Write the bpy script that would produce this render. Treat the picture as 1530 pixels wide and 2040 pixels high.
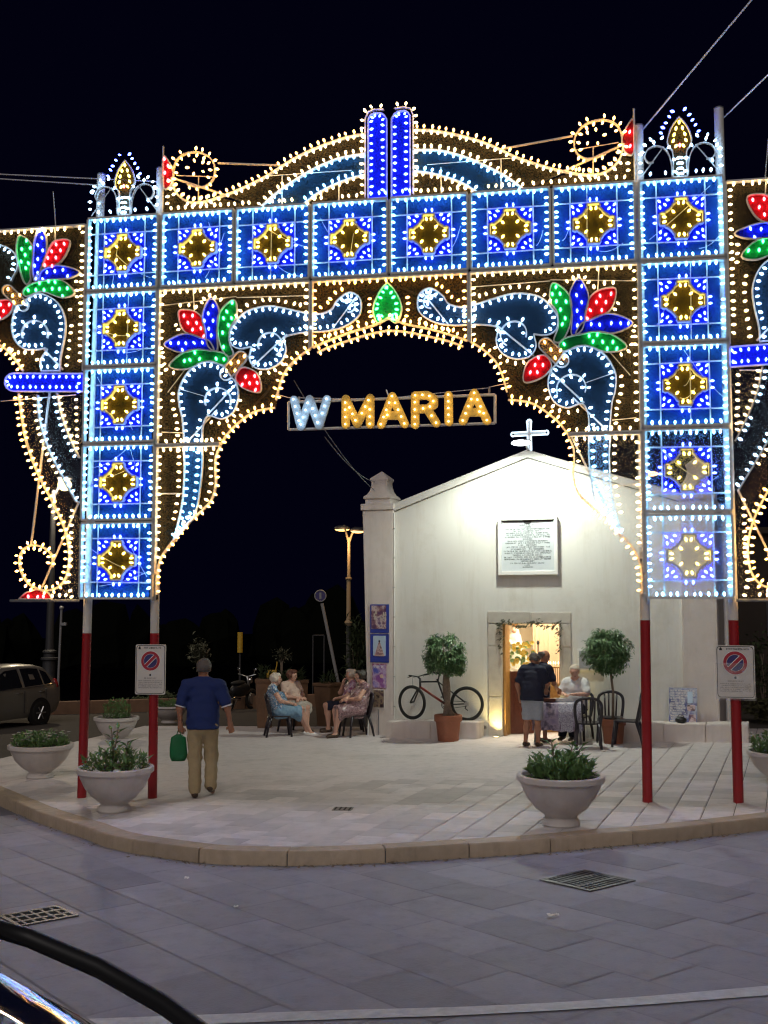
import bpy, bmesh, math, random
import numpy as np
from mathutils import Vector, Matrix
from mathutils.geometry import tessellate_polygon
random.seed(7); rng = np.random.default_rng(7)
S = bpy.context.scene
for o in list(bpy.data.objects): bpy.data.objects.remove(o)
COL = S.collection
R = math.radians

# ------------------------------------------------------------------ camera, world, added front fill light, exposure
ZC, FPX, PITCH = 2.6, 2200.0, 0.083
cam = bpy.data.cameras.new('camera'); camo = bpy.data.objects.new('camera', cam); COL.objects.link(camo)
cam.sensor_fit = 'VERTICAL'; cam.sensor_height = 24; cam.lens = 24*FPX/2040
cam.clip_start = .05; cam.clip_end = 2000
camo.location = (0, 0, ZC); camo.rotation_euler = (R(90)+PITCH, 0, 0)
S.camera = camo
W = bpy.data.worlds.new('World'); S.world = W; W.use_nodes = True
W.node_tree.nodes['Background'].inputs[0].default_value = (.09, .085, .62, 1)
W.node_tree.nodes['Background'].inputs[1].default_value = .0062
sun = bpy.data.lights.new('front_fill_light', 'SUN'); suno = bpy.data.objects.new('front_fill_light', sun); COL.objects.link(suno)  # added soft fill from behind the viewer, in place of unseen street lamps
sun.energy = .74; sun.angle = R(50); sun.color = (1, .92, .87)
suno.rotation_euler = (R(52), 0, R(-14))
S.view_settings.view_transform = 'Standard'; S.view_settings.look = 'None'
S.view_settings.exposure = .2; S.view_settings.gamma = 1; S.view_settings.use_curve_mapping = False
S.render.engine = 'CYCLES'
S.cycles.max_bounces = 6; S.cycles.diffuse_bounces = 3; S.cycles.glossy_bounces = 3
S.cycles.transparent_max_bounces = 16; S.cycles.sample_clamp_indirect = 4; S.cycles.use_denoising = True; S.cycles.denoising_input_passes = 'RGB_ALBEDO'
S.cycles.use_light_tree = True; S.cycles.filter_width = 1.15

# ------------------------------------------------------------------ pixel -> place
cP, sP = math.cos(PITCH), math.sin(PITCH)
def ray(px, py):
    X = (px-765)/FPX; U = (1020-py)/FPX
    return np.array([X, cP-U*sP, sP+U*cP])
CAM = np.array([0, 0, ZC])
def gz(x, y): return .38-.022*y+.021*x
def G(px, py, dz=0):
    r = ray(px, py); t = (.38+dz-ZC)/(r[2]+.022*r[1]-.021*r[0])
    return CAM+t*r
def AT(px, py, d):
    r = ray(px, py); return CAM+r*(d/r[1])
AL = .185
AO = np.array([0, 14.5, ZC]); EU = np.array([math.cos(AL), -math.sin(AL), 0]); EN = np.array([-math.sin(AL), -math.cos(AL), 0]); EZ = np.array([0, 0, 1.])
def A(px, py):
    r = ray(px, py); t = ((AO-CAM)@EN)/(r@EN); p = CAM+t*r-AO
    return (float(p@EU), float(p[2]))
def AP(u, v, w=0): return AO+u*EU+v*EZ+w*EN
UC = .067
def apx(pts, m=False):
    o = [A(*p) for p in pts]
    return [(2*UC-u, v) for u, v in o] if m else o

# ------------------------------------------------------------------ materials
def mat(name, col, rough=.6, metal=0, noise=None, bump=0, bscale=60, spec=.5, emit=None, strength=0, var=0, coat=0):
    m = bpy.data.materials.new(name); m.use_nodes = True
    nt = m.node_tree; b = nt.nodes['Principled BSDF']
    b.inputs['Base Color'].default_value = (*col, 1); b.inputs['Roughness'].default_value = rough
    b.inputs['Metallic'].default_value = metal; b.inputs['Specular IOR Level'].default_value = spec
    if coat: b.inputs['Coat Weight'].default_value = coat; b.inputs['Coat Roughness'].default_value = .04
    if emit: b.inputs['Emission Color'].default_value = (*emit, 1); b.inputs['Emission Strength'].default_value = strength
    src = None
    if noise:
        sc, amt, c2 = noise
        g = nt.nodes.new('ShaderNodeNewGeometry')
        n = nt.nodes.new('ShaderNodeTexNoise'); n.inputs['Scale'].default_value = sc; n.inputs['Detail'].default_value = 8; n.inputs['Roughness'].default_value = .65
        nt.links.new(g.outputs['Position'], n.inputs['Vector'])
        r = nt.nodes.new('ShaderNodeValToRGB'); r.color_ramp.elements[0].position = .5-.3/max(amt, .3); r.color_ramp.elements[1].position = .5+.3/max(amt, .3)
        r.color_ramp.elements[0].color = (*c2, 1); r.color_ramp.elements[1].color = (*col, 1)
        nt.links.new(n.outputs['Fac'], r.inputs[0]); src = r.outputs[0]
    if var:
        oi = nt.nodes.new('ShaderNodeObjectInfo'); mr = nt.nodes.new('ShaderNodeMapRange')
        mr.inputs['To Min'].default_value = 1-var; mr.inputs['To Max'].default_value = 1+var
        nt.links.new(oi.outputs['Random'], mr.inputs[0])
        mx = nt.nodes.new('ShaderNodeMix'); mx.data_type = 'RGBA'; mx.blend_type = 'MULTIPLY'; mx.inputs[0].default_value = 1
        if src: nt.links.new(src, mx.inputs['A'])
        else: mx.inputs['A'].default_value = (*col, 1)
        nt.links.new(mr.outputs[0], mx.inputs['B']); src = mx.outputs['Result']
    if src: nt.links.new(src, b.inputs['Base Color'])
    if bump:
        g = nt.nodes.new('ShaderNodeNewGeometry')
        n = nt.nodes.new('ShaderNodeTexNoise'); n.inputs['Scale'].default_value = bscale; n.inputs['Detail'].default_value = 6
        nt.links.new(g.outputs['Position'], n.inputs['Vector'])
        bp = nt.nodes.new('ShaderNodeBump'); bp.inputs['Strength'].default_value = bump; bp.inputs['Distance'].default_value = .02
        nt.links.new(n.outputs['Fac'], bp.inputs['Height']); nt.links.new(bp.outputs[0], b.inputs['Normal'])
    return m
def weather(m, amt=.75, tint=(.50, .45, .38)):
    "rain streaks below copings and damp patches low down, mixed over the base colour"
    nt = m.node_tree; b = nt.nodes['Principled BSDF']; src = b.inputs['Base Color'].links[0].from_socket
    g = nt.nodes.new('ShaderNodeNewGeometry'); mp = nt.nodes.new('ShaderNodeMapping'); mp.inputs['Scale'].default_value = (3.2, 3.2, .35)
    n = nt.nodes.new('ShaderNodeTexNoise'); n.inputs['Scale'].default_value = 1.6; n.inputs['Detail'].default_value = 9; n.inputs['Roughness'].default_value = .7
    n2 = nt.nodes.new('ShaderNodeTexNoise'); n2.inputs['Scale'].default_value = .8; n2.inputs['Detail'].default_value = 10; n2.inputs['Roughness'].default_value = .72
    nt.links.new(g.outputs['Position'], mp.inputs['Vector']); nt.links.new(mp.outputs[0], n.inputs['Vector']); nt.links.new(g.outputs['Position'], n2.inputs['Vector'])
    r = nt.nodes.new('ShaderNodeMapRange'); r.inputs['From Min'].default_value = .50; r.inputs['From Max'].default_value = .82; nt.links.new(n.outputs['Fac'], r.inputs[0])
    r2 = nt.nodes.new('ShaderNodeMapRange'); r2.inputs['From Min'].default_value = .52; r2.inputs['From Max'].default_value = .75; nt.links.new(n2.outputs['Fac'], r2.inputs[0])
    ad = nt.nodes.new('ShaderNodeMath'); ad.operation = 'ADD'; ad.use_clamp = True; nt.links.new(r.outputs[0], ad.inputs[0]); nt.links.new(r2.outputs[0], ad.inputs[1])
    mu = nt.nodes.new('ShaderNodeMath'); mu.operation = 'MULTIPLY'; mu.inputs[1].default_value = amt; nt.links.new(ad.outputs[0], mu.inputs[0])
    mx = nt.nodes.new('ShaderNodeMix'); mx.data_type = 'RGBA'; nt.links.new(mu.outputs[0], mx.inputs[0]); nt.links.new(src, mx.inputs['A']); mx.inputs['B'].default_value = (*tint, 1); nt.links.new(mx.outputs['Result'], b.inputs['Base Color'])
def emis(name, col, st):
    m = bpy.data.materials.new(name); m.use_nodes = True; nt = m.node_tree
    nt.nodes.remove(nt.nodes['Principled BSDF']); e = nt.nodes.new('ShaderNodeEmission')
    e.inputs[0].default_value = (*col, 1); e.inputs[1].default_value = st
    nt.links.new(e.outputs[0], nt.nodes['Material Output'].inputs[0]); return m
def glow_net(name, col, cov):  # added backing: catches bulb light to give glow in the open frames
    m = bpy.data.materials.new(name); m.use_nodes = True; nt = m.node_tree
    nt.nodes.remove(nt.nodes['Principled BSDF'])
    d = nt.nodes.new('ShaderNodeBsdfDiffuse'); d.inputs[0].default_value = (*col, 1)
    t = nt.nodes.new('ShaderNodeBsdfTransparent'); mx = nt.nodes.new('ShaderNodeMixShader'); mx.inputs[0].default_value = cov
    nt.links.new(t.outputs[0], mx.inputs[1]); nt.links.new(d.outputs[0], mx.inputs[2]); nt.links.new(mx.outputs[0], nt.nodes['Material Output'].inputs[0]); return m
def printed(name, cols, scale, detail=3):
    "flat print: blotches of a few colours"
    m = bpy.data.materials.new(name); m.use_nodes = True; nt = m.node_tree; b = nt.nodes['Principled BSDF']; b.inputs['Roughness'].default_value = .35
    g = nt.nodes.new('ShaderNodeNewGeometry'); n = nt.nodes.new('ShaderNodeTexNoise'); n.inputs['Scale'].default_value = scale; n.inputs['Detail'].default_value = detail
    nt.links.new(g.outputs['Position'], n.inputs['Vector'])
    r = nt.nodes.new('ShaderNodeValToRGB'); cr = r.color_ramp; cr.interpolation = 'LINEAR'
    while len(cr.elements) < len(cols): cr.elements.new(.5)
    for i, c in enumerate(cols): cr.elements[i].position = 0 if i == 0 else .36+.28*(i-1)/max(1, len(cols)-2); cr.elements[i].color = (*c, 1)
    nt.links.new(n.outputs['Fac'], r.inputs[0]); nt.links.new(r.outputs[0], b.inputs['Base Color']); return m

BL = 19.0
M = dict(
 warm=emis('warm_bulb', (1, .66, .28), BL), amber=emis('amber_bulb', (1, .46, .10), BL), gold=emis('gold_bulb', (1, .70, .10), BL*.9), cool=emis('cool_bulb', (.22, .62, 1), BL*1.3),
 ice=emis('ice_bulb', (.38, .66, 1), BL*.8), blue=emis('blue_bulb', (.055, .10, 1), BL*1.5), letter_cool=emis('letter_cool_bulb', (.55, .8, 1), BL*.36), letter=emis('letter_bulb', (1, .74, .30), BL*.40), red=emis('red_bulb', (1, .07, .09), BL*1.15), green=emis('green_bulb', (.05, 1, .26), BL*.8),
 white_frame=mat('white_painted_wood', (.66, .66, .64), .5, noise=(9, 1, (.55, .55, .53))),
 dark_frame=mat('grey_steel_bar', (.16, .17, .19), .5, .3),
 glow_net=glow_net('warm_glow_net', (.033, .027, .017), .92), glow_dense=glow_net('dense_glow_net', (.16, .14, .11), .6), glow_panel=glow_net('dark_blue_glow_net', (.015, .050, .175), .92), glow_teal=glow_net('teal_glow_net', (.017, .038, .072), .92), glow_gold=glow_net('gold_glow_net', (.062, .045, .012), .92), glow_red=glow_net('red_glow_net', (.27, .02, .028), .88), glow_green=glow_net('green_glow_net', (.016, .175, .06), .88), glow_blue=glow_net('blue_glow_net', (.016, .027, .27), .88),  # tints put the colour of the bulbs' glow into the added backing
 glow_thin=glow_net('thin_warm_glow_net', (.8, .75, .65), .028), glow_thin_panel=glow_net('thin_blue_glow_net', (.5, .6, .95), .07), glow_thin_blue=glow_net('thin_deep_blue_glow_net', (.06, .10, .85), .22),  # thin versions of the added glow backing where things show through
 post_white=mat('post_white_paint', (.72, .70, .66), .45, noise=(6, 1, (.60, .57, .52))), post_red=mat('post_red_paint', (.34, .012, .018), .4, noise=(7, 1, (.25, .012, .016))),
 plaster=mat('white_lime_plaster', (.72, .71, .67), .85, noise=(1.3, .7, (.65, .635, .595)), bump=.25, bscale=9),
 plaster_old=mat('stained_plaster', (.72, .66, .62), .85, noise=(3.2, 1, (.60, .54, .50)), bump=.3, bscale=14),
 stone=mat('door_stone', (.60, .56, .50), .8, noise=(5, 1, (.44, .40, .35)), bump=.4, bscale=30, var=.1),
 slab=mat('pale_paving_stone', (.63, .58, .575), .6, noise=(6, .8, (.51, .465, .46)), bump=.25, bscale=35, var=.20),
 joint=mat('paving_joint', (.13, .12, .12), .9, noise=(20, 1, (.08, .075, .07))),
 road=mat('grey_road_stone', (.30, .292, .335), .62, noise=(4.5, .7, (.225, .218, .255)), bump=.35, bscale=50, var=.17),
 road_joint=mat('road_joint', (.15, .145, .165), .9),
 kerb=mat('limestone_kerb', (.48, .385, .29), .65, noise=(7, .8, (.33, .25, .17)), bump=.4, bscale=28, var=.1),
 asphalt=mat('worn_asphalt', (.105, .092, .08), .8, noise=(2, .8, (.075, .066, .058)), bump=.4, bscale=70),
 line=mat('worn_white_line', (.74, .74, .74), .6, noise=(11, 1, (.40, .40, .42))),
 concrete=mat('white_concrete', (.62, .575, .55), .7, noise=(7, .9, (.50, .455, .43)), bump=.25, bscale=45),
 soil=mat('soil', (.06, .045, .03), .95, noise=(40, 1, (.03, .02, .015)), bump=1, bscale=60),
 terracotta=mat('terracotta', (.36, .135, .075), .75, noise=(8, .9, (.25, .09, .05)), bump=.15),
 leaf=mat('ficus_leaf', (.125, .27, .10), .38, var=0, noise=(9, 1, (.035, .09, .03))), leaf2=mat('ficus_leaf_light', (.30, .45, .23), .35, noise=(9, 1, (.07, .13, .04))),
 succ=mat('succulent_leaf', (.16, .29, .09), .45, noise=(14, 1, (.08, .16, .05))), petal=mat('white_petal', (.7, .68, .62), .6),
 bark=mat('grey_bark', (.26, .20, .15), .85, noise=(25, 1, (.13, .095, .07)), bump=.5),
 black=mat('black_plastic', (.015, .015, .017), .4), rubber=mat('tyre_rubber', (.018, .018, .018), .75), steel=mat('brushed_steel', (.5, .5, .5), .3, .9), iron=mat('cast_iron', (.16, .16, .165), .45, .7, noise=(30, 1, (.08, .08, .085))),
 pit=mat('dark_pit', (.006, .006, .006), 1),
 chair=mat('brown_resin', (.022, .017, .024), .4), navy=mat('navy_cotton', (.012, .014, .035), .85), royal=mat('royal_blue_cotton', (.009, .024, .125), .85), khaki=mat('khaki_cotton', (.42, .33, .19), .9, noise=(14, 1, (.33, .25, .14))),
 denim=mat('pale_denim', (.36, .38, .42), .9, noise=(18, 1, (.25, .27, .32))), skin=mat('skin', (.60, .35, .26), .5), skin_tan=mat('tanned_skin', (.36, .165, .10), .5), white_cotton=mat('white_cotton', (.66, .65, .66), .85),
 beige=mat('beige_cotton', (.60, .44, .36), .85), cream=mat('cream_print', (.62, .58, .52), .85, noise=(26, 1, (.36, .31, .26))),
 hair_white=mat('white_hair', (.62, .54, .45), .7), hair_grey=mat('grey_hair', (.11, .095, .09), .7), hair_red=mat('auburn_hair', (.13, .05, .03), .6), hair_dark=mat('dark_hair', (.03, .022, .018), .6),
 dress_blue=printed('blue_leaf_print', [(.62, .62, .64), (.62, .62, .64), (.10, .13, .22), (.06, .26, .46), (.62, .62, .64)], 30), dress_teal=mat('teal_skirt', (.05, .17, .30), .85, noise=(13, 1, (.30, .42, .52))), dress_dark=printed('burgundy_print', [(.05, .012, .02), (.05, .012, .02), (.50, .36, .36), (.09, .012, .03), (.45, .3, .32)], 34),
 dress_purple=printed('purple_print', [(.30, .07, .20), (.55, .42, .5), (.25, .04, .13)], 20),
 green_plastic=mat('green_bag_plastic', (.006, .155, .05), .4, noise=(9, 1, (.004, .10, .03))),
 wood_red=mat('dark_red_wood', (.14, .035, .018), .45, noise=(12, 1, (.08, .02, .01))), wood_gold=mat('honey_wood', (.42, .23, .07), .4, noise=(10, 1, (.30, .15, .04))),
 curtain=mat('beige_curtain', (.66, .50, .36), .9), room=mat('chapel_interior', (.66, .58, .45), .9), floor_in=mat('chapel_floor', (.35, .28, .2), .5),
 statue=mat('white_robe', (.72, .72, .66), .6, noise=(16, 1, (.45, .46, .38))), yellow_flower=mat('yellow_flower', (.62, .47, .10), .6), candle=emis('candle_flame', (1, .72, .35), 9),
 lampglow=emis('lamp_white', (.88, 1, .96), 14), cross=emis('cross_tube', (.62, .82, 1), 2.2), sodium=emis('sodium_lamp', (1, .50, .13), 4.2), moonlamp=emis('street_globe', (1, .78, .36), 3.4), far=emis('far_lamp', (.8, .9, 1), 3),
 sign=mat('sign_white', (.70, .67, .63), .4, noise=(4, .8, (.60, .56, .52))), sign_red=mat('sign_red', (.40, .03, .05), .4), sign_blue=mat('sign_blue', (.05, .04, .16), .4), ink=mat('black_ink', (.03, .028, .03), .6), ink_grey=mat('faded_ink', (.20, .18, .17), .6),
 marble=mat('plaque_marble', (.62, .66, .68), .35, noise=(8, .8, (.54, .58, .61))),
 poster_blue=mat('poster_blue', (.03, .05, .30), .35), poster_sky=mat('poster_pale_blue', (.45, .58, .72), .35), poster_group=printed('poster_group_photo', [(.20, .10, .17), (.16, .09, .2), (.55, .45, .45), (.24, .12, .15), (.10, .05, .12)], 7), poster_robe=printed('poster_robe', [(.42, .24, .24), (.30, .14, .15), (.55, .42, .4), (.12, .06, .06)], 14), poster_mix=printed('poster_purple', [(.30, .20, .48), (.08, .10, .45), (.50, .38, .58), (.25, .08, .3)], 6), poster_dark=printed('poster_dark', [(.05, .02, .04), (.03, .015, .02), (.28, .2, .13), (.05, .02, .05)], 10), poster_text=printed('board_print', [(.06, .08, .26), (.09, .11, .30), (.42, .44, .52), (.07, .08, .22)], 6),
 newspaper=printed('newspaper', [(.50, .49, .56), (.50, .49, .56), (.14, .13, .18), (.42, .40, .5), (.40, .40, .46)], 40), cloth=printed('patterned_cloth', [(.12, .09, .18), (.20, .16, .28), (.30, .24, .32), (.09, .07, .13)], 8),
 car_paint=mat('beige_car_paint', (.20, .18, .155), .35, .3, coat=.6), car_glass=mat('dark_car_glass', (.01, .01, .012), .06, spec=.7), van_paint=mat('dark_blue_car_paint', (.012, .016, .05), .12, .2, coat=1), tail=mat('tail_lamp', (.30, .02, .02), .2), chrome=mat('chrome', (.75, .75, .75), .12, 1),
 bike_red=mat('bike_red', (.20, .022, .012), .35), wall_dark=mat('dark_wall', (.035, .024, .018), .9, noise=(1.2, 1, (.025, .018, .013))), hedge=mat('hedge_leaf', (.05, .08, .025), .7, noise=(5, 1, (.02, .03, .01))), bush=mat('pale_bush', (.07, .075, .05), .7), tan=mat('tan_planter', (.20, .11, .06), .8, noise=(4, 1, (.13, .07, .04))),
 yellow=mat('yellow_paint', (.52, .32, .03), .5), pole=mat('grey_pole', (.26, .26, .27), .5, .2), lamp_iron=mat('lamp_post_iron', (.05, .05, .055), .5, .3), lamp_lit_tan=mat('lamp_post_lit_tan', (.20, .155, .10), .6), cable=mat('pale_cable', (.62, .64, .70), .5), cable_grey=mat('grey_cable', (.16, .16, .18), .6), grass=mat('dry_grass', (.10, .09, .035), .9, noise=(8, 1, (.05, .05, .02))), eye=mat('dark_eye', (.02, .015, .012), .3), lip=mat('lip', (.32, .10, .09), .5), shoe=mat('brown_leather', (.06, .035, .022), .5), white_paint=mat('white_paint', (.75, .74, .72), .5), greyslate=mat('grey_sheet', (.33, .35, .38), .5), tin=mat('tin_roof', (.35, .3, .27), .7),
)

weather(M['plaster'], .55); weather(M['plaster_old'], .6, (.44, .38, .34)); weather(M['slab'], .6, (.30, .28, .28)); weather(M['road'], .55, (.13, .125, .145)); weather(M['kerb'], .6, (.20, .155, .12)); weather(M['concrete'], .5, (.36, .32, .29)); weather(M['post_white'], .5, (.36, .32, .27))
# ------------------------------------------------------------------ mesh helpers
class MB:
    def __init__(s): s.v = []; s.f = []; s.m = []
    def add(s, v, f, m=0):
        n = len(s.v); s.v += [tuple(map(float, p)) for p in v]; s.f += [tuple(i+n for i in q) for q in f]; s.m += [m]*len(f); return s
    def box(s, c, d, rz=0, m=0, rot=None):
        x, y, z = d[0]/2, d[1]/2, d[2]/2
        v = [Vector((a*x, b*y, e*z)) for a in (-1, 1) for b in (-1, 1) for e in (-1, 1)]
        mt = rot if rot is not None else Matrix.Rotation(rz, 3, 'Z')
        return s.add([mt@p+Vector(c) for p in v], [(0, 1, 3, 2), (4, 6, 7, 5), (0, 4, 5, 1), (2, 3, 7, 6), (0, 2, 6, 4), (1, 5, 7, 3)], m)
    def tube(s, pts, r, n=8, closed=False, m=0, cap=True, squash=None):
        P = [Vector(p) for p in pts]; N = len(P); rr = r if hasattr(r, '__len__') else [r]*N
        v = []; nrm = None
        for i in range(N):
            a = P[(i-1) % N] if (i or closed) else P[0]; b = P[(i+1) % N] if (i < N-1 or closed) else P[-1]
            t = (b-a).normalized()
            if nrm is None:
                nrm = Vector((0, 0, 1)) if abs(t.z) < .9 else Vector((1, 0, 0))
            nrm = (nrm-t*nrm.dot(t)); nrm = nrm.normalized() if nrm.length > 1e-6 else t.orthogonal().normalized()
            bn = t.cross(nrm)
            for k in range(n):
                an = 2*math.pi*k/n; v.append(P[i]+(nrm*math.cos(an)+bn*math.sin(an))*rr[i])
        f = []
        for i in range(N if closed else N-1):
            for k in range(n):
                a = i*n+k; b = i*n+(k+1) % n; j = (i+1) % N
                f.append((a, b, j*n+(k+1) % n, j*n+k))
        if not closed and cap: f += [tuple(range(n))[::-1], tuple((N-1)*n+k for k in range(n))]
        return s.add(v, f, m)
    def lathe(s, prof, c=(0, 0, 0), n=32, m=0, sx=1, sy=1):
        v = []; f = []
        for r, z in prof:
            for k in range(n):
                a = 2*math.pi*k/n; v.append((c[0]+r*sx*math.cos(a), c[1]+r*sy*math.sin(a), c[2]+z))
        for i in range(len(prof)-1):
            for k in range(n):
                a = i*n+k; b = i*n+(k+1) % n; f.append((a, b, b+n, a+n))
        f.append(tuple(range(n))[::-1]); f.append(tuple((len(prof)-1)*n+k for k in range(n)))
        return s.add(v, f, m)
    def prism(s, poly, fn, w0, w1, m=0):
        "poly: 2D list; fn(u,v,w)->3D; solid between w0 and w1"
        n = len(poly); v = [fn(a, b, w0) for a, b in poly]+[fn(a, b, w1) for a, b in poly]
        tri = tessellate_polygon([[Vector((a, b, 0)) for a, b in poly]])
        f = [tuple(t) for t in tri]+[tuple(i+n for i in t[::-1]) for t in tri]+[(i, i+n, (i+1) % n+n, (i+1) % n) for i in range(n)]
        return s.add(v, f, m)
    def sheet(s, poly, fn, w=0, m=0):
        v = [fn(a, b, w) for a, b in poly]
        return s.add(v, [tuple(t) for t in tessellate_polygon([[Vector((a, b, 0)) for a, b in poly]])], m)
    def ball(s, c, r, n=10, k=6, m=0):
        r = r if hasattr(r, '__len__') else (r, r, r)
        v = [(c[0], c[1], c[2]-r[2])]; f = []
        for i in range(1, k):
            p = math.pi*i/k
            for j in range(n):
                a = 2*math.pi*j/n; v.append((c[0]+r[0]*math.sin(p)*math.cos(a), c[1]+r[1]*math.sin(p)*math.sin(a), c[2]-r[2]*math.cos(p)))
        v.append((c[0], c[1], c[2]+r[2])); L = len(v)-1
        for j in range(n):
            f.append((0, 1+(j+1) % n, 1+j)); f.append((L, 1+(k-2)*n+j, 1+(k-2)*n+(j+1) % n))
            for i in range(k-2): a = 1+i*n; f.append((a+j, a+(j+1) % n, a+n+(j+1) % n, a+n+j))
        return s.add(v, f, m)
    def build(s, name, mats, parent=None, smooth=None, bevel=0, kind=None, fix=True):
        me = bpy.data.meshes.new(name); me.from_pydata(s.v, [], s.f)
        mats = mats if isinstance(mats, (list, tuple)) else [mats]
        for q in mats: me.materials.append(q)
        if len(mats) > 1: me.polygons.foreach_set('material_index', s.m)
        if fix or bevel:
            bm = bmesh.new(); bm.from_mesh(me)
            if fix: bmesh.ops.recalc_face_normals(bm, faces=bm.faces)
            if bevel:
                ed = [e for e in bm.edges if len(e.link_faces) == 2 and e.calc_face_angle(0) > .5]
                bmesh.ops.bevel(bm, geom=ed, offset=bevel, segments=2, affect='EDGES', profile=.6)
            bm.to_mesh(me); bm.free()
        if smooth:
            me.shade_smooth()
            if smooth is not True: me.set_sharp_from_angle(angle=R(smooth))
        return link(name, me, parent, kind)
def link(name, me, parent=None, kind=None):
    o = bpy.data.objects.new(name, me); COL.objects.link(o)
    if parent: o.parent = parent
    if kind: o['kind'] = kind
    return o
def tag(o, label, cat, group=None):
    o['label'] = label; o['category'] = cat
    if group: o['group'] = group
    return o
def thing(name, label, cat, loc=(0, 0, 0), rz=0, group=None):
    o = bpy.data.objects.new(name, None); COL.objects.link(o); o.location = loc; o.rotation_euler = (0, 0, rz); o.empty_display_size = .2
    return tag(o, label, cat, group)
def dup(root, loc, rz, label, group=None, sc=1):
    r = root.copy(); COL.objects.link(r); r.location = loc; r.rotation_euler = (0, 0, rz); r.scale = (sc,)*3; r['label'] = label
    if group: r['group'] = group
    for ch in list(root.children):
        c = ch.copy(); COL.objects.link(c); c.parent = r
        for g in list(ch.children):
            d = g.copy(); COL.objects.link(d); d.parent = c
    return r
def crom(pts, closed=False, n=7):
    P = [np.array(p, float) for p in pts]; N = len(P); out = []
    for i in range(N if closed else N-1):
        p1, p2 = P[i], P[(i+1) % N]
        p0 = P[(i-1) % N] if (closed or i) else 2*p1-p2
        p3 = P[(i+2) % N] if (closed or i < N-2) else 2*p2-p1
        for k in range(n):
            t = k/n; out.append(.5*((2*p1)+(-p0+p2)*t+(2*p0-5*p1+4*p2-p3)*t*t+(-p0+3*p1-3*p2+p3)*t**3))
    if not closed: out.append(P[-1])
    return [tuple(map(float, q)) for q in out]
def circ(c, r, a0=0, a1=360, n=32):
    full = abs(a1-a0) >= 359
    return [(c[0]+r*math.cos(R(a0+(a1-a0)*k/n)), c[1]+r*math.sin(R(a0+(a1-a0)*k/n))) for k in range(n if full else n+1)]

# ------------------------------------------------------------------ ground: road, kerb, plaza
gp = lambda x, y, w=0: (x, y, gz(x, y)+w)
b = MB()
b.add([gp(-70, -30, -.19), gp(70, -30, -.19), gp(70, 75, -.19), gp(-70, 75, -.19)], [(0, 1, 2, 3)])
M['asphalt'].node_tree.nodes['Principled BSDF'].inputs['Specular IOR Level'].default_value = .1
o = b.build('ground', M['asphalt'], kind='structure')
KO = [(-260, 1494), (-120, 1534), (16, 1591), (72, 1615), (167, 1646), (230, 1667), (366, 1688), (455, 1695), (591, 1697), (700, 1694), (800, 1689), (940, 1681), (1096, 1671), (1190, 1662), (1300, 1653), (1399, 1643), (1530, 1628), (1700, 1606)]
ko = crom([tuple(G(*p)[:2]) for p in KO], n=4)
koN = np.array(ko)
dd = np.gradient(koN, axis=0); dd /= np.linalg.norm(dd, axis=1)[:, None]
kin = koN+np.stack([-dd[:, 1], dd[:, 0]], 1)*.26          # inner line of the kerb top
kend = G(-260, 1494)
back = [tuple(G(1700, 1452)[:2]), tuple(G(1530, 1462)[:2]), tuple(G(1300, 1462)[:2]), tuple(G(735, 1462)[:2]), tuple(G(430, 1466)[:2]), tuple(G(330, 1446)[:2]), tuple(G(288, 1446)[:2]), tuple(G(144, 1491)[:2]), tuple(G(0, 1526)[:2])]
plaza_poly = [tuple(p) for p in kin[4:]]+back
plaza_poly = [tuple(map(float, p)) for p in plaza_poly]
# kerb stones one by one
kerb = MB().add([(0, 0, 0)], []) ; kr = bpy.data.objects.new('kerb', None); COL.objects.link(kr); kr['kind'] = 'structure'
seg = np.r_[0, np.cumsum(np.linalg.norm(np.diff(koN, axis=0), axis=1))]
def along(arr, t): return np.array([np.interp(t, seg, arr[:, 0]), np.interp(t, seg, arr[:, 1])])
t = 0.0
while t < seg[-1]-.2:
    L = random.uniform(.85, 1.05); e = min(t+L-.012, seg[-1]); ts = np.linspace(t, e, 5); dzz = random.uniform(-.003, .004); off = random.uniform(-.004, .004)
    bb = MB(); v = []
    for q in ts:
        po = along(koN, q); pi = along(kin, q); nn = (pi-po)/np.linalg.norm(pi-po); po = po+nn*off
        v += [gp(*po, -.19), gp(*po, -.022+dzz), gp(*(po+nn*.018), .002+dzz), gp(*(pi-nn*.006), .004+dzz), gp(*(pi-nn*.006), -.19)]
    f = [(i*5+k, i*5+k+1, i*5+k+6, i*5+k+5) for i in range(4) for k in range(4)]+[(0, 1, 2, 3, 4), (24, 23, 22, 21, 20)]
    bb.add(v, f).build('kerb_stone', M['kerb'], kr, smooth=40); t += L
bb = MB(); core = [gp(*(p+(q-p)*.06), -.03) for p, q in zip(koN, kin)]; core2 = [gp(*q, -.03) for q in kin]
n = len(core); bb.add(core+core2, [(i, i+1, n+i+1, n+i) for i in range(n-1)])
low = [gp(*(p+(q-p)*.06), -.19) for p, q in zip(koN, kin)]; bb.add(core+low, [(i, n+i, n+i+1, i+1) for i in range(n-1)]); bb.build('mortar', M['joint'], kr)

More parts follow.
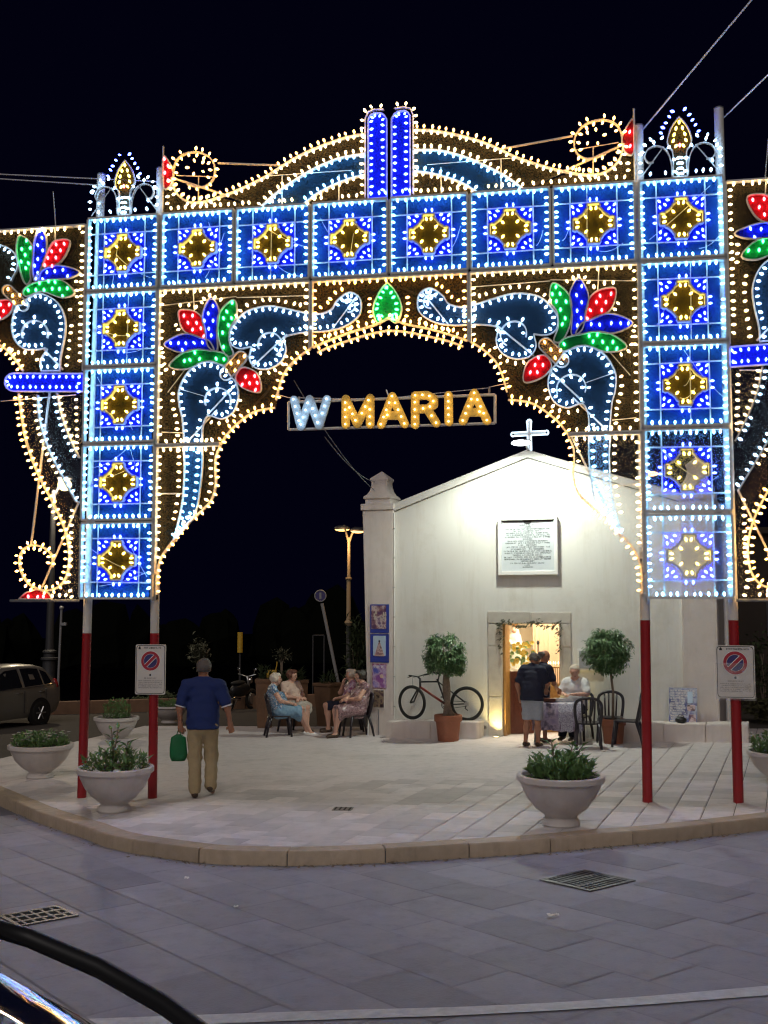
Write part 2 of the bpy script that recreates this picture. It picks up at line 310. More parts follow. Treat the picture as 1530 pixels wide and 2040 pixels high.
def clip(poly, conv):
    "Sutherland-Hodgman against a convex CCW polygon"
    out = poly
    for i in range(len(conv)):
        ax, ay = conv[i]; bx, by = conv[(i+1) % len(conv)]
        ins = lambda p: (bx-ax)*(p[1]-ay)-(by-ay)*(p[0]-ax) >= 0
        src, out = out, []
        for j in range(len(src)):
            p, q = src[j-1], src[j]; a, c = ins(p), ins(q)
            if a != c:
                d1 = (bx-ax)*(p[1]-ay)-(by-ay)*(p[0]-ax); d2 = (bx-ax)*(q[1]-ay)-(by-ay)*(q[0]-ax); tt = d1/(d1-d2)
                out.append((p[0]+tt*(q[0]-p[0]), p[1]+tt*(q[1]-p[1])))
            if c: out.append(q)
        if not out: return []
    return out
def area(p): return .5*abs(sum(p[i-1][0]*p[i][1]-p[i][0]*p[i-1][1] for i in range(len(p))))
def slab_mesh(bb, poly, z, jit, thick=.04, bev=.006):
    n = len(poly); cx = sum(p[0] for p in poly)/n; cy = sum(p[1] for p in poly)/n
    ins = [(p[0]+(cx-p[0])*bev*2.2/max(.05, math.hypot(cx-p[0], cy-p[1])), p[1]+(cy-p[1])*bev*2.2/max(.05, math.hypot(cx-p[0], cy-p[1]))) for p in poly]
    tx, ty = random.uniform(-jit, jit), random.uniform(-jit, jit); dz = random.uniform(-jit, jit)*.5
    h = lambda p: dz+tx*(p[0]-cx)+ty*(p[1]-cy)
    v = [gp(*p, z-thick) for p in poly]+[gp(*p, z-bev+h(p)) for p in poly]+[gp(*p, z+h(p)) for p in ins]
    f = [(i, (i+1) % n, n+(i+1) % n, n+i) for i in range(n)]+[(n+i, n+(i+1) % n, 2*n+(i+1) % n, 2*n+i) for i in range(n)]+[tuple(range(2*n, 3*n))]
    bb.add(v, f)
def hull(pts):
    pts = sorted(set(pts)); 
    def half(ps):
        h = []
        for p in ps:
            while len(h) > 1 and (h[-1][0]-h[-2][0])*(p[1]-h[-2][1])-(h[-1][1]-h[-2][1])*(p[0]-h[-2][0]) <= 0: h.pop()
            h.append(p)
        return h
    a = half(pts); c = half(pts[::-1]); return a[:-1]+c[:-1]
def pave(name, part, m, mj, ang, wd, ln, gap, region, z, far_first=None, jit=.003, x0=-14, x1=14, y0=4, y1=30, maxn=300, keep=None):
    root = bpy.data.objects.new(name, None); COL.objects.link(root); root['kind'] = 'structure'
    ca, sa = math.cos(ang), math.sin(ang); cells = []
    for i in range(-60, 61):
        sh = random.uniform(0, 1)
        for j in range(-60, 61):
            a0 = (j+sh*.5+(i % 2)*.5)*ln; b0 = i*wd
            q = [(a0+gap, b0+gap), (a0+ln, b0+gap), (a0+ln, b0+wd), (a0+gap, b0+wd)]
            q = [(a*ca-c*sa, a*sa+c*ca+14) for a, c in q]
            if not any(x0 < p[0] < x1 and y0 < p[1] < y1 for p in q): continue
            if region: q = clip(q, region)
            if len(q) < 3 or area(q) < .006: continue
            c = (sum(p[0] for p in q)/len(q), sum(p[1] for p in q)/len(q))
            if keep and not keep(c): continue
            cells.append((c[1], abs(c[0])/max(c[1], 1) < .40, q))
    cells.sort(key=lambda e: (not e[1], e[0]))
    for c in cells[:maxn]:
        bb = MB(); slab_mesh(bb, c[2], z, jit); bb.build(part, m, root, fix=False)
    if len(cells) > maxn:
        bb = MB()
        for c in cells[maxn:]: slab_mesh(bb, c[2], z, jit)
        bb.build(part+'_field', m, root, kind='stuff', fix=False)
    return root
hp = hull(plaza_poly)
pz = pave('plaza', 'paving_slab', M['slab'], M['joint'], R(70), .345, .46, .0095, hp, 0, keep=None, y0=9, y1=27)
b = MB(); b.sheet(hp, lambda a, c, w: gp(a, c, -.013)); n = len(hp)
b.add([gp(*p, -.013) for p in hp]+[gp(*p, -.19) for p in hp], [(i, (i+1) % n, n+(i+1) % n, n+i) for i in range(n)])
b.build('joint_mortar', M['joint'], pz)
rd = pave('road', 'road_slab', M['road'], M['road_joint'], R(-52), .52, .92, .007, None, -.14, jit=.0016, x0=-7.5, x1=6.5, y0=4.2, y1=14.5, keep=lambda c: np.min(np.hypot(*(koN-np.array(c)).T)) > .0 and (not (lambda i: (c-koN[i])@np.array([-dd[i, 1], dd[i, 0]]) > .9)(int(np.argmin(np.hypot(*(koN-np.array(c)).T))))))
b = MB(); b.add([gp(-12, 1, -.152), gp(10, 1, -.152), gp(10, 17, -.152), gp(-12, 17, -.152)], [(0, 1, 2, 3)]); b.build('joint_mortar', M['road_joint'], rd)
# painted line on the road, as sheets 4 mm up
def onroad(p, dz=-.132): q = G(*p, -.14); return (q[0], q[1], gz(q[0], q[1])+dz)
b = MB(); top = [(150, 2033), (430, 2023), (700, 2014), (900, 2009), (1100, 2000), (1300, 1986), (1530, 1966), (1640, 1956)]; bot = [(150, 2052), (430, 2042), (700, 2032), (900, 2026), (1100, 2016), (1300, 2003), (1530, 1985), (1640, 1975)]
v = [onroad(p) for p in top]+[onroad(p) for p in bot]; n = len(top); b.add(v, [(n+i, n+i+1, i+1, i) for i in range(n-1)])
b.build('road_marking', M['line'], kind='structure')

# drain grates
def grate(label, px, ang, w, l, n1, n2):
    c = G(*px, -.14); t = thing('drain_grate', label, 'drain grate', (c[0], c[1], gz(c[0], c[1])-.14), ang)
    tl = lambda x, y, z: (x, y, z-.022*(math.sin(ang)*x+math.cos(ang)*y)+.021*(math.cos(ang)*x-math.sin(ang)*y))
    def bx(bb, x0, x1, y0, y1, z0, z1): bb.add([tl(x, y, z) for x in (x0, x1) for y in (y0, y1) for z in (z0, z1)], [(0, 1, 3, 2), (4, 6, 7, 5), (0, 4, 5, 1), (2, 3, 7, 6), (0, 2, 6, 4), (1, 5, 7, 3)])
    fr = MB(); e = .035
    bx(fr, -w/2, w/2, -l/2, -l/2+e, -.01, .012); bx(fr, -w/2, w/2, l/2-e, l/2, -.01, .012); bx(fr, -w/2, -w/2+e, -l/2+e, l/2-e, -.01, .012); bx(fr, w/2-e, w/2, -l/2+e, l/2-e, -.01, .012)
    fr.build('frame', M['iron'], t)
    for i in range(1, n2):
        bb = MB(); y = -l/2+l*i/n2; bx(bb, -w/2+e, w/2-e, y-.017, y+.017, -.01, .011); bb.build('crossbar', M['iron'], t)
    for i in range(1, n1):
        bb = MB(); x = -w/2+w*i/n1; bx(bb, x-.010, x+.010, -l/2+e, l/2-e, -.008, .009); bb.build('bar', M['iron'], t)
    bb = MB(); bx(bb, -w/2+.005, w/2-.005, -l/2+.005, l/2-.005, .002, .004); bb.build('pit', M['pit'], t)
grate('iron drain grate with wide slots beside the black wiper', (77, 1826), R(38), .52, .46, 6, 3)
grate('large iron drain grate in the road below the front planter', (1170, 1755), R(38), .62, .62, 11, 3)
c = G(683, 1612); t = thing('floor_drain', 'small dark square drain cover set in the pale paving', 'drain cover', (c[0], c[1], gz(c[0], c[1])), R(-8))
MB().box((0, 0, .001), (.24, .22, .012)).build('cover', M['iron'], t); 
for i in range(4): MB().box((-.09+.06*i, 0, .0085), (.02, .17, .004)).build('slot', M['pit'], t)
# ------------------------------------------------------------------ chapel
fo = G(733, 1464); fr_ = G(1434, 1473)
TH = math.atan2(fr_[1]-fo[1], fr_[0]-fo[0]); FE = np.array([math.cos(TH), math.sin(TH), 0]); FN = np.array([-math.sin(TH), math.cos(TH), 0])   # FN points inward
def F(px, py, dep=0):
    "pixel -> chapel local (along, inward, up)"
    r = ray(px, py); o = fo+FN*dep; t = ((o-CAM)@FN)/(r@FN); p = CAM+t*r-fo
    return (float(p@FE), dep, float(p[2]))
def FW(a, d, z): return fo+a*FE+d*FN+np.array([0, 0, z])
ch = thing('chapel', 'white plastered gabled chapel with open stone doorway and stone plaque', 'chapel', tuple(fo), TH)
def cb(bb, a0, a1, d0, d1, z0, z1): return bb.box(((a0+a1)/2, (d0+d1)/2, (z0+z1)/2), (abs(a1-a0), abs(d1-d0), abs(z1-z0)))
aL0 = F(735, 1460)[0]; aL1 = F(785, 1290)[0]; aT0 = F(723, 1012)[0]; aR0 = F(1359, 1300)[0]; aR1 = F(1431, 1300)[0]
zE = F(785, 1006)[2]; aP, _, zP = F(1050, 898)
d0, d1 = F(1000, 1400)[0], F(1115, 1400)[0]; zD = F(1058, 1243)[2]
zR = zE+.02
def top(a): return zE+(zP-zE)*(a-aL1)/(aP-aL1) if a < aP else zP+(zR-zP)*(a-aP)/(aR0-aP)
ZB = -.5; WD = 7.0; TK = .42
b = MB()
fa = lambda a, z, w: (a, .05+w, z)
b.prism([(aL1-.1, ZB), (d0, ZB), (d0, top(d0)), (aL1-.1, top(aL1))], fa, 0, TK)
b.prism([(d0, zD), (d1, zD), (d1, top(d1)), (aP, zP), (d0, top(d0))], fa, 0, TK)
b.prism([(d1, ZB), (aR0+.1, ZB), (aR0+.1, top(aR0)), (d1, top(d1))], fa, 0, TK)
b.build('front_wall', M['plaster'], ch)
b = MB(); cb(b, aL0+.03, aL0+.4, .05+TK, WD, ZB, zE-.15); b.build('side_wall', M['plaster'], ch)
b = MB(); cb(b, aR1-.4, aR1-.03, .05+TK, WD, ZB, zR-.15); b.build('side_wall', M['plaster_old'], ch)
b = MB(); b.prism([(aL0, ZB), (aR1, ZB), (aR1, zR-.1), (aP, zP-.1), (aL0, zE-.1)], lambda a, z, w: (a, WD+w, z), 0, .3); b.build('back_wall', M['plaster_old'], ch)
for s_, (x0, z0, x1, z1) in enumerate([(aL0-.05, zE-.1, aP, zP+.02), (aP, zP+.02, aR1+.05, zR-.1)]):
    b = MB(); b.prism([(x0, z0-.12), (x1, z1-.12), (x1, z1-.02), (x0, z0-.02)], lambda a, z, w: (a, w, z), .30, WD+.4); b.build('roof_slope', M['tin'], ch)
# coping bands along the gable, a hair proud of the wall
for x0, z0, x1, z1 in [(aL1-.02, top(aL1), aP-.002, zP), (aP+.002, zP, aR0+.05, zR)]:
    b = MB(); b.prism([(x0, z0-.135), (x1, z1-.135), (x1, z1+.025), (x0, z0+.025)], lambda a, z, w: (a, w, z), -.012, .5); b.build('coping', M['plaster'], ch, bevel=.012)
    b = MB(); b.prism([(x0, z0-.15), (x1, z1-.15), (x1, z1-.137), (x0, z0-.137)], lambda a, z, w: (a, w, z), .03, .06); b.build('coping_joint', M['ink_grey'], ch)
# corner pilasters with caps and curved finials
for a0t, a0b, a1, zt, st in [(aT0, aL0, aL1-.006, zE-.10, 1), (aR0+.006, aR0+.006, aR1, zR-.10, -1)]:
    b = MB(); a1t = a1
    if st < 0: a1t = a1
    b.add([(a0b, -.03, ZB), (a1, -.03, ZB), (a1t, -.03, zt), (a0t, -.03, zt), (a0b, .5, ZB), (a1, .5, ZB), (a1t, .5, zt), (a0t, .5, zt)], [(0, 1, 2, 3), (5, 4, 7, 6), (4, 0, 3, 7), (1, 5, 6, 2), (3, 2, 6, 7), (0, 4, 5, 1)])
    b.build('pilaster', M['plaster_old'], ch, bevel=.015)
    b = MB(); cb(b, a0t-.035, a1t+.02, -.06, .54, zt+.002, zt+.14); b.build('pilaster_cap', M['plaster_old'], ch, bevel=.015)
    ca = (a0t+a1t)/2; hw = .28; z0 = zt+.143
    prof = [(hw, 0), (hw, .09), (hw+.035, .11), (hw+.03, .15), (hw-.03, .2), (hw-.075, .28), (hw-.10, .38), (hw-.105, .46), (hw-.075, .52), (hw-.08, .55), (0.01, .71)]
    b = MB(); v = []; 
    for r, z in prof:
        for x, y in ((-1, -1), (1, -1), (1, 1), (-1, 1)): v.append((ca+x*r, .24+y*r, z0+z))
    f = [(i*4+k, i*4+(k+1) % 4, i*4+4+(k+1) % 4, i*4+4+k) for i in range(len(prof)-1) for k in range(4)]+[(3, 2, 1, 0)]
    b.add(v, f).build('finial', M['plaster_old'], ch, smooth=35)
# doorway stones
jl0 = F(971, 1300)[0]; jr1 = F(1138, 1300)[0]; zl = F(1055, 1218)[2]; z1 = F(985, 1287)[2]
def stone(a0, a1, z0, z1, dp=.0): b = MB(); cb(b, a0+.004, a1-.004, .02+dp, .46, z0+.004, z1-.004); return b.build('stone', M['stone'], ch, bevel=.014)
am = F(1056, 1230)[0]
stone(jl0, am, zD, zl); stone(am, jr1, zD, zl-.012, .006)
for a0, a1 in ((jl0, d0+.002), (d1-.002, jr1)):
    stone(a0, a1, z1, zD); zm = z1*.46
    stone(a0, a1, zm, z1, .004); stone(a0, a1, .02, zm, .002)
b = MB(); cb(b, d0-.02, d1+.02, -.16, .6, -.3, .075); b.build('doorstep', M['stone'], ch, bevel=.015)
# dried garland of leaves round the top of the door
b = MB(); 
for i in range(260):
    t = random.random(); 
    if t < .68: a = d0-.05+(d1-d0+.1)*t/.68; z = zD-.02+.05*math.sin(t*20)
    else: a = random.choice((d0-.03, d1+.0)); z = zD-random.random()**1.4*.55
    c = Vector((a+random.gauss(0, .035), .0-random.random()*.06, z+random.gauss(0, .03))); n = Vector((random.gauss(0, 1), -1, random.gauss(0, 1))).normalized(); u = n.orthogonal().normalized(); w = n.cross(u); L = random.uniform(.02, .05)
    b.add([c-u*L, c+w*L*.4, c+u*L, c-w*L*.4], [(0, 1, 2, 3)])
gl = thing('garland', 'dry leaf garland hung round the top of the chapel doorway', 'garland', tuple(fo), TH); b.build('garland_leaves', M['bush'], gl, fix=False, kind='stuff')
# inside of the chapel, lit warm
b = MB(); e0, e1 = d0-1.2, d1+1.3; zi = zD+.9
b.add([(e0, .48, .06), (e1, .48, .06), (e1, 3.6, .06), (e0, 3.6, .06)], [(0, 1, 2, 3)]); b.build('inner_floor', M['floor_in'], ch)
b = MB(); b.add([(e0, .48, .05), (e1, .48, .05), (e1, 3.6, .05), (e0, 3.6, .05), (e0, .48, zi), (e1, .48, zi), (e1, 3.6, zi), (e0, 3.6, zi)], [(3, 2, 6, 7), (0, 3, 7, 4), (2, 1, 5, 6), (4, 7, 6, 5)]); b.build('inner_wall', M['room'], ch)
L = bpy.data.lights.new('chapel_ceiling_light', 'AREA'); L.shape = 'RECTANGLE'; L.size = 1.6; L.size_y = 1.2; L.energy = 120; L.color = (1, .82, .56)
lo = bpy.data.objects.new('chapel_ceiling_light', L); COL.objects.link(lo); lo.location = tuple(FW((d0+d1)/2, 1.5, zi-.05)); lo.rotation_euler = (0, 0, TH)
def chap(name, label, cat, px, py, dep, z=None):
    p = F(px, py, dep); w = FW(p[0], dep, .06 if z is None else z); return thing(name, label, cat, tuple(w), TH), p
# curtain
b = MB(); cz1 = zD+.5; a0, a1 = F(1062, 1300, 2.6)[0], F(1130, 1300, 2.6)[0]; n = 36
v = []; 
for i in range(n+1):
    a = a0+(a1-a0)*i/n; w = .035*math.sin(i*1.35)+.012*math.sin(i*3.1); v += [(a, 2.6+w, .9), (a, 2.6+w, cz1)]
b.add(v, [(2*i, 2*i+2, 2*i+3, 2*i+1) for i in range(n)]); o = b.build('curtain', M['curtain'], None, smooth=True); o.matrix_world = Matrix.Translation(Vector(fo)) @ Matrix.Rotation(TH, 4, 'Z'); tag(o, 'beige curtain hanging at the back of the lit chapel', 'curtain')
# door leaf opened inwards on the left
t = thing('door_leaf', 'dark red wooden door leaf standing half open inside the stone doorway', 'door', tuple(FW(d0+.06, .5, .08)), TH+R(32))
lw = .5; lh = F(1020, 1335, .6)[2]-.1
MB().box((lw/2, 0, lh/2), (lw, .045, lh)).build('leaf', M['wood_red'], t, bevel=.005)
for z0, z1_ in ((.12, lh*.45), (lh*.52, lh-.1)): MB().box((lw/2, -.028, (z0+z1_)/2), (lw-.16, .012, z1_-z0)).build('door_panel', M['wood_red'], t, bevel=.004)
MB().ball((lw-.07, -.05, lh*.5), .022).build('handle', M['steel'], t, smooth=True)
b = MB(); cb(b, d0+.003, d0+.055, .1, .5, .08, zD-.004); b.build('door_frame', M['wood_gold'], ch, bevel=.004)
# robed statue on a stand, flowers, candle rack, wooden kneeler
t, p = chap('robed_statue', 'white robed statue with lace veil and crown inside the chapel', 'statue', 1026, 1330, 1.9); zs = F(1026, 1340, 1.9)[2]; h = F(1026, 1246, 1.9)[2]-zs; zs -= .06
MB().box((0, 0, zs/2), (.5, .4, zs)).build('stand', M['wood_gold'], t, bevel=.01)
b = MB(); pr = [(.30, 0), (.285, .04), (.235, .25), (.18, .5), (.125, .72), (.11, .8), (.06, .84)]; b.lathe([(r*h*1.15, z*h+zs) for r, z in pr], n=28, sy=.7)
for i in range(len(b.v)):
    x, y, z = b.v[i]; a = math.atan2(y, x); k = 1+.06*math.sin(a*9)*(1-(z-zs)/h); b.v[i] = (x*k, y*k, z)
b.build('robe', M['statue'], t, smooth=True)
MB().ball((0, -.02, zs+h*.89), (h*.06, h*.065, h*.075)).build('head', M['skin'], t, smooth=True)
b = MB(); b.lathe([(.13*h, .62*h+zs), (.1*h, .8*h+zs), (.085*h, .9*h+zs), (.05*h, .975*h+zs), (.01, .985*h+zs)], c=(0, .03, 0), n=20); b.build('veil', M['statue'], t, smooth=True)
b = MB(); b.lathe([(.05*h, .97*h+zs), (.075*h, 1.05*h+zs), (.05*h, 1.07*h+zs), (.015, 1.09*h+zs)], n=10); b.build('crown', M['gold'] if False else M['wood_gold'], t)
b = MB(); b.tube([(-.1*h, -.09*h, zs+.68*h), (-.03*h, -.16*h, zs+.6*h), (.03*h, -.16*h, zs+.6*h), (.1*h, -.09*h, zs+.68*h)], [.04*h, .03*h, .03*h, .04*h]); b.build('arm', M['statue'], t, smooth=True)
t, p = chap('flower_arrangement', 'bunch of pale yellow flowers in front of the robed statue', 'flowers', 1034, 1316, 1.3); zf = F(1034, 1345, 1.3)[2]-.06; zt_ = F(1034, 1286, 1.3)[2]-.06
MB().box((0, 0, zf/2), (.55, .3, zf)).build('stand', M['wood_red'], t, bevel=.01)
MB().lathe([(.08, zf), (.13, zf+.12), (.12, zf+.14)], n=16).build('vase', M['white_paint'], t, smooth=True)
b = MB(); b2 = MB()
for i in range(60):
    c = Vector((random.gauss(0, .17), random.gauss(0, .09), zf+.16+random.random()*(zt_-zf-.1)))
    for k in range(5):
        a = k*1.257+i; q = Vector((math.cos(a), -.5, math.sin(a)))*.05; n_ = Vector((-math.sin(a), 0, math.cos(a)))*.028
        (b if i % 3 else b2).add([c, c+q*.6+n_, c+q, c+q*.6-n_], [(0, 1, 2, 3)])
b.build('blossom', M['yellow_flower'], t, fix=False, kind='stuff'); b2.build('leaves', M['leaf2'], t, fix=False, kind='stuff')
t, p = chap('candle_rack', 'brass rack of lit votive candles inside the chapel door', 'candle rack', 1106, 1345, 1.2); zc = F(1106, 1330, 1.2)[2]-.06
MB().box((0, 0, zc*.38), (.42, .3, zc*.76)).build('cabinet', M['wood_gold'], t, bevel=.008)
for i in range(11): MB().tube([(-.19+.038*i, -.13, zc*.76), (-.19+.038*i, -.13, zc)], .007, 6).build('rail_bar', M['wood_gold'], t)
MB().box((0, 0, zc+.012), (.44, .3, .024)).build('tray', M['wood_gold'], t)
for i in range(8):
    c_ = MB().lathe([(.014, zc+.024), (.014, zc+.075), (.004, zc+.078)], c=(-.18+.051*i, -.08+.05*(i % 2), 0), n=8).build('candle', M['white_paint'], t)
    MB().lathe([(.003, 0), (.012, .014), (.008, .03), (.001, .05)], c=(-.18+.051*i, -.08+.05*(i % 2), zc+.08), n=8).build('flame', M['candle'], c_)
t, p = chap('microphone_stand', 'thin microphone stand before the beige curtain', 'microphone stand', 1072, 1300, 2.2); zc = F(1072, 1282, 2.2)[2]-.06
MB().tube([(0, 0, 0), (0, 0, zc)], .012, 6).build('pole', M['black'], t); MB().ball((0, 0, zc+.02), (.035, .035, .05)).build('microphone', M['black'], t, smooth=True); MB().lathe([(.14, 0), (.14, .02), (.02, .03)], n=16).build('base', M['black'], t)
# plaque with its text running upside down
t = thing('stone_plaque', 'square white stone plaque with upside-down inscription above the door', 'plaque', tuple(fo), TH)
q0 = F(992, 1033); q1 = F(1110, 1030); q2 = F(996, 1146); pa0, pa1, pz0, pz1 = q0[0], q1[0]+.01, q2[2], q0[2]
b = MB(); cb(b, pa0+.06, pa1-.06, -.01, .06, pz0+.06, pz1-.06); b.build('tablet', M['marble'], t)
for w_ in [(pa0, pa0+.075, pz0, pz1), (pa1-.075, pa1, pz0, pz1), (pa0+.077, pa1-.077, pz0, pz0+.085), (pa0+.077, pa1-.077, pz1-.05, pz1)]: b = MB(); cb(b, w_[0], w_[1], -.05, .06, w_[2], w_[3]); b.build('frame_moulding', M['white_paint'], t, bevel=.012)
cxp = (pa0+pa1)/2; hwp = (pa1-pa0)/2-.085
b = MB(); cb(b, cxp-hwp, cxp+hwp, -.014, -.011, pz1-.078, pz1-.056); b.build('dark_line', M['ink'], t)
b = MB(); b.prism([(cxp+.085*math.cos(R(a)), pz1-.075+.055*math.sin(R(a))) for a in range(180, 361, 20)], lambda a, z, w: (a, w, z), -.016, -.011); b.build('emblem', M['ink'], t)
def glyphs(bb, x0, x1, z, h, fn, dens=1.0):
    x = x0; s = h*.16
    while x < x1-h*.6:
        if random.random() < .15: x += h*.6; continue
        w = h*random.choice((.45, .55, .6)); k = random.randrange(7)
        def st(u0, v0, u1, v1):
            a = Vector((x+u0*w, z+v0*h)); c = Vector((x+u1*w, z+v1*h)); d = (c-a).normalized(); n = Vector((-d.y, d.x))*s*.5*dens; a -= d*s*.3; c += d*s*.3
            bb.add([fn(*(a-n)), fn(*(c-n)), fn(*(c+n)), fn(*(a+n))], [(0, 1, 2, 3)])
        for q in [[(0, 0, 0, 1), (0, 1, 1, 1), (0, .5, .8, .5)], [(0, 0, .5, 1), (.5, 1, 1, 0)], [(0, 0, 0, 1), (1, 0, 1, 1), (0, .5, 1, .5)], [(0, 0, 0, 1), (0, 0, 1, 0)], [(.5, 0, .5, 1), (0, 1, 1, 1)], [(0, 0, 0, 1), (0, 1, 1, .7), (1, .7, 0, .45), (0, .45, 1, 0)], [(0, 0, 0, 1), (1, 0, 1, 1), (0, 0, 1, 0), (0, 1, 1, 1)]][k]: st(*q)
        x += w+h*.22
b = MB(); rows = [.33, .16, .95, .6, .88, .93, .95, .2, .84, .93, .4, .94, .7, 1, .97, .62, .98, 1, .3, .72, .13, .24]
zz = pz1-.135; stp = (pz1-pz0-.135-.13)/len(rows)
for r_ in rows:
    glyphs(b, cxp-hwp*.93*r_, cxp+hwp*.93*r_, zz-stp*.62, stp*.60, lambda a, z: (a, -.0125, z)); zz -= stp
b.build('inscription', M['ink'], t, fix=False)
# little framed notice by the door
t = thing('framed_notice', 'small framed grey notice on the wall behind the rounder potted tree', 'notice', tuple(fo), TH)
q0 = F(1150, 1293); q2 = F(1196, 1336)
b = MB(); cb(b, q0[0], q2[0], -.0, .06, q2[2], q0[2]); b.build('frame', M['white_paint'], t, bevel=.008)
b = MB(); cb(b, q0[0]+.035, q2[0]-.035, -.006, -.001, q2[2]+.035, q0[2]-.035); b.build('sheet', M['greyslate'], t)
# white downpipe and cable on the pilaster edge
t = thing('downpipe', 'thin white pipe running down between chapel wall and corner pilaster', 'pipe', tuple(fo), TH)
b = MB(); b.tube([(aL1+.012, -.02, .05), (aL1+.012, -.02, zE-.16)], .012, 8); b.build('pipe', M['white_paint'], t, smooth=50)
for z in np.arange(.6, zE-.3, .62): b = MB(); cb(b, aL1-.012, aL1+.036, -.035, .0, z, z+.02); b.build('clip', M['steel'], t)
t = thing('downpipe', 'white downpipe at the outer corner behind the wrapped no-parking sign', 'pipe', tuple(fo), TH)
q = F(1446, 1300); b = MB(); b.tube([(q[0], .5, 0), (q[0], .5, zR-.3)], .045, 10); b.build('pipe', M['white_paint'], t, smooth=50)
b = MB(); b.tube([(q[0], .5, zR-.3), (q[0]-.1, .5, zR-.18)], .05, 10); b.build('pipe_elbow', M['white_paint'], t, smooth=50)
# roof cross with tube outline and the floodlight
t = thing('roof_cross', 'glowing white cross with rounded ends on the chapel gable', 'cross', tuple(fo), TH)
q = F(1052, 862); qa = F(1021, 862); qb = F(1085, 862); qt = F(1052, 836); zb = zP
ax = q[0]; zc = q[2]; k = .04
outl = [(ax-k, zb+.02), (ax-k, zc-k), (qa[0], zc-k*.9)]+[(qa[0]-.055*math.sin(R(a)), zc-.05*math.cos(R(a))) for a in range(20, 170, 30)]+[(qa[0], zc+k*.9), (ax-k, zc+k), (ax-k, qt[2]-.05)]+[(ax-.05*math.cos(R(a)), qt[2]-.04+.06*math.sin(R(a))) for a in range(10, 180, 30)]+[(ax+k, qt[2]-.05), (ax+k, zc+k), (qb[0], zc+k*.9)]+[(qb[0]+.055*math.sin(R(a)), zc+.05*math.cos(R(a))) for a in range(20, 170, 30)]+[(qb[0], zc-k*.9), (ax+k, zc-k), (ax+k, zb+.02)]
b = MB(); b.tube([(a, .12, z) for a, z in outl], .017, 6); b.build('light_tube', M['cross'], t, smooth=True)
b = MB(); cb(b, ax-.028, ax+.028, .13, .17, zb-.02, qt[2]); cb(b, qa[0], ax-.03, .135, .165, zc-.02, zc+.02); cb(b, ax+.03, qb[0], .135, .165, zc-.02, zc+.02); b.build('cross_bars', M['white_paint'], t)
t = thing('floodlight', 'bright white floodlight on an arm at the chapel gable', 'floodlight', tuple(fo), TH)
q = F(1038, 884, -.55)
b = MB(); b.ball((q[0], -.55, q[2]+.02), (.20, .13, .06), 16, 8); b.build('lamp_glass', M['lampglow'], t, smooth=True)
b = MB(); b.ball((q[0]+.02, -.52, q[2]+.045), (.19, .13, .05), 16, 8); b.build('housing', M['white_paint'], t, smooth=True)
b = MB(); b.tube([(q[0]+.1, -.5, q[2]+.04), (ax, -.15, q[2]-.02), (ax, .1, zP-.02)], .022, 8); b.build('arm', M['steel'], t, smooth=True)
L = bpy.data.lights.new('gable_flood', 'SPOT'); L.energy = 560; L.spot_size = R(165); L.spot_blend = .6; L.color = (.92, 1, .86); L.shadow_soft_size = .12
lo = bpy.data.objects.new('gable_flood', L); COL.objects.link(lo); lo.location = tuple(FW(q[0], -1.02, q[2]+.0)); lo.rotation_euler = (R(2), 0, TH)
# recessed uplights at both sides of the door
for i, (px, py) in enumerate([(992, 1459), (1122, 1457)]):
    p = F(px, 1440); w = FW(p[0], -.16, 0); z = gz(w[0], w[1])
    t = thing('ground_uplight', ['recessed yellow ground light at the jamb beside the bicycle', 'recessed yellow ground light at the jamb under the table'][i], 'uplight', (w[0], w[1], z))
    MB().lathe([(.075, -.02), (.075, .008), (.055, .012)], n=20).build('ring', M['steel'], t, smooth=40); MB().lathe([(.05, .010), (.045, .014)], n=16).build('lens', emis('uplight_lens', (1, .8, .35), 6), t)
    L = bpy.data.lights.new('uplight_beam', 'SPOT'); L.energy = 48; L.color = (1, .78, .28); L.spot_size = R(100); L.spot_blend = .8; L.shadow_soft_size = .05
    lo = bpy.data.objects.new('uplight_beam', L); COL.objects.link(lo); lo.location = (w[0], w[1], z+.03); lo.rotation_euler = (R(180-14), 0, TH)
# wall vent by the left jamb
t = thing('wall_vent', 'small round vent low on the wall beside the left jamb', 'vent', tuple(fo), TH); p = F(965, 1449)
b = MB(); b.tube([(p[0], .03, p[2]), (p[0], .055, p[2])], .05, 16); b.build('ring', M['stone'], t); b = MB(); b.tube([(p[0], .02, p[2]), (p[0], .032, p[2])], .032, 14); b.build('grille', M['ink_grey'], t)
# stone benches against the wall
def bench(px0, px1, py0, label, split):
    a0 = F(px0, py0, -.62)[0]; a1 = F(px1, py0, -.62)[0]; h = .34
    t = thing('stone_bench', label, 'bench', tuple(fo), TH); xs = np.linspace(a0, a1, split+1)
    for i in range(split):
        b = MB(); x0, x1 = xs[i]+.003, xs[i+1]-.003; v = []
        for x in (x0, x1):
            w = FW(x, -.3, 0); zg = gz(w[0], w[1])-fo[2]
            v += [(x, -.6, zg-.1), (x, -.6, zg+h), (x, -.02, zg+h), (x, -.02, zg-.1)]
        b.add(v, [(0, 1, 2, 3), (7, 6, 5, 4), (0, 4, 5, 1), (1, 5, 6, 2), (2, 6, 7, 3), (3, 7, 4, 0)]); b.build('bench_block', M['plaster_old'], t, bevel=.02)
    return a0, a1, h
bench(767, 950, 1470, 'low plastered stone bench under the bicycle', 2); bench(1240, 1492, 1470, 'long low plastered stone bench under the printed board', 3)
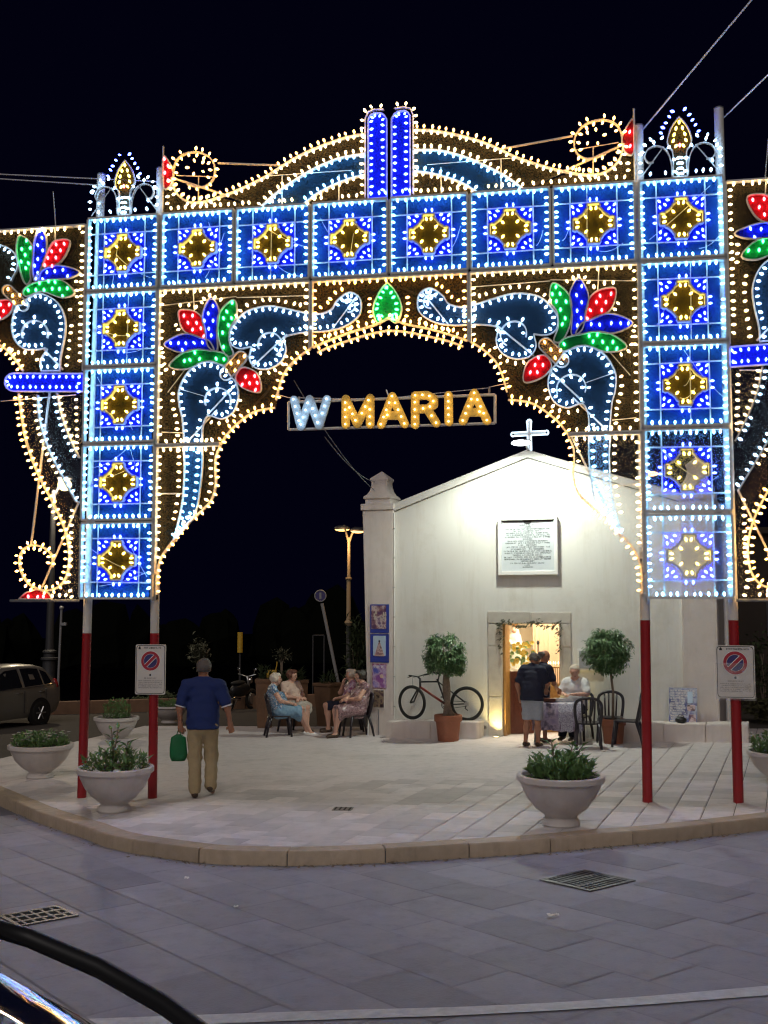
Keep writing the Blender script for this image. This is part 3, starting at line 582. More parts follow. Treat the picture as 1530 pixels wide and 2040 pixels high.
# posters on the left pilaster
def poster(name, label, px0, py0, px1, py1, border, pic, inner, extra=None):
    t = thing(name, label, 'poster', tuple(fo), TH); p0 = F(px0, py0, -.035); p1 = F(px1, py1, -.035); a0, a1, z0, z1 = p0[0], p1[0], p1[2], p0[2]
    b = MB(); cb(b, a0, a1, -.05, -.035, z0, z1); b.build('board', border, t, bevel=.003)
    l, r, bo, to = inner; w, h = a1-a0, z1-z0
    b = MB(); cb(b, a0+w*l, a1-w*r, -.0535, -.0505, z0+h*bo, z1-h*to); b.build('picture', pic, t)
    if extra: extra(t, a0, a1, z0, z1)
def robe(t, a0, a1, z0, z1):
    w, h = a1-a0, z1-z0; c = (a0+a1)/2
    b = MB(); b.prism([(c-w*.27, z0+h*.22), (c+w*.27, z0+h*.22), (c+w*.14, z0+h*.5), (c+w*.05, z0+h*.68), (c, z0+h*.76), (c-w*.05, z0+h*.68), (c-w*.14, z0+h*.5)], lambda a, z, q: (a, q, z), -.0565, -.054); b.build('robed_figure', M['poster_robe'], t)
    b = MB(); b.prism(circ((c, z0+h*.75), w*.05, n=10), lambda a, z, q: (a, q, z), -.059, -.057); b.build('figure_head', M['ink'], t)
def people(t, a0, a1, z0, z1):
    w, h = a1-a0, z1-z0; b = MB()
    for i in range(9):
        x = a0+w*(.2+.65*random.random()); z = z0+h*(.42+.25*random.random()); b.prism([(x-.022, z), (x+.022, z), (x+.012, z+.075), (x-.012, z+.075)], lambda a, zz, q: (a, q, zz), -.0565-.0004*i, -.0562-.0004*i)
    b.build('printed_figures', M['cream'], t)
def caption(t, a0, a1, z0, z1):
    b = MB(); w, h = a1-a0, z1-z0; glyphs(b, a0+w*.1, a1-w*.1, z0+h*.83, h*.085, lambda a, z: (a, -.0545, z), 1.3); b.build('caption', M['white_paint'], t, fix=False)
    b = MB(); b.prism(circ((a0+w*.68, z0+h*.5), w*.13, n=14), lambda a, z, q: (a, q, z), -.058, -.0545); b.build('printed_face', M['beige'], t)
poster('poster', 'blue edged poster with a group photo, topmost on the pilaster', 738, 1204, 775, 1261, M['poster_blue'], M['poster_group'], (.07, .14, .14, .04), people)
poster('poster', 'deep blue poster with a triangular robed figure on pale blue', 738, 1263, 775, 1320, M['poster_blue'], M['poster_sky'], (.16, .16, .24, .06), robe)
poster('poster', 'purple and blue poster under the robed figure poster', 742, 1322, 770, 1372, M['dress_purple'], M['poster_mix'], (.04, .04, .04, .04), caption)
poster('poster', 'dark poster with white edge, lowest on the pilaster', 743, 1373, 767, 1412, M['sign'], M['poster_dark'], (.06, .08, .06, .04))
t = thing('cable_duct', 'thin dark duct on the pilaster below the lowest poster', 'duct', tuple(fo), TH); p = F(754, 1440, -.04); b = MB(); cb(b, p[0]-.012, p[0]+.012, -.045, -.03, 0, F(754, 1413)[2]); b.build('duct', M['pole'], t)
# printed board leaning on the right bench
p0 = F(1333, 1446, -.25); p1 = F(1388, 1371, -.25); t = thing('printed_board', 'blue printed information board leaning above the long bench', 'board', tuple(FW((p0[0]+p1[0])/2, -.30, .40-.0)), TH)
bw = p1[0]-p0[0]; bh = p1[2]-p0[2]; zc_ = F(1360, 1446, -.3)[2]; t.location.z = fo[2]+zc_; tl = Matrix.Rotation(R(-14), 3, 'X')
def brd(name, m, x0, x1, z0, z1, y, fix=True): b = MB(); b.box((0, 0, 0), (x1-x0, .008, z1-z0)); b.v = [tuple(tl@Vector((q[0]+(x0+x1)/2, q[1]+y, q[2]+(z0+z1)/2))) for q in b.v]; return b.build(name, m, t)
brd('board', M['poster_text'], -bw/2, bw/2, 0, bh, 0)
brd('photo', M['poster_sky'], bw*.16, bw*.34, bh*.6, bh*.9, -.007); brd('photo', M['poster_robe'], bw*.15, bw*.42, bh*.4, bh*.55, -.007); brd('photo', M['poster_group'], bw*.2, bw*.45, bh*.08, bh*.3, -.007)
b = MB()
for r_ in range(13): glyphs(b, -bw*.45, bw*(.1 if r_ > 2 else .42), bh*(.9-.066*r_), bh*.04, lambda a, z: tuple(tl@Vector((a, -.006, z))), 1.3)
b.build('printed_text', M['sign'], t, fix=False)
p = FW(F(1356, 1443, -.5)[0], -.45, 0); zb_ = gz(p[0], p[1])+.335
t = thing('bag', 'small black bag lying at the foot of the printed board', 'bag', (p[0], p[1], zb_), TH)
b = MB(); b.ball((0, 0, .06), (.11, .07, .065), 12, 7); b.build('body', M['black'], t, smooth=True); MB().tube([(-.06, 0, .11), (-.03, -.02, .16), (.04, -.01, .15), (.06, 0, .11)], .008, 6).build('strap', M['black'], t, smooth=True)
# ------------------------------------------------------------------ festival light frames
BP = [(.011, -.004), (.014, .006), (.024, .024), (.0255, .036), (.019, .054), (.009, .068), (.002, .073)]
def _bulb():
    v = []; f = []; n = 6
    for r, z in BP:
        for k in range(n): v.append((r*math.cos(2*math.pi*k/n), r*math.sin(2*math.pi*k/n), z))
    for i in range(len(BP)-1):
        for k in range(n): a = i*n+k; c = i*n+(k+1) % n; f.append((a, c, c+n, a+n))
    f.append(tuple((len(BP)-1)*n+k for k in range(n))); f.append(tuple(range(n))[::-1]); return np.array(v), f
BV, BF = _bulb(); BV = BV*.68
def bulb_verts(u, v, du, dv, w=0, dw=.0, sc=1):
    p = AP(u, v, w); ax = du*EU+dv*EZ+dw*EN; ax = ax/np.linalg.norm(ax); s1 = EN-ax*(EN@ax); s1 /= np.linalg.norm(s1); s2 = np.cross(ax, s1)
    return p+sc*(BV[:, :1]*s1+BV[:, 1:2]*s2+BV[:, 2:]*ax)
def bulb_mesh(name, lst, m, parent, single=False, loc=None):
    if not lst: return
    if single:
        for e in lst:
            me = bpy.data.meshes.new('bulb'); me.from_pydata([tuple(q) for q in bulb_verts(*e)], [], BF); me.materials.append(m); me.shade_smooth(); link('bulb', me, parent)
        return
    V = np.concatenate([bulb_verts(*e) for e in lst]); n = len(BV); F_ = [tuple(i+k*n for i in f) for k in range(len(lst)) for f in BF]
    me = bpy.data.meshes.new(name); me.from_pydata([tuple(q) for q in V], [], F_); me.materials.append(m); me.shade_smooth()
    return link(name, me, parent, 'stuff')
def strip(bb, path, closed=False, t=.02, w0=-.05, w1=-.006):
    "thin board set on edge that follows a line in the plane of the frame"
    P = np.array(path, float); N = len(P)
    if closed: d = np.roll(P, -1, 0)-np.roll(P, 1, 0)
    else: d = np.gradient(P, axis=0)
    d /= np.maximum(np.linalg.norm(d, axis=1), 1e-9)[:, None]; nn = np.stack([-d[:, 1], d[:, 0]], 1)*t/2
    a, c = P+nn, P-nn; v = []
    for i in range(N): v += [AP(*a[i], w0), AP(*a[i], w1), AP(*c[i], w1), AP(*c[i], w0)]
    f = []
    for i in range(N if closed else N-1):
        j = (i+1) % N
        for k in range(4): f.append((i*4+k, i*4+(k+1) % 4, j*4+(k+1) % 4, j*4+k))
    if not closed: f += [(3, 2, 1, 0), tuple(4*(N-1)+k for k in range(4))]
    bb.add(v, f); return bb
def along_bulbs(path, sides, sp=.103, off=.022, closed=False, inset=.05, w=.014, dw=.1):
    P = np.array(path+[path[0]] if closed else path, float); L = np.r_[0, np.cumsum(np.linalg.norm(np.diff(P, axis=0), axis=1))]
    n = max(1, int(round((L[-1]-(0 if closed else 2*inset))/sp))); out = []
    ts = [L[-1]*(k+.5)/n for k in range(n)] if closed else list(np.linspace(inset, max(inset+.001, L[-1]-inset), n+1))
    for s in sides:
        for q in ts:
            q = min(max(q+random.uniform(-.012, .012), 0), L[-1]); i = min(max(np.searchsorted(L, q)-1, 0), len(P)-2); d = P[i+1]-P[i]; l = np.linalg.norm(d)
            if l < 1e-9 or random.random() < .012: continue
            d /= l; pt = P[i]+d*(q-L[i]); nn = np.array([-d[1], d[0]])*s; a = random.gauss(0, .2); nr = nn*math.cos(a)+d*math.sin(a)
            out.append((pt[0]+nn[0]*off, pt[1]+nn[1]*off, nr[0], nr[1], w, dw+random.gauss(0, .12), random.uniform(.86, 1.1)))
    return out
def inpoly(p, poly):
    c = False; x, y = p
    for i in range(len(poly)):
        (x1, y1), (x2, y2) = poly[i-1], poly[i]
        if (y1 > y) != (y2 > y) and x < (x2-x1)*(y-y1)/(y2-y1)+x1: c = not c
    return c
def rod(bb, pts, r=.012, w=-.06, n=6): return bb.tube([AP(u, v, w) for u, v in pts], r, n)
CLEAR = False
def added_glow_net(name, poly, parent, m='glow_net', w=-.065):  # added sheet behind open frames; stands in for glow round the bulbs
    if CLEAR: m = {'glow_panel': 'glow_thin_panel', 'glow_blue': 'glow_thin_blue', 'glow_gold': 'glow_thin', 'glow_teal': 'glow_thin_panel'}.get(m, 'glow_thin')
    return MB().sheet(poly, AP, w).build(name, M[m], parent, fix=False)
def athing(name, label, cat, u, v, group=None):
    "Empty at the frame's foot; its parts are given in world space"
    o = thing(name, label, cat, tuple(AP(u, v)), 0, group); bpy_pin.append(o); return o
bpy_pin = []
W2, H5 = 1.0854, (5.4657-.0537)/5
TL0, TL1 = -4.2842, -4.2842+W2; TR0, TR1 = 3.3334, 3.3334+W2; VT, VB = 5.4657-.0, .0537
# note: v is measured from camera height, as AP expects

def light_panel(parent, u0, v0, w, h, posts):
    "one square of the towers and the beam: frame, rods, rosette, bulbs"
    fr = MB(); X = lambda a: u0+a*w; Y = lambda c: v0+c*h; e = .017
    for pth in ([(X(0)+e, Y(0)+e), (X(1)-e, Y(0)+e)], [(X(0)+e, Y(1)-e), (X(1)-e, Y(1)-e)]): strip(fr, pth, t=.03, w0=-.06, w1=.03)
    for pth in ([(X(0)+e, Y(0)+e+.016), (X(0)+e, Y(1)-e-.016)], [(X(1)-e, Y(0)+e+.016), (X(1)-e, Y(1)-e-.016)]): strip(fr, pth, t=.03, w0=-.06, w1=.03)
    p = fr.build('light_panel', M['white_frame'], parent)
    for a in (.22, .78):
        b = MB(); rod(b, [(X(a), Y(.02)), (X(a), Y(.98))], .010, -.055); b.build('rod', M['white_frame'], p)
        b = MB(); rod(b, [(X(.02), Y(a+random.uniform(-.01, .01))), (X(.98), Y(a+random.uniform(-.01, .01)))], .010, -.032); b.build('rod', M['white_frame'], p)
    if random.random() < .45:
        b = MB(); q = random.uniform(.4, .6); rod(b, [(X(q), Y(.03)), (X(q+.01), Y(.97))], .007, .0); b.build('rod', M['white_frame'], p)
    e0, e1 = ((.145, .085) if u0 < 0 else (.07, .085)) if posts else (.03, .03); added_glow_net('added_glow_net', [(X(0)+e0, Y(0)+.03), (X(1)-e1, Y(0)+.03), (X(1)-e1, Y(1)-.03), (X(0)+e0, Y(1)-.03)], p, 'glow_panel', -.068)
    for q in range(random.choice((1, 2, 2, 3))):
        xa, ya, xb, yb = [random.uniform(.05, .95) for _ in range(4)]; sg = random.uniform(.02, .12)
        b = MB(); rod(b, [(X(xa+(xb-xa)*k/10), Y(ya+(yb-ya)*k/10)-sg*4*(k/10)*(1-k/10)*.5) for k in range(11)], .0038, random.uniform(-.05, .0), 4); b.build('wire', M['cable'], p)
    k = []
    for qx, qy in ((1, 1), (-1, 1), (-1, -1), (1, -1)):
        arc = [(qx*(.265-.185*math.cos(R(a))), qy*(.265-.185*math.sin(R(a)))) for a in range(10, 81, 14)]
        if qx*qy < 0: arc = arc[::-1]
        k += [(qx*.262, qy*.07), (qx*.205, qy*.075)]+arc+[(qx*.075, qy*.205), (qx*.07, qy*.262)] if qx*qy > 0 else [(qx*.07, qy*.262), (qx*.075, qy*.205)]+arc+[(qx*.205, qy*.075), (qx*.262, qy*.07)]
    # order the outline by angle
    k = sorted(k, key=lambda q: math.atan2(q[1], q[0]))
    ro = [(X(.5+a*.95), Y(.5+c*.95)) for a, c in k]
    ros = strip(MB(), ro, True, .022, -.045, .03).build('rosette', M['white_frame'], p)
    added_glow_net('added_glow_net', ro, p, 'glow_gold', -.05)
    kq = [(X(.5+a*.95), Y(.5+c*.95)) for a, c in k]
    for q in range(4):
        a0_ = q*90; sx_, sy_ = [(1, 1), (-1, 1), (-1, -1), (1, -1)][q]; cor = [e for e in kq if (e[0]-X(.5))*sx_ > .055*w and (e[1]-Y(.5))*sy_ > .055*h]
        added_glow_net('added_glow_net', cor+[(X(.5+sx_*.072), Y(.5+sy_*.275)), (X(.5+sx_*.275), Y(.5+sy_*.275)), (X(.5+sx_*.275), Y(.5+sy_*.072))] if False else cor+[(X(.5+sx_*(.072 if sx_*sy_ > 0 else .275)), Y(.5+sy_*(.275 if sx_*sy_ > 0 else .072))), (X(.5+sx_*.275), Y(.5+sy_*.275)), (X(.5+sx_*(.275 if sx_*sy_ > 0 else .072)), Y(.5+sy_*(.072 if sx_*sy_ > 0 else .275)))], p, 'glow_blue', -.058)
    gold = []
    for a, c, da, dc in [(-.035, .215, .25, -1), (.035, .215, -.25, -1), (-.035, -.215, .25, 1), (.035, -.215, -.25, 1), (.215, .035, -1, -.25), (.215, -.035, -1, .25), (-.215, .035, 1, -.25), (-.215, -.035, 1, .25), (.105, .105, -1, -1), (-.105, .105, 1, -1), (-.105, -.105, 1, 1), (.105, -.105, -1, 1)]:
        gold.append((X(.5+a), Y(.5+c), da, dc, -.01, .15))
    bulb_mesh('bulb', gold, M['gold'], p, single=True)
    blue = []
    for qx, qy in ((1, 1), (-1, 1), (-1, -1), (1, -1)):
        for ang in (12, 45, 78): blue.append((X(.5+qx*(.265-.135*math.cos(R(ang)))), Y(.5+qy*(.265-.135*math.sin(R(ang)))), qx*math.cos(R(ang)), qy*math.sin(R(ang)), -.02, .15))
        blue.append((X(.5+qx*.235), Y(.5+qy*.215), qx, qy, -.02, .15))
    for a in (-.04, .04): blue += [(X(.5+a), Y(.5+.285), 0, 1, -.01, .1), (X(.5+a), Y(.5-.285), 0, -1, -.01, .1), (X(.5+.285), Y(.5+a), 1, 0, -.01, .1), (X(.5-.285), Y(.5+a), -1, 0, -.01, .1)]
    bulb_mesh('blue_bulb_string', blue, M['blue'], p)
    bo = along_bulbs([(X(.07), Y(1)-.03), (X(.93), Y(1)-.03)], [-1], .092, .01)+along_bulbs([(X(.07), Y(0)+.03), (X(.93), Y(0)+.03)], [1], .092, .01)
    bo += along_bulbs([(X(0)+.03, Y(.1)), (X(0)+.03, Y(.9))], [-1], .092, .01)+along_bulbs([(X(1)-.03, Y(.1)), (X(1)-.03, Y(.9))], [1], .092, .01)
    bulb_mesh('border_bulb_string', bo, M['cool'], p)
    return p
def tower(u0, label):
    t = athing('light_tower', label, 'light tower', u0+W2/2, VB, 'light towers of the festival gate')
    global CLEAR
    for i in range(5): CLEAR = u0 > 0 and i < 2; light_panel(t, u0, VB+i*H5+.006, W2, H5-.012, True)
    CLEAR = False
    return t
tower(TL0, 'left light tower of five stacked blue squares beside the car'); tower(TR0, 'right light tower of five stacked blue squares, partly before the chapel')
t = athing('light_beam', 'horizontal row of six blue light squares joining the two towers', 'light beam', UC, VT-H5)
bw_ = (TR0-TL1-.04)/6
for i in range(6): light_panel(t, TL1+.02+i*bw_+.004, VT-H5+.006, bw_-.008, H5-.012, False)

# -- motifs
def motif(parent, name, outline, bm_, sides=(1,), closed=True, sp=.105, glow_m='glow_dense', frame=True, w=-.05, extra=None, off=.03):
    "closed outline frame with bulbs inside and an added glow sheet behind"
    p = strip(MB(), outline, closed, .018, -.045, -.006).build(name, M['white_frame'], parent)
    if glow_m and closed: added_glow_net('added_glow_net', outline, p, glow_m, w)
    ar = sum(outline[i-1][0]*outline[i][1]-outline[i][0]*outline[i-1][1] for i in range(len(outline)))
    s = 1 if ar > 0 else -1
    lst = along_bulbs(outline, [s*q for q in sides], sp, off, closed)
    if extra: lst += extra
    bulb_mesh('bulb_string', lst, M[bm_], p)
    return p
def leaf_bulbs(outline, sp=.118):
    "rows of bulbs that fill a slim leaf"
    o = np.array(outline); lo, hi = o.min(0), o.max(0); out = []; v = lo[1]+.03
    r = 0
    while v < hi[1]-.02:
        u = lo[0]+.03+(r % 2)*sp*.5
        while u < hi[0]-.02:
            q = (u+random.gauss(0, .008), v+random.gauss(0, .008))
            if inpoly(q, outline) and min(np.hypot(*(o-np.array(q)).T)) > .03: out.append((q[0], q[1]-.025, random.gauss(0, .25), 1, -.02, .2))
            u += sp
        v += sp*.86; r += 1
    return out
def leaf(parent, name, pts, bm_, m, n=4, glow_m='glow_dense', smooth=True):
    o = crom(apx(pts, m), True, n) if smooth else apx(pts, m)
    p = strip(MB(), o, True, .016, -.045, -.006).build(name, M['white_frame'], parent)
    added_glow_net('added_glow_net', o, p, {'red': 'glow_red', 'green': 'glow_green', 'blue': 'glow_blue'}.get(bm_, glow_m), -.05); bulb_mesh('bulb_string', leaf_bulbs(o), M[bm_], p); return p
def capsule_px(a, c, r, n=8):
    a, c = np.array(a, float), np.array(c, float); d = (c-a)/np.linalg.norm(c-a); an = math.degrees(math.atan2(d[1], d[0]))
    return [tuple(c+r*np.array([math.cos(R(an+q)), math.sin(R(an+q))])) for q in np.linspace(-90, 90, n)]+[tuple(a+r*np.array([math.cos(R(an+q)), math.sin(R(an+q))])) for q in np.linspace(90, 270, n)]
def ringpx(c, r, m, n=24, a0=0, a1=360, ry=None):
    full = abs(a1-a0) > 359
    return apx([(c[0]+r*math.cos(R(a0+(a1-a0)*k/n)), c[1]+(ry or r)*math.sin(R(a0+(a1-a0)*k/n))) for k in range(n if full else n+1)], m)
def contour(parent, name, path, bm_, sides, sp=.102, t=.024, m=False):
    p = strip(MB(), path, False, t, -.05, -.004).build(name, M['white_frame'], parent); s = -1 if m else 1
    bulb_mesh('bulb_string', along_bulbs(path, [s*q for q in sides], sp, .02), M[bm_], p); return p
def brace(parent, a, c, m=False, r=.017, w=-.085):
    b = MB(); rod(b, apx([a, c], m), r, w, 8); b.build('brace', M['white_frame'], parent, smooth=50)

# opening contour, left half (photo pixels); the right half is its mirror image
OP_TOP = [(772, 634), (742, 648), (690, 664), (631, 688), (600, 706), (574, 731), (562, 752), (554, 775), (549, 797)]
OP_LOW = [(547, 812), (526, 815), (500, 823), (470, 846), (451, 866), (438, 886)]
OP_LEG = [(438, 888), (429, 911), (428, 936), (429, 964), (420, 996), (395, 1023), (363, 1052), (343, 1078), (322, 1107), (313, 1134), (311, 1160), (311, 1194)]
IN_TOP = [(771, 658), (729, 667), (663, 688), (631, 702)]
def spandrel(m):
    s = 'right' if m else 'left'; sd = -1 if m else 1
    ui = TL1+.012; F2 = lambda pts: [(2*UC-u, v) for u, v in pts] if m else pts
    jx = A(617, 640)[0]; vt = VT-H5-.02; vj = A(374, 886)[1]
    t = athing('light_spandrel', ['spandrel of warm bulbs with flower spray beside the left light tower', 'spandrel of warm bulbs with flower spray beside the right light tower'][m], 'light spandrel', (2*UC-ui if m else ui), vj, 'flower spandrels of the festival gate')
    top = crom(apx(OP_TOP), n=5); low = crom(apx(OP_LOW), n=4); arc = [q for q in top if q[0] <= jx]+low
    poly = [(ui, vj+.01), (ui, vt), (jx, vt)]+arc[:-1]+[(arc[-1][0], vj+.01)]
    added_glow_net('added_glow_net', F2(poly), t, 'glow_net', -.07)
    bd = [(arc[-1][0], vj+.012), (ui, vj+.012), (ui, vt), (jx, vt), (jx, arc[0][1])]
    p = MB()
    for i in range(4): strip(p, F2([bd[i], bd[i+1]]), False, .024, -.06, .03)
    p = p.build('border_frame', M['white_frame'], t)
    bl = along_bulbs(F2([(ui+.02, vj+.1), (ui+.02, vt-.05)]), [-sd], .12, .01)+along_bulbs(F2([(ui+.05, vt-.015), (jx-.05, vt-.015)]), [-sd], .103, .01)+along_bulbs(F2([(jx-.015, vt-.06), (jx-.015, arc[0][1]+.05)]), [-sd], .103, .01)+along_bulbs(F2([(ui+.1, vj+.025), (arc[-1][0]-.05, vj+.025)]), [sd], .103, .01)
    bulb_mesh('bulb_string', bl, M['warm'], p)
    pt = [q for q in top if q[0] <= jx]
    contour(t, 'arch_contour', F2(pt), 'amber', (1, -1), m=m); contour(t, 'arch_contour', F2(low), 'amber', (1, -1), m=m)
    # flower spray
    leaf(t, 'petal', [(356, 618), (378, 617), (394, 624), (403, 638), (408, 672), (384, 667), (365, 658), (356, 638)], 'red', m)
    leaf(t, 'blue_leaf', [(420, 591), (406, 613), (402, 634), (407, 660), (414, 690), (432, 697), (431, 660), (435, 632), (434, 613)], 'blue', m)
    leaf(t, 'blue_leaf', [(326, 685), (349, 669), (374, 664), (402, 673), (416, 679), (424, 698), (394, 695), (365, 701), (343, 697)], 'blue', m)
    leaf(t, 'green_leaf', [(465, 596), (446, 609), (434, 628), (432, 650), (436, 682), (450, 708), (464, 705), (456, 680), (458, 652), (469, 634), (471, 613)], 'green', m)
    leaf(t, 'green_leaf', [(336, 727), (357, 706), (382, 696), (410, 697), (445, 703), (455, 716), (444, 728), (424, 720), (402, 721), (378, 733), (351, 735)], 'green', m)
    leaf(t, 'petal', [(482, 731), (508, 740), (518, 760), (517, 780), (496, 778), (476, 767), (468, 750)], 'red', m)
    leaf(t, 'flower_stalk', capsule_px((479, 711), (449, 745), 12), 'amber', m, smooth=False)
    # upper scroll
    up = crom(apx([(500, 690), (476, 694), (459, 684), (457, 662), (467, 644), (484, 624), (508, 613), (539, 609), (574, 615), (600, 621), (616, 624)], m), n=5)
    dn = crom(apx([(616, 661), (590, 664), (566, 672), (569, 697), (559, 720), (535, 734), (508, 732), (496, 714), (500, 690)], m), n=5)
    motif(t, 'scroll_band', up+dn[::1], 'ice', (1,), sp=.106, glow_m='glow_teal')
    strip_ = [up+dn]; 
    p2 = contour(t, 'scroll_spiral', ringpx((537, 686), 24, m, 22, -200, 60), 'ice', (1, -1), .15, .016, m)
    # lower scroll
    lo = crom(apx([(444, 727), (408, 720), (376, 738), (356, 774), (356, 807), (362, 833), (366, 884)], m), n=5)
    l2 = crom(apx([(402, 884), (403, 850), (414, 828), (441, 834), (464, 820), (474, 790), (470, 764), (458, 748)], m), n=5)
    motif(t, 'scroll_band', lo+l2, 'ice', (1,), sp=.106, glow_m='glow_teal')
    contour(t, 'scroll_spiral', ringpx((433, 798), 26, m, 22, -200, 20), 'ice', (1, -1), .15, .016, m)
    # bulbs that follow the motifs on the warm ground
    ex = along_bulbs(crom(apx([(470, 640), (486, 619), (510, 606), (540, 602), (576, 608), (606, 615)], m), n=4), [sd], .106, .012)
    ex += along_bulbs(crom(apx([(350, 778), (350, 808), (357, 836), (360, 876)], m), n=4), [-sd], .106, .012)
    ex += along_bulbs(crom(apx([(570, 704), (560, 726), (536, 740), (512, 740)], m), n=4), [sd], .11, .0)+along_bulbs(crom(apx([(478, 792), (467, 824), (442, 840), (416, 838)], m), n=4), [sd], .11, .0)
    ex += along_bulbs(apx([(352, 612), (380, 611), (397, 618)], m), [sd], .1, 0)+along_bulbs(apx([(350, 640), (362, 662)], m), [-sd], .1, 0)+along_bulbs(apx([(444, 602), (414, 590), (400, 612)], m), [-sd], .09, 0)+along_bulbs(apx([(326, 694), (330, 720), (332, 734), (352, 742)], m), [-sd], .09, 0)
    bulb_mesh('motif_bulb_string', ex, M['warm'], t)
    brace(t, (330, 780), (376, 720), m); brace(t, (500, 665), (552, 612), m); brace(t, (410, 826), (470, 762), m, .012, -.05); brace(t, (500, 730), (570, 664), m, .012, -.05); brace(t, (370, 880), (430, 815), m, .012, -.05); brace(t, (330, 690), (420, 595), m, .014); brace(t, (480, 830), (590, 712), m, .015); brace(t, (322, 608), (470, 590), m, .006, -.02); brace(t, (320, 860), (362, 862), m, .006, -.03); brace(t, (384, 578), (386, 618), m, .008, -.02); brace(t, (470, 592), (616, 588), m, .006, -.02); brace(t, (356, 774), (410, 790), m, .005, -.02)
    # lower piece
    global CLEAR; CLEAR = m
    t2 = athing('light_leg_panel', ['curved light leg panel hanging beside the left light tower', 'curved light leg panel in front of the chapel wall'][m], 'light panel', (2*UC-ui if m else ui), VB, 'curved leg panels of the festival gate')
    leg = crom(apx(OP_LEG), n=4); po = [(ui, VB)]+[(ui, vj-.016)]+leg
    po = [q for i, q in enumerate(po) if i < 2 or q[0] > ui+.002]
    added_glow_net('added_glow_net', F2(po), t2, 'glow_net', -.07)
    p = strip(MB(), F2([(ui, VB+.35), (ui, vj-.018)]), False, .022, -.06, .03); strip(p, F2([(ui+.014, vj-.018), (leg[0][0], vj-.018)]), False, .022, -.06, .03); p = p.build('border_frame', M['white_frame'], t2)
    bulb_mesh('bulb_string', along_bulbs(F2([(ui+.02, VB+.55), (ui+.02, vj-.1)]), [-sd], .103, .01)+along_bulbs(F2([(ui+.06, vj-.035), (leg[0][0]-.04, vj-.035)]), [-sd], .103, .01), M['warm'], p)
    contour(t2, 'leg_contour', F2([q for q in leg if q[1] > VB+.02]), 'amber', (1,), .103, m=m)
    ri = crom(apx([(364, 888), (366, 916), (366, 944), (363, 993), (354, 1040), (345, 1073)], m), n=4); rj = crom(apx([(348, 1073), (371, 1048), (389, 1019), (397, 977), (402, 928), (402, 888)], m), n=4)
    motif(t2, 'ribbon', ri+rj, 'cool', (1,), sp=.106, glow_m='glow_teal')
    iv = [q for q in leg if q[1] < vj-.1]
    bulb_mesh('motif_bulb_string', along_bulbs([q for q in F2([(u-.075, v+.02) for u, v in leg]) if VB+1.0 < q[1] < vj-.05], [sd], .106, 0)+along_bulbs([(u-sd*.04, v) for u, v in ri if v > VB+1.], [-sd], .106, 0), M['warm'], t2)
    brace(t2, (346, 1078), (436, 880), m, .014); brace(t2, (320, 983), (362, 983), m, .010, -.03); brace(t2, (320, 1106), (350, 1070), m, .012); CLEAR = False
spandrel(False); spandrel(True)
# keystone panel between the spandrels
t = athing('light_keystone', 'warm light panel with green heart leaf at the crown of the arch', 'light panel', UC, VT-H5-.6)
vt = VT-H5-.02; jl = A(617, 640)[0]+.03; top = crom(apx(OP_TOP), n=5); hb = [q for q in top if q[0] >= jl]; full = hb[::-1]+[(2*UC-u, v) for u, v in hb[1:]]
jr = 2*UC-jl
added_glow_net('added_glow_net', [(jr, vt), (jl, vt)]+full, t, 'glow_net', -.07)
p = MB()
for a, c in (((jl, full[0][1]), (jl, vt)), ((jl, vt), (jr, vt)), ((jr, vt), (jr, full[-1][1]))): strip(p, [a, c], False, .022, -.06, .03)
p = p.build('border_frame', M['white_frame'], t)
bulb_mesh('bulb_string', along_bulbs([(jl+.05, vt-.015), (jr-.05, vt-.015)], [-1], .103, .01)+along_bulbs([(jl+.015, vt-.08), (jl+.015, full[0][1]+.1)], [1], .103, .01)+along_bulbs([(jr-.015, vt-.08), (jr-.015, full[-1][1]+.1)], [-1], .103, .01), M['amber'], p)
contour(t, 'arch_contour', full, 'amber', (1, ), .108)
low = crom(apx(IN_TOP), n=5); fl = low[::-1]+[(2*UC-u, v) for u, v in low[1:]]; contour(t, 'arch_contour', fl, 'amber', (1, -1), .108)
hx = [(771, 562), (757, 578), (745, 603), (743, 622), (749, 640), (756, 644), (771, 632)]
o = crom(apx(hx[:6]), n=4)+[apx([hx[6]])[0]]; cu = apx([(771, 562)])[0][0]; o = o+[(2*cu-u, v) for u, v in o[-2:0:-1]]
p = strip(MB(), o, True, .018, -.045, -.006).build('green_heart', M['white_frame'], t); added_glow_net('added_glow_net', o, p, 'glow_green', -.05)
ar = sum(o[i-1][0]*o[i][1]-o[i][0]*o[i-1][1] for i in range(len(o))); bulb_mesh('bulb_string', along_bulbs(o, [1 if ar > 0 else -1], .095, .035, True), M['green'], p)
for m in (False, True):
    sd = -1 if m else 1
    oo = crom(apx([(621, 625), (640, 624), (660, 615), (670, 599), (694, 582), (714, 590), (719, 610), (712, 631), (683, 651), (650, 659), (621, 661)], m), n=5)
    motif(t, 'scroll_band', oo, 'ice', (1,), sp=.106, glow_m='glow_teal')
    contour(t, 'scroll_spiral', ringpx((694, 608), 13, m, 14, -150, 100), 'ice', (-1,), .1, .014, m)
    bulb_mesh('motif_bulb_string', along_bulbs(crom(apx([(735, 590), (733, 612), (736, 632), (745, 650)], m), n=3), [sd], .09, 0)+along_bulbs(crom(apx([(636, 618), (655, 606), (668, 588), (690, 576)], m), n=3), [sd], .1, 0)+along_bulbs(crom(apx([(716, 636), (690, 655), (640, 668)], m), n=3), [sd], .08, 0), M['amber'], t)
    brace(t, (718, 590), (764, 566), m, .014); brace(t, (660, 655), (712, 585), m, .01, -.04)

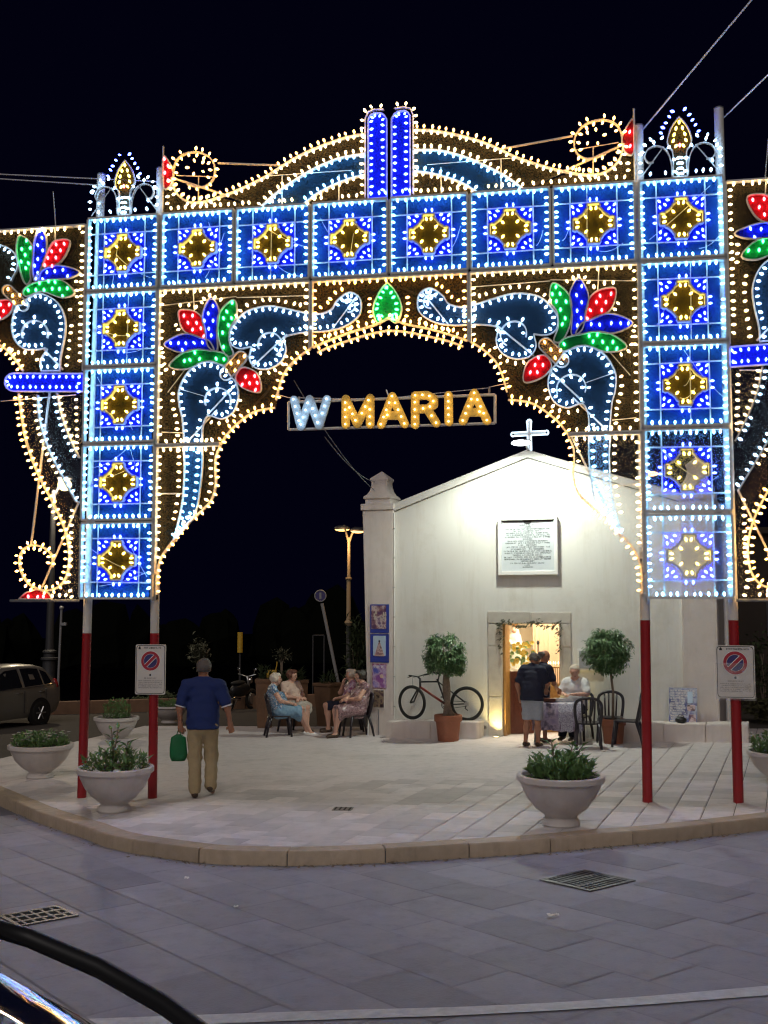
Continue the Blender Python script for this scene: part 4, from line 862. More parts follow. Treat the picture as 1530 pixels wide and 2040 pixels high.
# -- crest above the beam
t = athing('light_crest', 'curved light crest with blue column and end scrolls over the beam', 'light crest', UC, VT)
C1 = [(432, 393), (465, 381), (500, 365), (533, 348), (565, 327), (598, 308), (631, 293), (663, 281), (696, 271), (727, 266)]
C2 = [(516, 414), (549, 384), (582, 361), (614, 341), (647, 325), (680, 313), (727, 305)]
C3 = [(605, 405), (631, 385), (663, 368), (696, 355), (727, 347)]
S0 = [(350, 311), (342, 330), (341, 352), (346, 375), (358, 392), (378, 402), (398, 402), (418, 398), (432, 393)]
for m in (False, True):
    sd = -1 if m else 1
    c1 = crom(apx(S0[2:]+C1[1:], m), n=4); c2 = crom(apx(C2, m), n=4); c3 = crom(apx(C3, m), n=4)
    # the column sits where the image midline meets the plane, so the mirrored halves meet it exactly
    contour(t, 'crest_arc', c1, 'amber' if True else 'warm', (1, ), .103, m=m); contour(t, 'crest_arc', c2, 'cool', (-1,), .103, m=m); contour(t, 'crest_arc', c3, 'warm', (-1,), .103, m=m)
    bulb_mesh('motif_bulb_string', along_bulbs([q for q in c1[26:]], [-sd], .103, .02)+along_bulbs(c2, [sd], .103, .02), M['warm'], t)
    bulb_mesh('motif_bulb_string', along_bulbs(c3, [sd], .103, .02), M['cool'], t)
    band = c1[26:]+c2[::-1]; added_glow_net('added_glow_net', band, t, 'glow_net', -.06); b2 = c2+c3[::-1]; added_glow_net('added_glow_net', b2, t, 'glow_teal', -.062)
    base = [A(725, 400), A(605, 405)] ; u_ = [(2*UC-q[0], VT+.02) if m else (q[0], VT+.02) for q in base]; added_glow_net('added_glow_net', c3+u_, t, 'glow_net', -.06)
    bulb_mesh('motif_bulb_string', along_bulbs([(c3[0][0]+sd*.1, VT+.03), (c3[-1][0]-sd*.06, VT+.03)], [sd], .103, .0)+along_bulbs([(c2[0][0]+sd*.15, VT+.03), (c3[0][0]-sd*.1, VT+.03)], [sd], .103, 0), M['warm'], t)
    # scroll at the end
    ring = crom(apx([(344, 352), (346, 330), (356, 313), (372, 304), (388, 302), (404, 305), (418, 314), (426, 328), (427, 345), (421, 360), (408, 370), (392, 371), (372, 366)], m), n=4)
    p = strip(MB(), ring, False, .02, -.045, -.004).build('crest_scroll', M['white_frame'], t)
    bulb_mesh('bulb_string', along_bulbs(ring[2:40], [sd], .106, .02)+along_bulbs(ring[:38], [-sd], .13, .035)+along_bulbs(ring[38:], [sd], .106, .03), M['amber'], p)
    bulb_mesh('motif_bulb_string', along_bulbs(ringpx((392, 334), 15, m, 20, 0, 360, 11), [-1 if m else 1], .12, 0, True), M['amber'], t)
    c0 = [q for q in c1[:26]]; lastu = A(322, 400)[0]
    corner = apx([(322, 372), (341, 372)], m)+c0+[((2*UC-A(500, 400)[0]) if m else A(500, 400)[0], VT+.02), ((2*UC-lastu) if m else lastu, VT+.02)]
    added_glow_net('added_glow_net', corner, t, 'glow_net', -.06)
    bulb_mesh('motif_bulb_string', along_bulbs(c0, [-sd], .103, .02)+along_bulbs([((2*UC-q) if m else q, VT+.03) for q in (A(335, 420)[0], A(505, 410)[0])], [sd], .103, 0)+along_bulbs(apx([(331, 385), (331, 412)], m), [sd], .11, 0), M['warm'], t)
    bulb_mesh('bulb_string', along_bulbs(c0[2:], [sd], .118, .03), M['amber'], t)
    leaf(t, 'petal', [(324, 311), (336, 322), (343, 338), (343, 356), (337, 371), (324, 371)], 'red', m, 3)
    b = MB(); u0_ = A(322, 400)[0]; u0_ = 2*UC-u0_ if m else u0_; rod(b, [(u0_, VT-.02), (u0_, A(323, 290)[1])], .014, -.03); b.build('upright', M['white_frame'], t, smooth=50)
    b = MB(); rod(b, apx([(430, 320), (570, 325), (728, 331)], m), .016, -.09); b.build('brace', M['white_frame'], t, smooth=50)
    brace(t, (346, 352), (500, 402), m, .016); brace(t, (560, 345), (560, 410), m, .009, -.05); brace(t, (674, 345), (673, 398), m, .009, -.05); brace(t, (350, 348), (430, 351), m, .007, -.03); brace(t, (394, 350), (394, 402), m, .008, -.03); brace(t, (525, 350), (700, 338), m, .006, -.02)
for m in (False, True):
    x0, x1, yt = 733, 770, 224
    o = apx([(x0, 396), (x0, yt+12), (x0+5, yt+4), (x0+12, yt), (x1-12, yt), (x1-5, yt+4), (x1, yt+12), (x1, 396)], m)
    o = [(u, max(v, VT+.01)) for u, v in o]
    if m: o = o[::-1]
    p = strip(MB(), o, True, .018, -.045, -.006).build('blue_column', M['white_frame'], t); added_glow_net('added_glow_net', o, p, 'glow_blue', -.05)
    ar = sum(o[i-1][0]*o[i][1]-o[i][0]*o[i-1][1] for i in range(len(o))); bulb_mesh('bulb_string', along_bulbs(o, [1 if ar > 0 else -1], .098, .03, True), M['blue'], p)
    oo = apx([(727, 392), (727, 236), (733, 222), (745, 217), (764, 217)], m); contour(t, 'column_contour', oo, 'warm', (1,), .105, .016, m)

# -- crowns on the towers
def crown(u0, label):
    t = athing('tower_crown', label, 'light crown', u0+W2/2, VT, 'pointed crowns on the light towers'); q = W2/1.0854
    P = lambda pts: [(u0+W2/2+a, VT+.012+c) for a, c in pts]
    mir = lambda pts: [(-a, c) for a, c in pts]
    sp = crom([(0, .80), (-.10, .66), (-.15, .50), (-.13, .40), (-.085, .32), (-.09, .0)], n=4)
    oo = P(sp)+P(mir(sp))[::-1][0:-1]
    p = strip(MB(), oo, True, .016, -.045, -.006).build('spire', M['white_frame'], t); added_glow_net('added_glow_net', oo, p, 'glow_net', -.05)
    ins = [(u0+W2/2+a, VT+.012+c, d, e, -.01, .1) for a, c, d, e in [(0, .70, 0, 1), (-.045, .62, .2, 1), (.045, .62, -.2, 1), (-.075, .54, .4, 1), (.075, .54, -.4, 1), (-.09, .46, .6, 1), (.09, .46, -.6, 1), (-.06, .39, .8, 1), (.06, .39, -.8, 1)]]
    bulb_mesh('gold_bulb_string', ins, M['gold'], p)
    bulb_mesh('bulb_string', [(u0+W2/2+s*.04, VT+.04+.07*k, -s, .25, -.0, .15) for k in range(4) for s in (-1, 1)], M['ice'], p)
    bulb_mesh('red_bulb', [(u0+W2/2, VT+.40, 0, 1, 0, .2)], M['red'], p)
    for s in (1, -1):
        f_ = (lambda pts: P(pts)) if s == 1 else (lambda pts: P(mir(pts)))
        a_ = f_([(-.10, .02), (-.11, .2), (-.15, .33), (-.22, .41), (-.31, .43), (-.40, .39), (-.44, .3), (-.40, .22), (-.33, .22)]); a_ = crom(a_, n=4)
        contour(t, 'side_curl', a_, 'ice', (-1,) if s == 1 else (1,), .15, .014)
        ex = along_bulbs(f_([(-.48, .05), (-.48, .30), (-.40, .47), (-.27, .53), (-.2, .48)]), [s*1], .12, 0)+along_bulbs(f_([(-.42, .03), (-.14, .03)]), [s], .12, 0)
        bulb_mesh('bulb_string', ex, M['ice'], t)
        bulb_mesh('blue_bulb_string', along_bulbs(f_([(-.235, .52), (-.20, .62), (-.10, .80), (-.03, .90)]), [s], .085, .0), M['blue'], t)
        b = MB(); rod(b, f_([(-.50, .02), (-.20, .42)]), .008, -.03); b.build('brace', M['white_frame'], t)
crown(TL0, 'pointed light crown on top of the left tower by two cables'); crown(TR0, 'pointed light crown on top of the right tower, highest in view')

# -- side wings (left one digitised, right one mirrored)
def wing(m):
    sd = -1 if m else 1; ue = TL0-.012; F2 = lambda pts: [(2*UC-u, v) for u, v in pts] if m else pts
    t = athing('light_wing', ['side wing of warm bulbs with flower spray left of the left tower', 'side wing of warm bulbs cut off beyond the right tower'][m], 'light wing', (2*UC-ue if m else ue), VB, 'side wings of the festival gate')
    vt = A(80, 446)[1]-.06; vc0, vc1 = A(90, 780)[1], A(90, 742)[1]; ul = A(-130, 560)[0]
    cup = crom(apx([(-130, 640), (-60, 655), (0, 688), (26, 712), (44, 738)]), n=4)
    up = [(ue, vc1)]+[(ue, vt), (ul, vt)]+cup
    added_glow_net('added_glow_net', F2(up), t, 'glow_net', -.07)
    bd = [(ue, vc1), (ue, vt), (ul, vt)]; p = MB(); strip(p, F2(bd[:2]), False, .022, -.06, .03); strip(p, F2([(ue-.012, vt), (ul, vt)]), False, .022, -.06, .03); p = p.build('border_frame', M['white_frame'], t)
    bulb_mesh('bulb_string', along_bulbs(F2([(ue-.02, vc1+.1), (ue-.02, vt-.06)]), [sd], .103, .01)+along_bulbs(F2([(ue-.06, vt-.015), (ul, vt-.015)]), [sd], .103, .01), M['warm'], p)
    contour(t, 'wing_contour', F2(cup), 'amber', (1, -1), m=m)
    leaf(t, 'green_leaf', [(38, 468), (31, 494), (36, 527), (44, 556), (52, 566), (60, 556), (59, 540), (64, 510), (60, 484)], 'green', m)
    leaf(t, 'blue_leaf', [(77, 454), (67, 478), (64, 510), (64, 546), (72, 560), (82, 530), (91, 504), (90, 471)], 'blue', m)
    leaf(t, 'petal', [(137, 478), (108, 479), (93, 501), (84, 531), (114, 525), (131, 504)], 'red', m)
    leaf(t, 'blue_leaf', [(158, 541), (131, 530), (105, 528), (82, 538), (66, 558), (98, 556), (137, 553)], 'blue', m)
    leaf(t, 'green_leaf', [(147, 583), (121, 557), (82, 559), (58, 566), (44, 580), (52, 590), (82, 580), (121, 592)], 'green', m)
    leaf(t, 'flower_stalk', capsule_px((14, 578), (44, 608), 11), 'amber', m, smooth=False)
    leaf(t, 'petal', [(22, 598), (-4, 598), (-16, 612), (-18, 636), (4, 634), (22, 618)], 'red', m)
    oo = crom(apx([(50, 596), (75, 584), (100, 592), (119, 610), (129, 640), (127, 672), (119, 712), (118, 738)], m), n=4); o2 = crom(apx([(80, 738), (80, 716), (92, 694), (72, 696), (46, 694), (28, 676), (22, 648), (30, 612), (46, 606)], m), n=4)
    motif(t, 'scroll_band', oo+o2, 'ice', (1,), sp=.106, glow_m='glow_teal'); contour(t, 'scroll_spiral', ringpx((68, 664), 26, m, 22, 160, 380), 'ice', (1, -1), .15, .016, m)
    oo = crom(apx([(20, 560), (34, 530), (28, 505), (8, 490), (-30, 484), (-90, 500), (-130, 505)], m), n=4); contour(t, 'scroll_band', oo, 'ice', (1,), .11, .016, m)
    ex = along_bulbs(crom(apx([(137, 612), (140, 650), (136, 690), (130, 735)], m), n=4), [sd], .106, 0)+along_bulbs(crom(apx([(18, 700), (40, 706), (66, 706), (74, 724)], m), n=4), [sd], .105, 0)+along_bulbs(apx([(150, 556), (152, 600)], m), [sd], .1, 0)+along_bulbs(apx([(102, 470), (84, 448)], m), [sd], .1, 0)
    bulb_mesh('motif_bulb_string', ex, M['warm'], t)
    # blue bar
    cap = capsule_px((26, 761), (176, 761), 18); o = apx(cap, m); o = [(min(u, ue-.0) if not m else max(u, 2*UC-ue), v) for u, v in o]
    if m: o = o[::-1]
    p = strip(MB(), o, True, .018, -.045, -.006).build('blue_bar', M['white_frame'], t); added_glow_net('added_glow_net', o, p, 'glow_blue', -.05)
    ar = sum(o[i-1][0]*o[i][1]-o[i][0]*o[i-1][1] for i in range(len(o))); bulb_mesh('bulb_string', along_bulbs(o, [1 if ar > 0 else -1], .10, .035, True), M['blue'], p)
    # lower hanging part
    oc = crom(apx([(36, 784), (41, 823), (49, 872), (65, 921), (82, 960), (105, 1003), (127, 1052), (137, 1101), (132, 1145), (114, 1170), (85, 1176), (55, 1162), (39, 1132), (40, 1103), (58, 1087), (84, 1090), (103, 1108), (102, 1130)], m), n=4)
    contour(t, 'wing_contour', oc, 'amber', (1, -1), .103, m=m)
    nb = 28; lowp = [((2*UC-ue) if m else ue, vc0), *[q for q in oc[:34]], *apx([(98, 1194)], m), ((2*UC-ue) if m else ue, VB)]
    global CLEAR; CLEAR = True; added_glow_net('added_glow_net', lowp, t, 'glow_net', -.07); CLEAR = False
    ra = crom(apx([(75, 787), (78, 833), (95, 892), (121, 944), (152, 1000)], m), n=4); rb = crom(apx([(157, 912), (137, 869), (121, 823), (114, 784)], m), n=4)
    p = strip(MB(), ra, False, .018, -.045, .03); strip(p, rb, False, .018, -.045, .03); p = p.build('ribbon', M['white_frame'], t)
    bulb_mesh('bulb_string', along_bulbs(ra, [sd], .103, .02)+along_bulbs(rb, [sd], .103, .02), M['ice'], p)
    ex = along_bulbs(ra[:-3], [-sd], .103, .02)+along_bulbs(rb[::-1][:-1], [sd], .103, .02)+along_bulbs(apx([(150, 790), (152, 890)], m), [sd], .103, 0)+along_bulbs(apx([(147, 1010), (146, 1060), (144, 1120), (140, 1160), (146, 1188), (100, 1190)], m), [-sd], .1, 0)+along_bulbs(apx([(28, 792), (60, 790)], m), [-sd], .1, 0)
    bulb_mesh('motif_bulb_string', ex, M['warm'], t)
    leaf(t, 'petal', [(36, 1193), (49, 1181), (72, 1174), (95, 1181), (102, 1193)], 'red', m, smooth=False)
    b = MB(); rod(b, [((2*UC-A(18, 1197)[0]) if m else A(18, 1197)[0], VB-.01), ((2*UC-ue) if m else ue, VB-.01)], .02, -.03); b.build('bottom_rail', M['dark_frame'], t)
    brace(t, (98, 740), (56, 1085), m, .018); brace(t, (152, 998), (78, 1170), m, .015); brace(t, (108, 452), (109, 478), m, .009, -.02); brace(t, (84, 694), (122, 735), m, .014, -.05); brace(t, (46, 660), (112, 560), m, .012); brace(t, (0, 799), (150, 786), m, .007, -.02)
    b = MB(); rod(b, apx([(109, 450), (104, 380)], m), .008, -.03); b.build('upright', M['white_frame'], t)
wing(False); wing(True)

# -- hanging words
t = athing('light_sign', 'hanging sign of bulb letters reading W MARIA under the arch', 'light sign', UC, A(780, 850)[1])
z6 = lambda x, y: (540+x*.366, 740+y*.366)
def zs(pts): return [A(*z6(*p)) for p in pts]
fr = zs([(92, 166), (1218, 124), (1218, 280), (92, 315)])
for i in range(4): b = MB(); b.tube([AP(*fr[i], -.03), AP(*fr[(i+1) % 4], -.03)], .019, 8); b.build('sign_frame', M['white_frame'], t, smooth=50)
yel = mat('yellow_letter_paint', (.80, .50, .09), .5); wht = mat('pale_blue_letter_paint', (.56, .70, .84), .5)
def letter(name, strokes, m, bm_, r=.057):
    parts = MB(); bl = []; k = 0
    for st in strokes:
        pts = zs(st)
        for a, c in zip(pts[:-1], pts[1:]):
            parts.prism(capsule_px(a, c, r, 7), AP, -.02, .012+.0025*k); k += 1
        P = np.array(pts); L = np.r_[0, np.cumsum(np.linalg.norm(np.diff(P, axis=0), axis=1))]; n = max(1, int(round(L[-1]/.098)))
        for q in np.linspace(0, L[-1], n+1): bl.append((float(np.interp(q, L, P[:, 0])), float(np.interp(q, L, P[:, 1])), .06, .02, .03, 1, .8))
    p = parts.build(name, m, t); keep = []
    for e in bl:
        if all(math.hypot(e[0]-g[0], e[1]-g[1]) > .055 for g in keep): keep.append(e)
    bulb_mesh('bulb', keep, M[bm_], p, single=True)
letter('letter_w', [[(125, 155), (163, 300), (210, 152), (262, 294), (305, 152)]], wht, 'letter_cool')
letter('letter_m', [[(407, 290), (407, 150), (470, 285), (540, 146), (540, 288)]], yel, 'letter')
letter('letter_a', [[(600, 290), (660, 136), (728, 286)], [(636, 240), (692, 240)]], yel, 'letter')
letter('letter_r', [[(785, 290), (785, 133), (850, 130), (884, 148), (886, 182), (852, 204), (790, 206)], [(852, 206), (900, 282)]], yel, 'letter')
letter('letter_i', [[(966, 130), (968, 275)]], yel, 'letter')
letter('letter_a', [[(1045, 270), (1106, 118), (1176, 268)], [(1080, 223), (1136, 222)]], yel, 'letter')
for a, c in (((150, 170), (150, 135)), ((640, 140), (625, 98)), ((1185, 128), (1188, 80))): b = MB(); b.tube([AP(*zs([a])[0], -.03), AP(*zs([c])[0], -.03)], .014, 6); b.build('hook', M['steel'], t)
for a, c in (((20, 120), (92, 140)), ((1188, 82), (1290, 60)), ((92, 140), (640, 150)), ((640, 142), (1188, 86))): b = MB(); b.tube([AP(*zs([a])[0], -.04), AP(*zs([c])[0], -.04)], .005, 5); b.build('hanging_wire', M['cable'], t)

# -- four posts, red below and white above
for i, (bx_, by_, tx_, ty_, lab) in enumerate([(154, 1585, 194, 342, 'red and white post, outermost on the left of the gate'), (296, 1585, 313, 330, 'red and white post carrying the flat no-parking sign'), (1291, 1595, 1273, 243, 'red and white post standing right of the resin chairs'), (1474, 1595, 1434, 208, 'red and white post carrying the wrapped no-parking sign')]):
    u_, _ = A(bx_, by_); vtop = A(tx_, ty_)[1]; w = -.135; p0 = AP(u_, 0, w); zg = gz(p0[0], p0[1]); ut = A(tx_, ty_)[0]
    t = thing('gate_post', lab, 'post', (p0[0], p0[1], zg), 0, 'posts carrying the light gate')
    zt_ = ZC+vtop-zg; zr = ZC+A(bx_, 1262 if i < 2 else 1236)[1]-zg; dx = (ut-u_)*EU; f = lambda z: (dx[0]*z/zt_, dx[1]*z/zt_, z)
    b = MB(); b.tube([f(-.05), f(zr)], .062, 20); b.build('red_section', M['post_red'], t, smooth=50)
    b = MB(); b.tube([f(zr+.001), f(zt_)], .060, 20); b.build('white_section', M['post_white'], t, smooth=50)
    b = MB(); b.lathe([(.064, zt_), (.064, zt_+.015), (.03, zt_+.022)], c=(dx[0], dx[1], 0), n=16); b.build('cap', M['dark_frame'], t)
    for z in np.arange(.5, VT-VB, 1.1):
        zz = ZC+VB+z-zg; c_ = f(zz); b = MB(); b.lathe([(.068, -.02), (.068, .02)], c=c_, n=14); b.build('clamp', M['steel'], t)
# cables
def cable(label, pts, r, sag=0, m='cable'):
    pts = [np.array(p, float) for p in pts]; o = []
    for k in range(25): q = k/24; p = pts[0]*(1-q)+pts[1]*q; p = p-np.array([0, 0, sag*4*q*(1-q)]); o.append(p)
    b = MB(); b.tube(o, r, 6); x = b.build('guy_cable', M[m], None, smooth=True); tag(x, label, 'cable')
pL = AP(*A(190, 356), -.13)
cable('upper of two pale cables running left from the left tower', [AP(*A(317, 352), -.2), AT(-260, 335, 17)], .010); cable('lower of two pale cables running left from the left tower', [AP(*A(187, 362), -.13), AT(-260, 340, 17)], .010)
cable('pale cable rising steeply from the inner right post', [AP(*A(1282, 249), -.13), AT(1560, -75, 12.0)], .011); cable('pale cable rising from the outermost right post', [AP(*A(1444, 226), -.13), AT(1620, 62, 12.0)], .010)
fin = FW(aT0+.2, .24, F(757, 960, .24)[2])
cable('thin cable from behind the words to the chapel finial', [AP(*A(640, 866), -.2), fin], .007, .12, 'cable_grey'); cable('second thin cable from the arch edge down to the chapel finial', [AP(*A(578, 752), -.2), fin-np.array([0, 0, .2])], .007, .15, 'cable_grey')
# parts were written in world space: give each thing's children the inverse of its place
bpy.context.view_layer.update()
for o in bpy_pin:
    inv = Matrix.Translation(-o.location)
    for c in o.children: c.matrix_parent_inverse = inv
# ------------------------------------------------------------------ planters, potted trees, plants
def leafcard(bb, c, d, up, L, Wd, bend=.2, m=0):
    "one leaf: two quads folded along the midrib, tip bent"
    d = Vector(d).normalized(); up = Vector(up); up = (up-d*up.dot(d)); up = up.normalized() if up.length > 1e-4 else d.orthogonal().normalized(); s = d.cross(up); c = Vector(c)
    p = [c, c+d*L*.45+s*Wd*.5+up*L*.06, c+d*L-up*L*bend, c+d*L*.45-s*Wd*.5+up*L*.06, c+d*L*.5-up*L*bend*.25]
    bb.add(p, [(0, 1, 4), (1, 2, 4), (0, 4, 3), (4, 2, 3)], m)
def rnd_dir(zmin=-1):
    while True:
        v = Vector((random.gauss(0, 1), random.gauss(0, 1), random.gauss(0, 1))).normalized()
        if v.z > zmin: return v
def bowl_mesh(name, parent, r, h):
    k = r/.5; pr = [(.20*k, 0), (.215*k, .02), (.20*k, .06*h/.5), (.17*k, .085*h/.5), (.20*k, .11*h/.5), (.29*k, .17*h/.5), (.385*k, .27*h/.5), (.445*k, .38*h/.5), (.462*k, .425*h/.5), (.485*k, .432*h/.5), (.50*k, .445*h/.5), (.50*k, .492*h/.5), (.49*k, h), (.445*k, h), (.43*k, h-.05)]
    return MB().lathe(pr, n=44).build(name, M['concrete'], parent, smooth=40)
def soil(parent, r, z): MB().lathe([(r, z-.02), (r*.98, z), (r*.5, z+.02), (.01, z+.025)], n=24).build('soil', M['soil'], parent, smooth=True)
def bowl(label, px, rpx, hpx, dz=0, kind=0, gap=None):
    c = G(px[0], px[1], dz); s = FPX/c[1]; r = rpx/s; h = hpx/s; z = gz(c[0], c[1])+dz
    t = thing('planter_bowl', label, 'planter', (c[0], c[1], z), random.uniform(0, 3), 'round concrete planter bowls'); bowl_mesh('bowl', t, r, h); soil(t, r*.87, h-.045)
    return t, r, h
def low_green(t, r, z, n, hh, m='succ', L=(.06, .13), name='foliage', spread=.85):
    b = MB()
    for i in range(n):
        a = random.uniform(0, 6.283); q = r*spread*math.sqrt(random.random()); base = Vector((q*math.cos(a), q*math.sin(a), z+random.random()**1.5*hh*(1-.6*(q/r)**2)))
        d = Vector((math.cos(a)*.6*random.random(), math.sin(a)*.6*random.random(), .35+random.random())); d += rnd_dir()*.55
        leafcard(b, base, d, (0, 0, 1), random.uniform(*L), random.uniform(.02, .045), .25)
    return b.build(name, M[m], t, fix=False, kind='stuff')
def stalks(t, lst, z):
    "tall succulent stems with broad leaves"
    for (x, y, hgt, lean, n) in lst:
        tip = Vector((x+lean[0], y+lean[1], z+hgt)); b = MB(); mid = Vector((x+lean[0]*.3, y+lean[1]*.3, z+hgt*.5)); b.tube([(x, y, z-.03), mid, tip], [.016, .013, .006], 6); st = b.build('stem', M['bark'], t, smooth=True)
        for i in range(n):
            q = .25+.75*i/n; p = Vector((x, y, z)).lerp(tip, q); a = i*2.4+random.random(); d = Vector((math.cos(a), math.sin(a), .9)); bb = MB(); leafcard(bb, p, d, (0, 0, 1), random.uniform(.11, .19), random.uniform(.05, .075), .2); bb.build('leaf', M['succ'], st, fix=False)
def flowers(t, r, z, n, m='petal'):
    b = MB()
    for i in range(n):
        a = random.uniform(0, 6.28); q = r*(.35+.55*random.random()); c = Vector((q*math.cos(a), q*math.sin(a), z+random.uniform(.06, .17)))
        for k in range(5): w = k*1.257+i; leafcard(b, c, (math.cos(w), math.sin(w), .25), (0, 0, 1), .035, .03, .1)
    b.build('white_flowers', M[m], t, fix=False, kind='stuff')
t, r, h = bowl('white planter bowl with tall jagged succulent in front of the left posts', (228, 1616), 75, 86); low_green(t, r, h-.03, 420, .22); stalks(t, [(-.05, .0, .52, (-.06, .02), 9), (.06, .05, .50, (.14, .0), 9), (.2, -.05, .30, (.12, .02), 8), (-.15, .05, .28, (-.08, 0), 7), (.02, -.12, .33, (.02, -.03), 8)], h-.03)
for i in range(7): a = i*.9; MB().ball((r*.62*math.cos(a), r*.62*math.sin(a), h-.02), (.07, .05, .035), 10, 6).build('white_stone', M['white_paint'], t, smooth=True)
t, r, h = bowl('white planter bowl with low green plants near the kerb under the arch', (1118, 1644), 86, 98); low_green(t, r, h-.03, 900, .24, spread=.74); stalks(t, [(-.05, .04, .40, (-.02, .03), 8), (.08, -.02, .36, (.10, .02), 8), (.14, .05, .32, (.22, .0), 8)], h-.02)
t, r, h = bowl('white planter bowl with white flowers left of the gate posts', (80, 1549), 63, 65); low_green(t, r, h-.03, 700, .22, L=(.05, .10)); flowers(t, r, h+.02, 60)
t, r, h = bowl('small white planter bowl with feathery plant behind the flowered bowl', (231, 1481), 44, 52, -.1); low_green(t, r*.7, h-.03, 500, .42, L=(.05, .10)); flowers(t, r*.6, h-.03, 14)
t, r, h = bowl('wide planter bowl partly hidden behind the walking man', (337, 1440), 38, 34, -.1); low_green(t, r, h-.03, 300, .16)
t, r, h = bowl('planter bowl cut off beside the wrapped sign', (1552, 1560), 60, 62); low_green(t, r, h-.03, 500, .30); flowers(t, r, h+.08, 40)

def ficus(label, px, potw, poth, tree_top, crown_c, crown_r, trunk2):
    c = G(*px); s = FPX/c[1]; z0 = gz(c[0], c[1]); pw = potw/s/2; ph = poth/s
    t = thing('potted_tree', label, 'potted tree', (c[0], c[1], z0), 0, 'potted trees beside the chapel door')
    k = pw; MB().lathe([(k*.72, 0), (k*.74, .02), (k*.88, ph*.74), (k*.98, ph*.75), (k, ph*.77), (k, ph*.98), (k*.97, ph), (k*.86, ph), (k*.84, ph-.06)], n=36).build('pot', M['terracotta'], t, smooth=35); soil(t, k*.85, ph-.05)
    cz = (px[1]-crown_c[1])/s; cx = (crown_c[0]-px[0])/s; rx, rz = crown_r[0]/s, crown_r[1]/s
    if trunk2:
        for kk, ph0 in enumerate((0, math.pi)):
            pts = [(.05*math.cos(ph0+q*5)*(1-.5*q)+cx*q, .05*math.sin(ph0+q*5)*(1-.5*q), ph-.05+(cz-rz*.55-ph+.05)*q) for q in np.linspace(0, 1, 14)]; MB().tube(pts, list(np.linspace(.055, .035, 14)), 8).build('trunk', M['bark'], t, smooth=True)
        for a in (0, 2.2, 4.2): MB().tube([(.16*math.cos(a), .16*math.sin(a), ph-.05), (.06*math.cos(a), .06*math.sin(a), ph+.06), (0, 0, ph+.18)], [.02, .03, .04], 6).build('root', M['bark'], t, smooth=True)
    else: MB().tube([(0, 0, ph-.05), (.01, 0, ph+(cz-ph)*.4), (cx*.6, 0, cz-rz*.4)], [.028, .023, .02], 8).build('trunk', M['bark'], t, smooth=True)
    for i in range(9):
        d = rnd_dir(-.2); MB().tube([(cx, 0, cz-rz*.75), (cx+d.x*rx*.4, d.y*rx*.4, cz-rz*.2+d.z*rz*.3), (cx+d.x*rx*.85, d.y*rx*.85, cz+d.z*rz*.8)], [.018, .011, .004], 5).build('limb', M['bark'], t, smooth=True)
    cl = [(rnd_dir(), random.uniform(.5, .92)) for _ in range(70)]
    b = MB(); cl = [(d, q*random.uniform(.86, 1.12)) for d, q in cl]
    for i in range(7000):
        d, q = random.choice(cl); p = (Vector((d.x*rx*q, d.y*rx*q, d.z*rz*q)) if not trunk2 else Vector([max(-.86, min(.86, w_*1.35))*q*r__ for w_, r__ in zip(d, (rx, rx, rz))]))+Vector((random.gauss(0, 1)*rx*.13, random.gauss(0, 1)*rx*.13, random.gauss(0, 1)*rz*.13))
        if (p.x/rx)**2+(p.y/rx)**2+(p.z/rz)**2 > 1.22: continue
        dr = Vector((p.x, p.y, -.12))+rnd_dir()*.30; leafcard(b, p+Vector((cx, 0, cz)), dr, (0, 0, 1), random.uniform(.05, .09), random.uniform(.026, .042), .3, 0 if random.random() < .62 else 1)
    b.build('crown', [M['leaf'], M['leaf2']], t, fix=False, kind='stuff')
ficus('boxy clipped tree in a terracotta pot in front of the bicycle', (893, 1476), 55, 51, 1262, (888, 1309), (43, 43), True)
ficus('rounder potted tree behind the empty resin chairs', (1222, 1481), 50, 48, 1252, (1213, 1302), (47, 45), False)

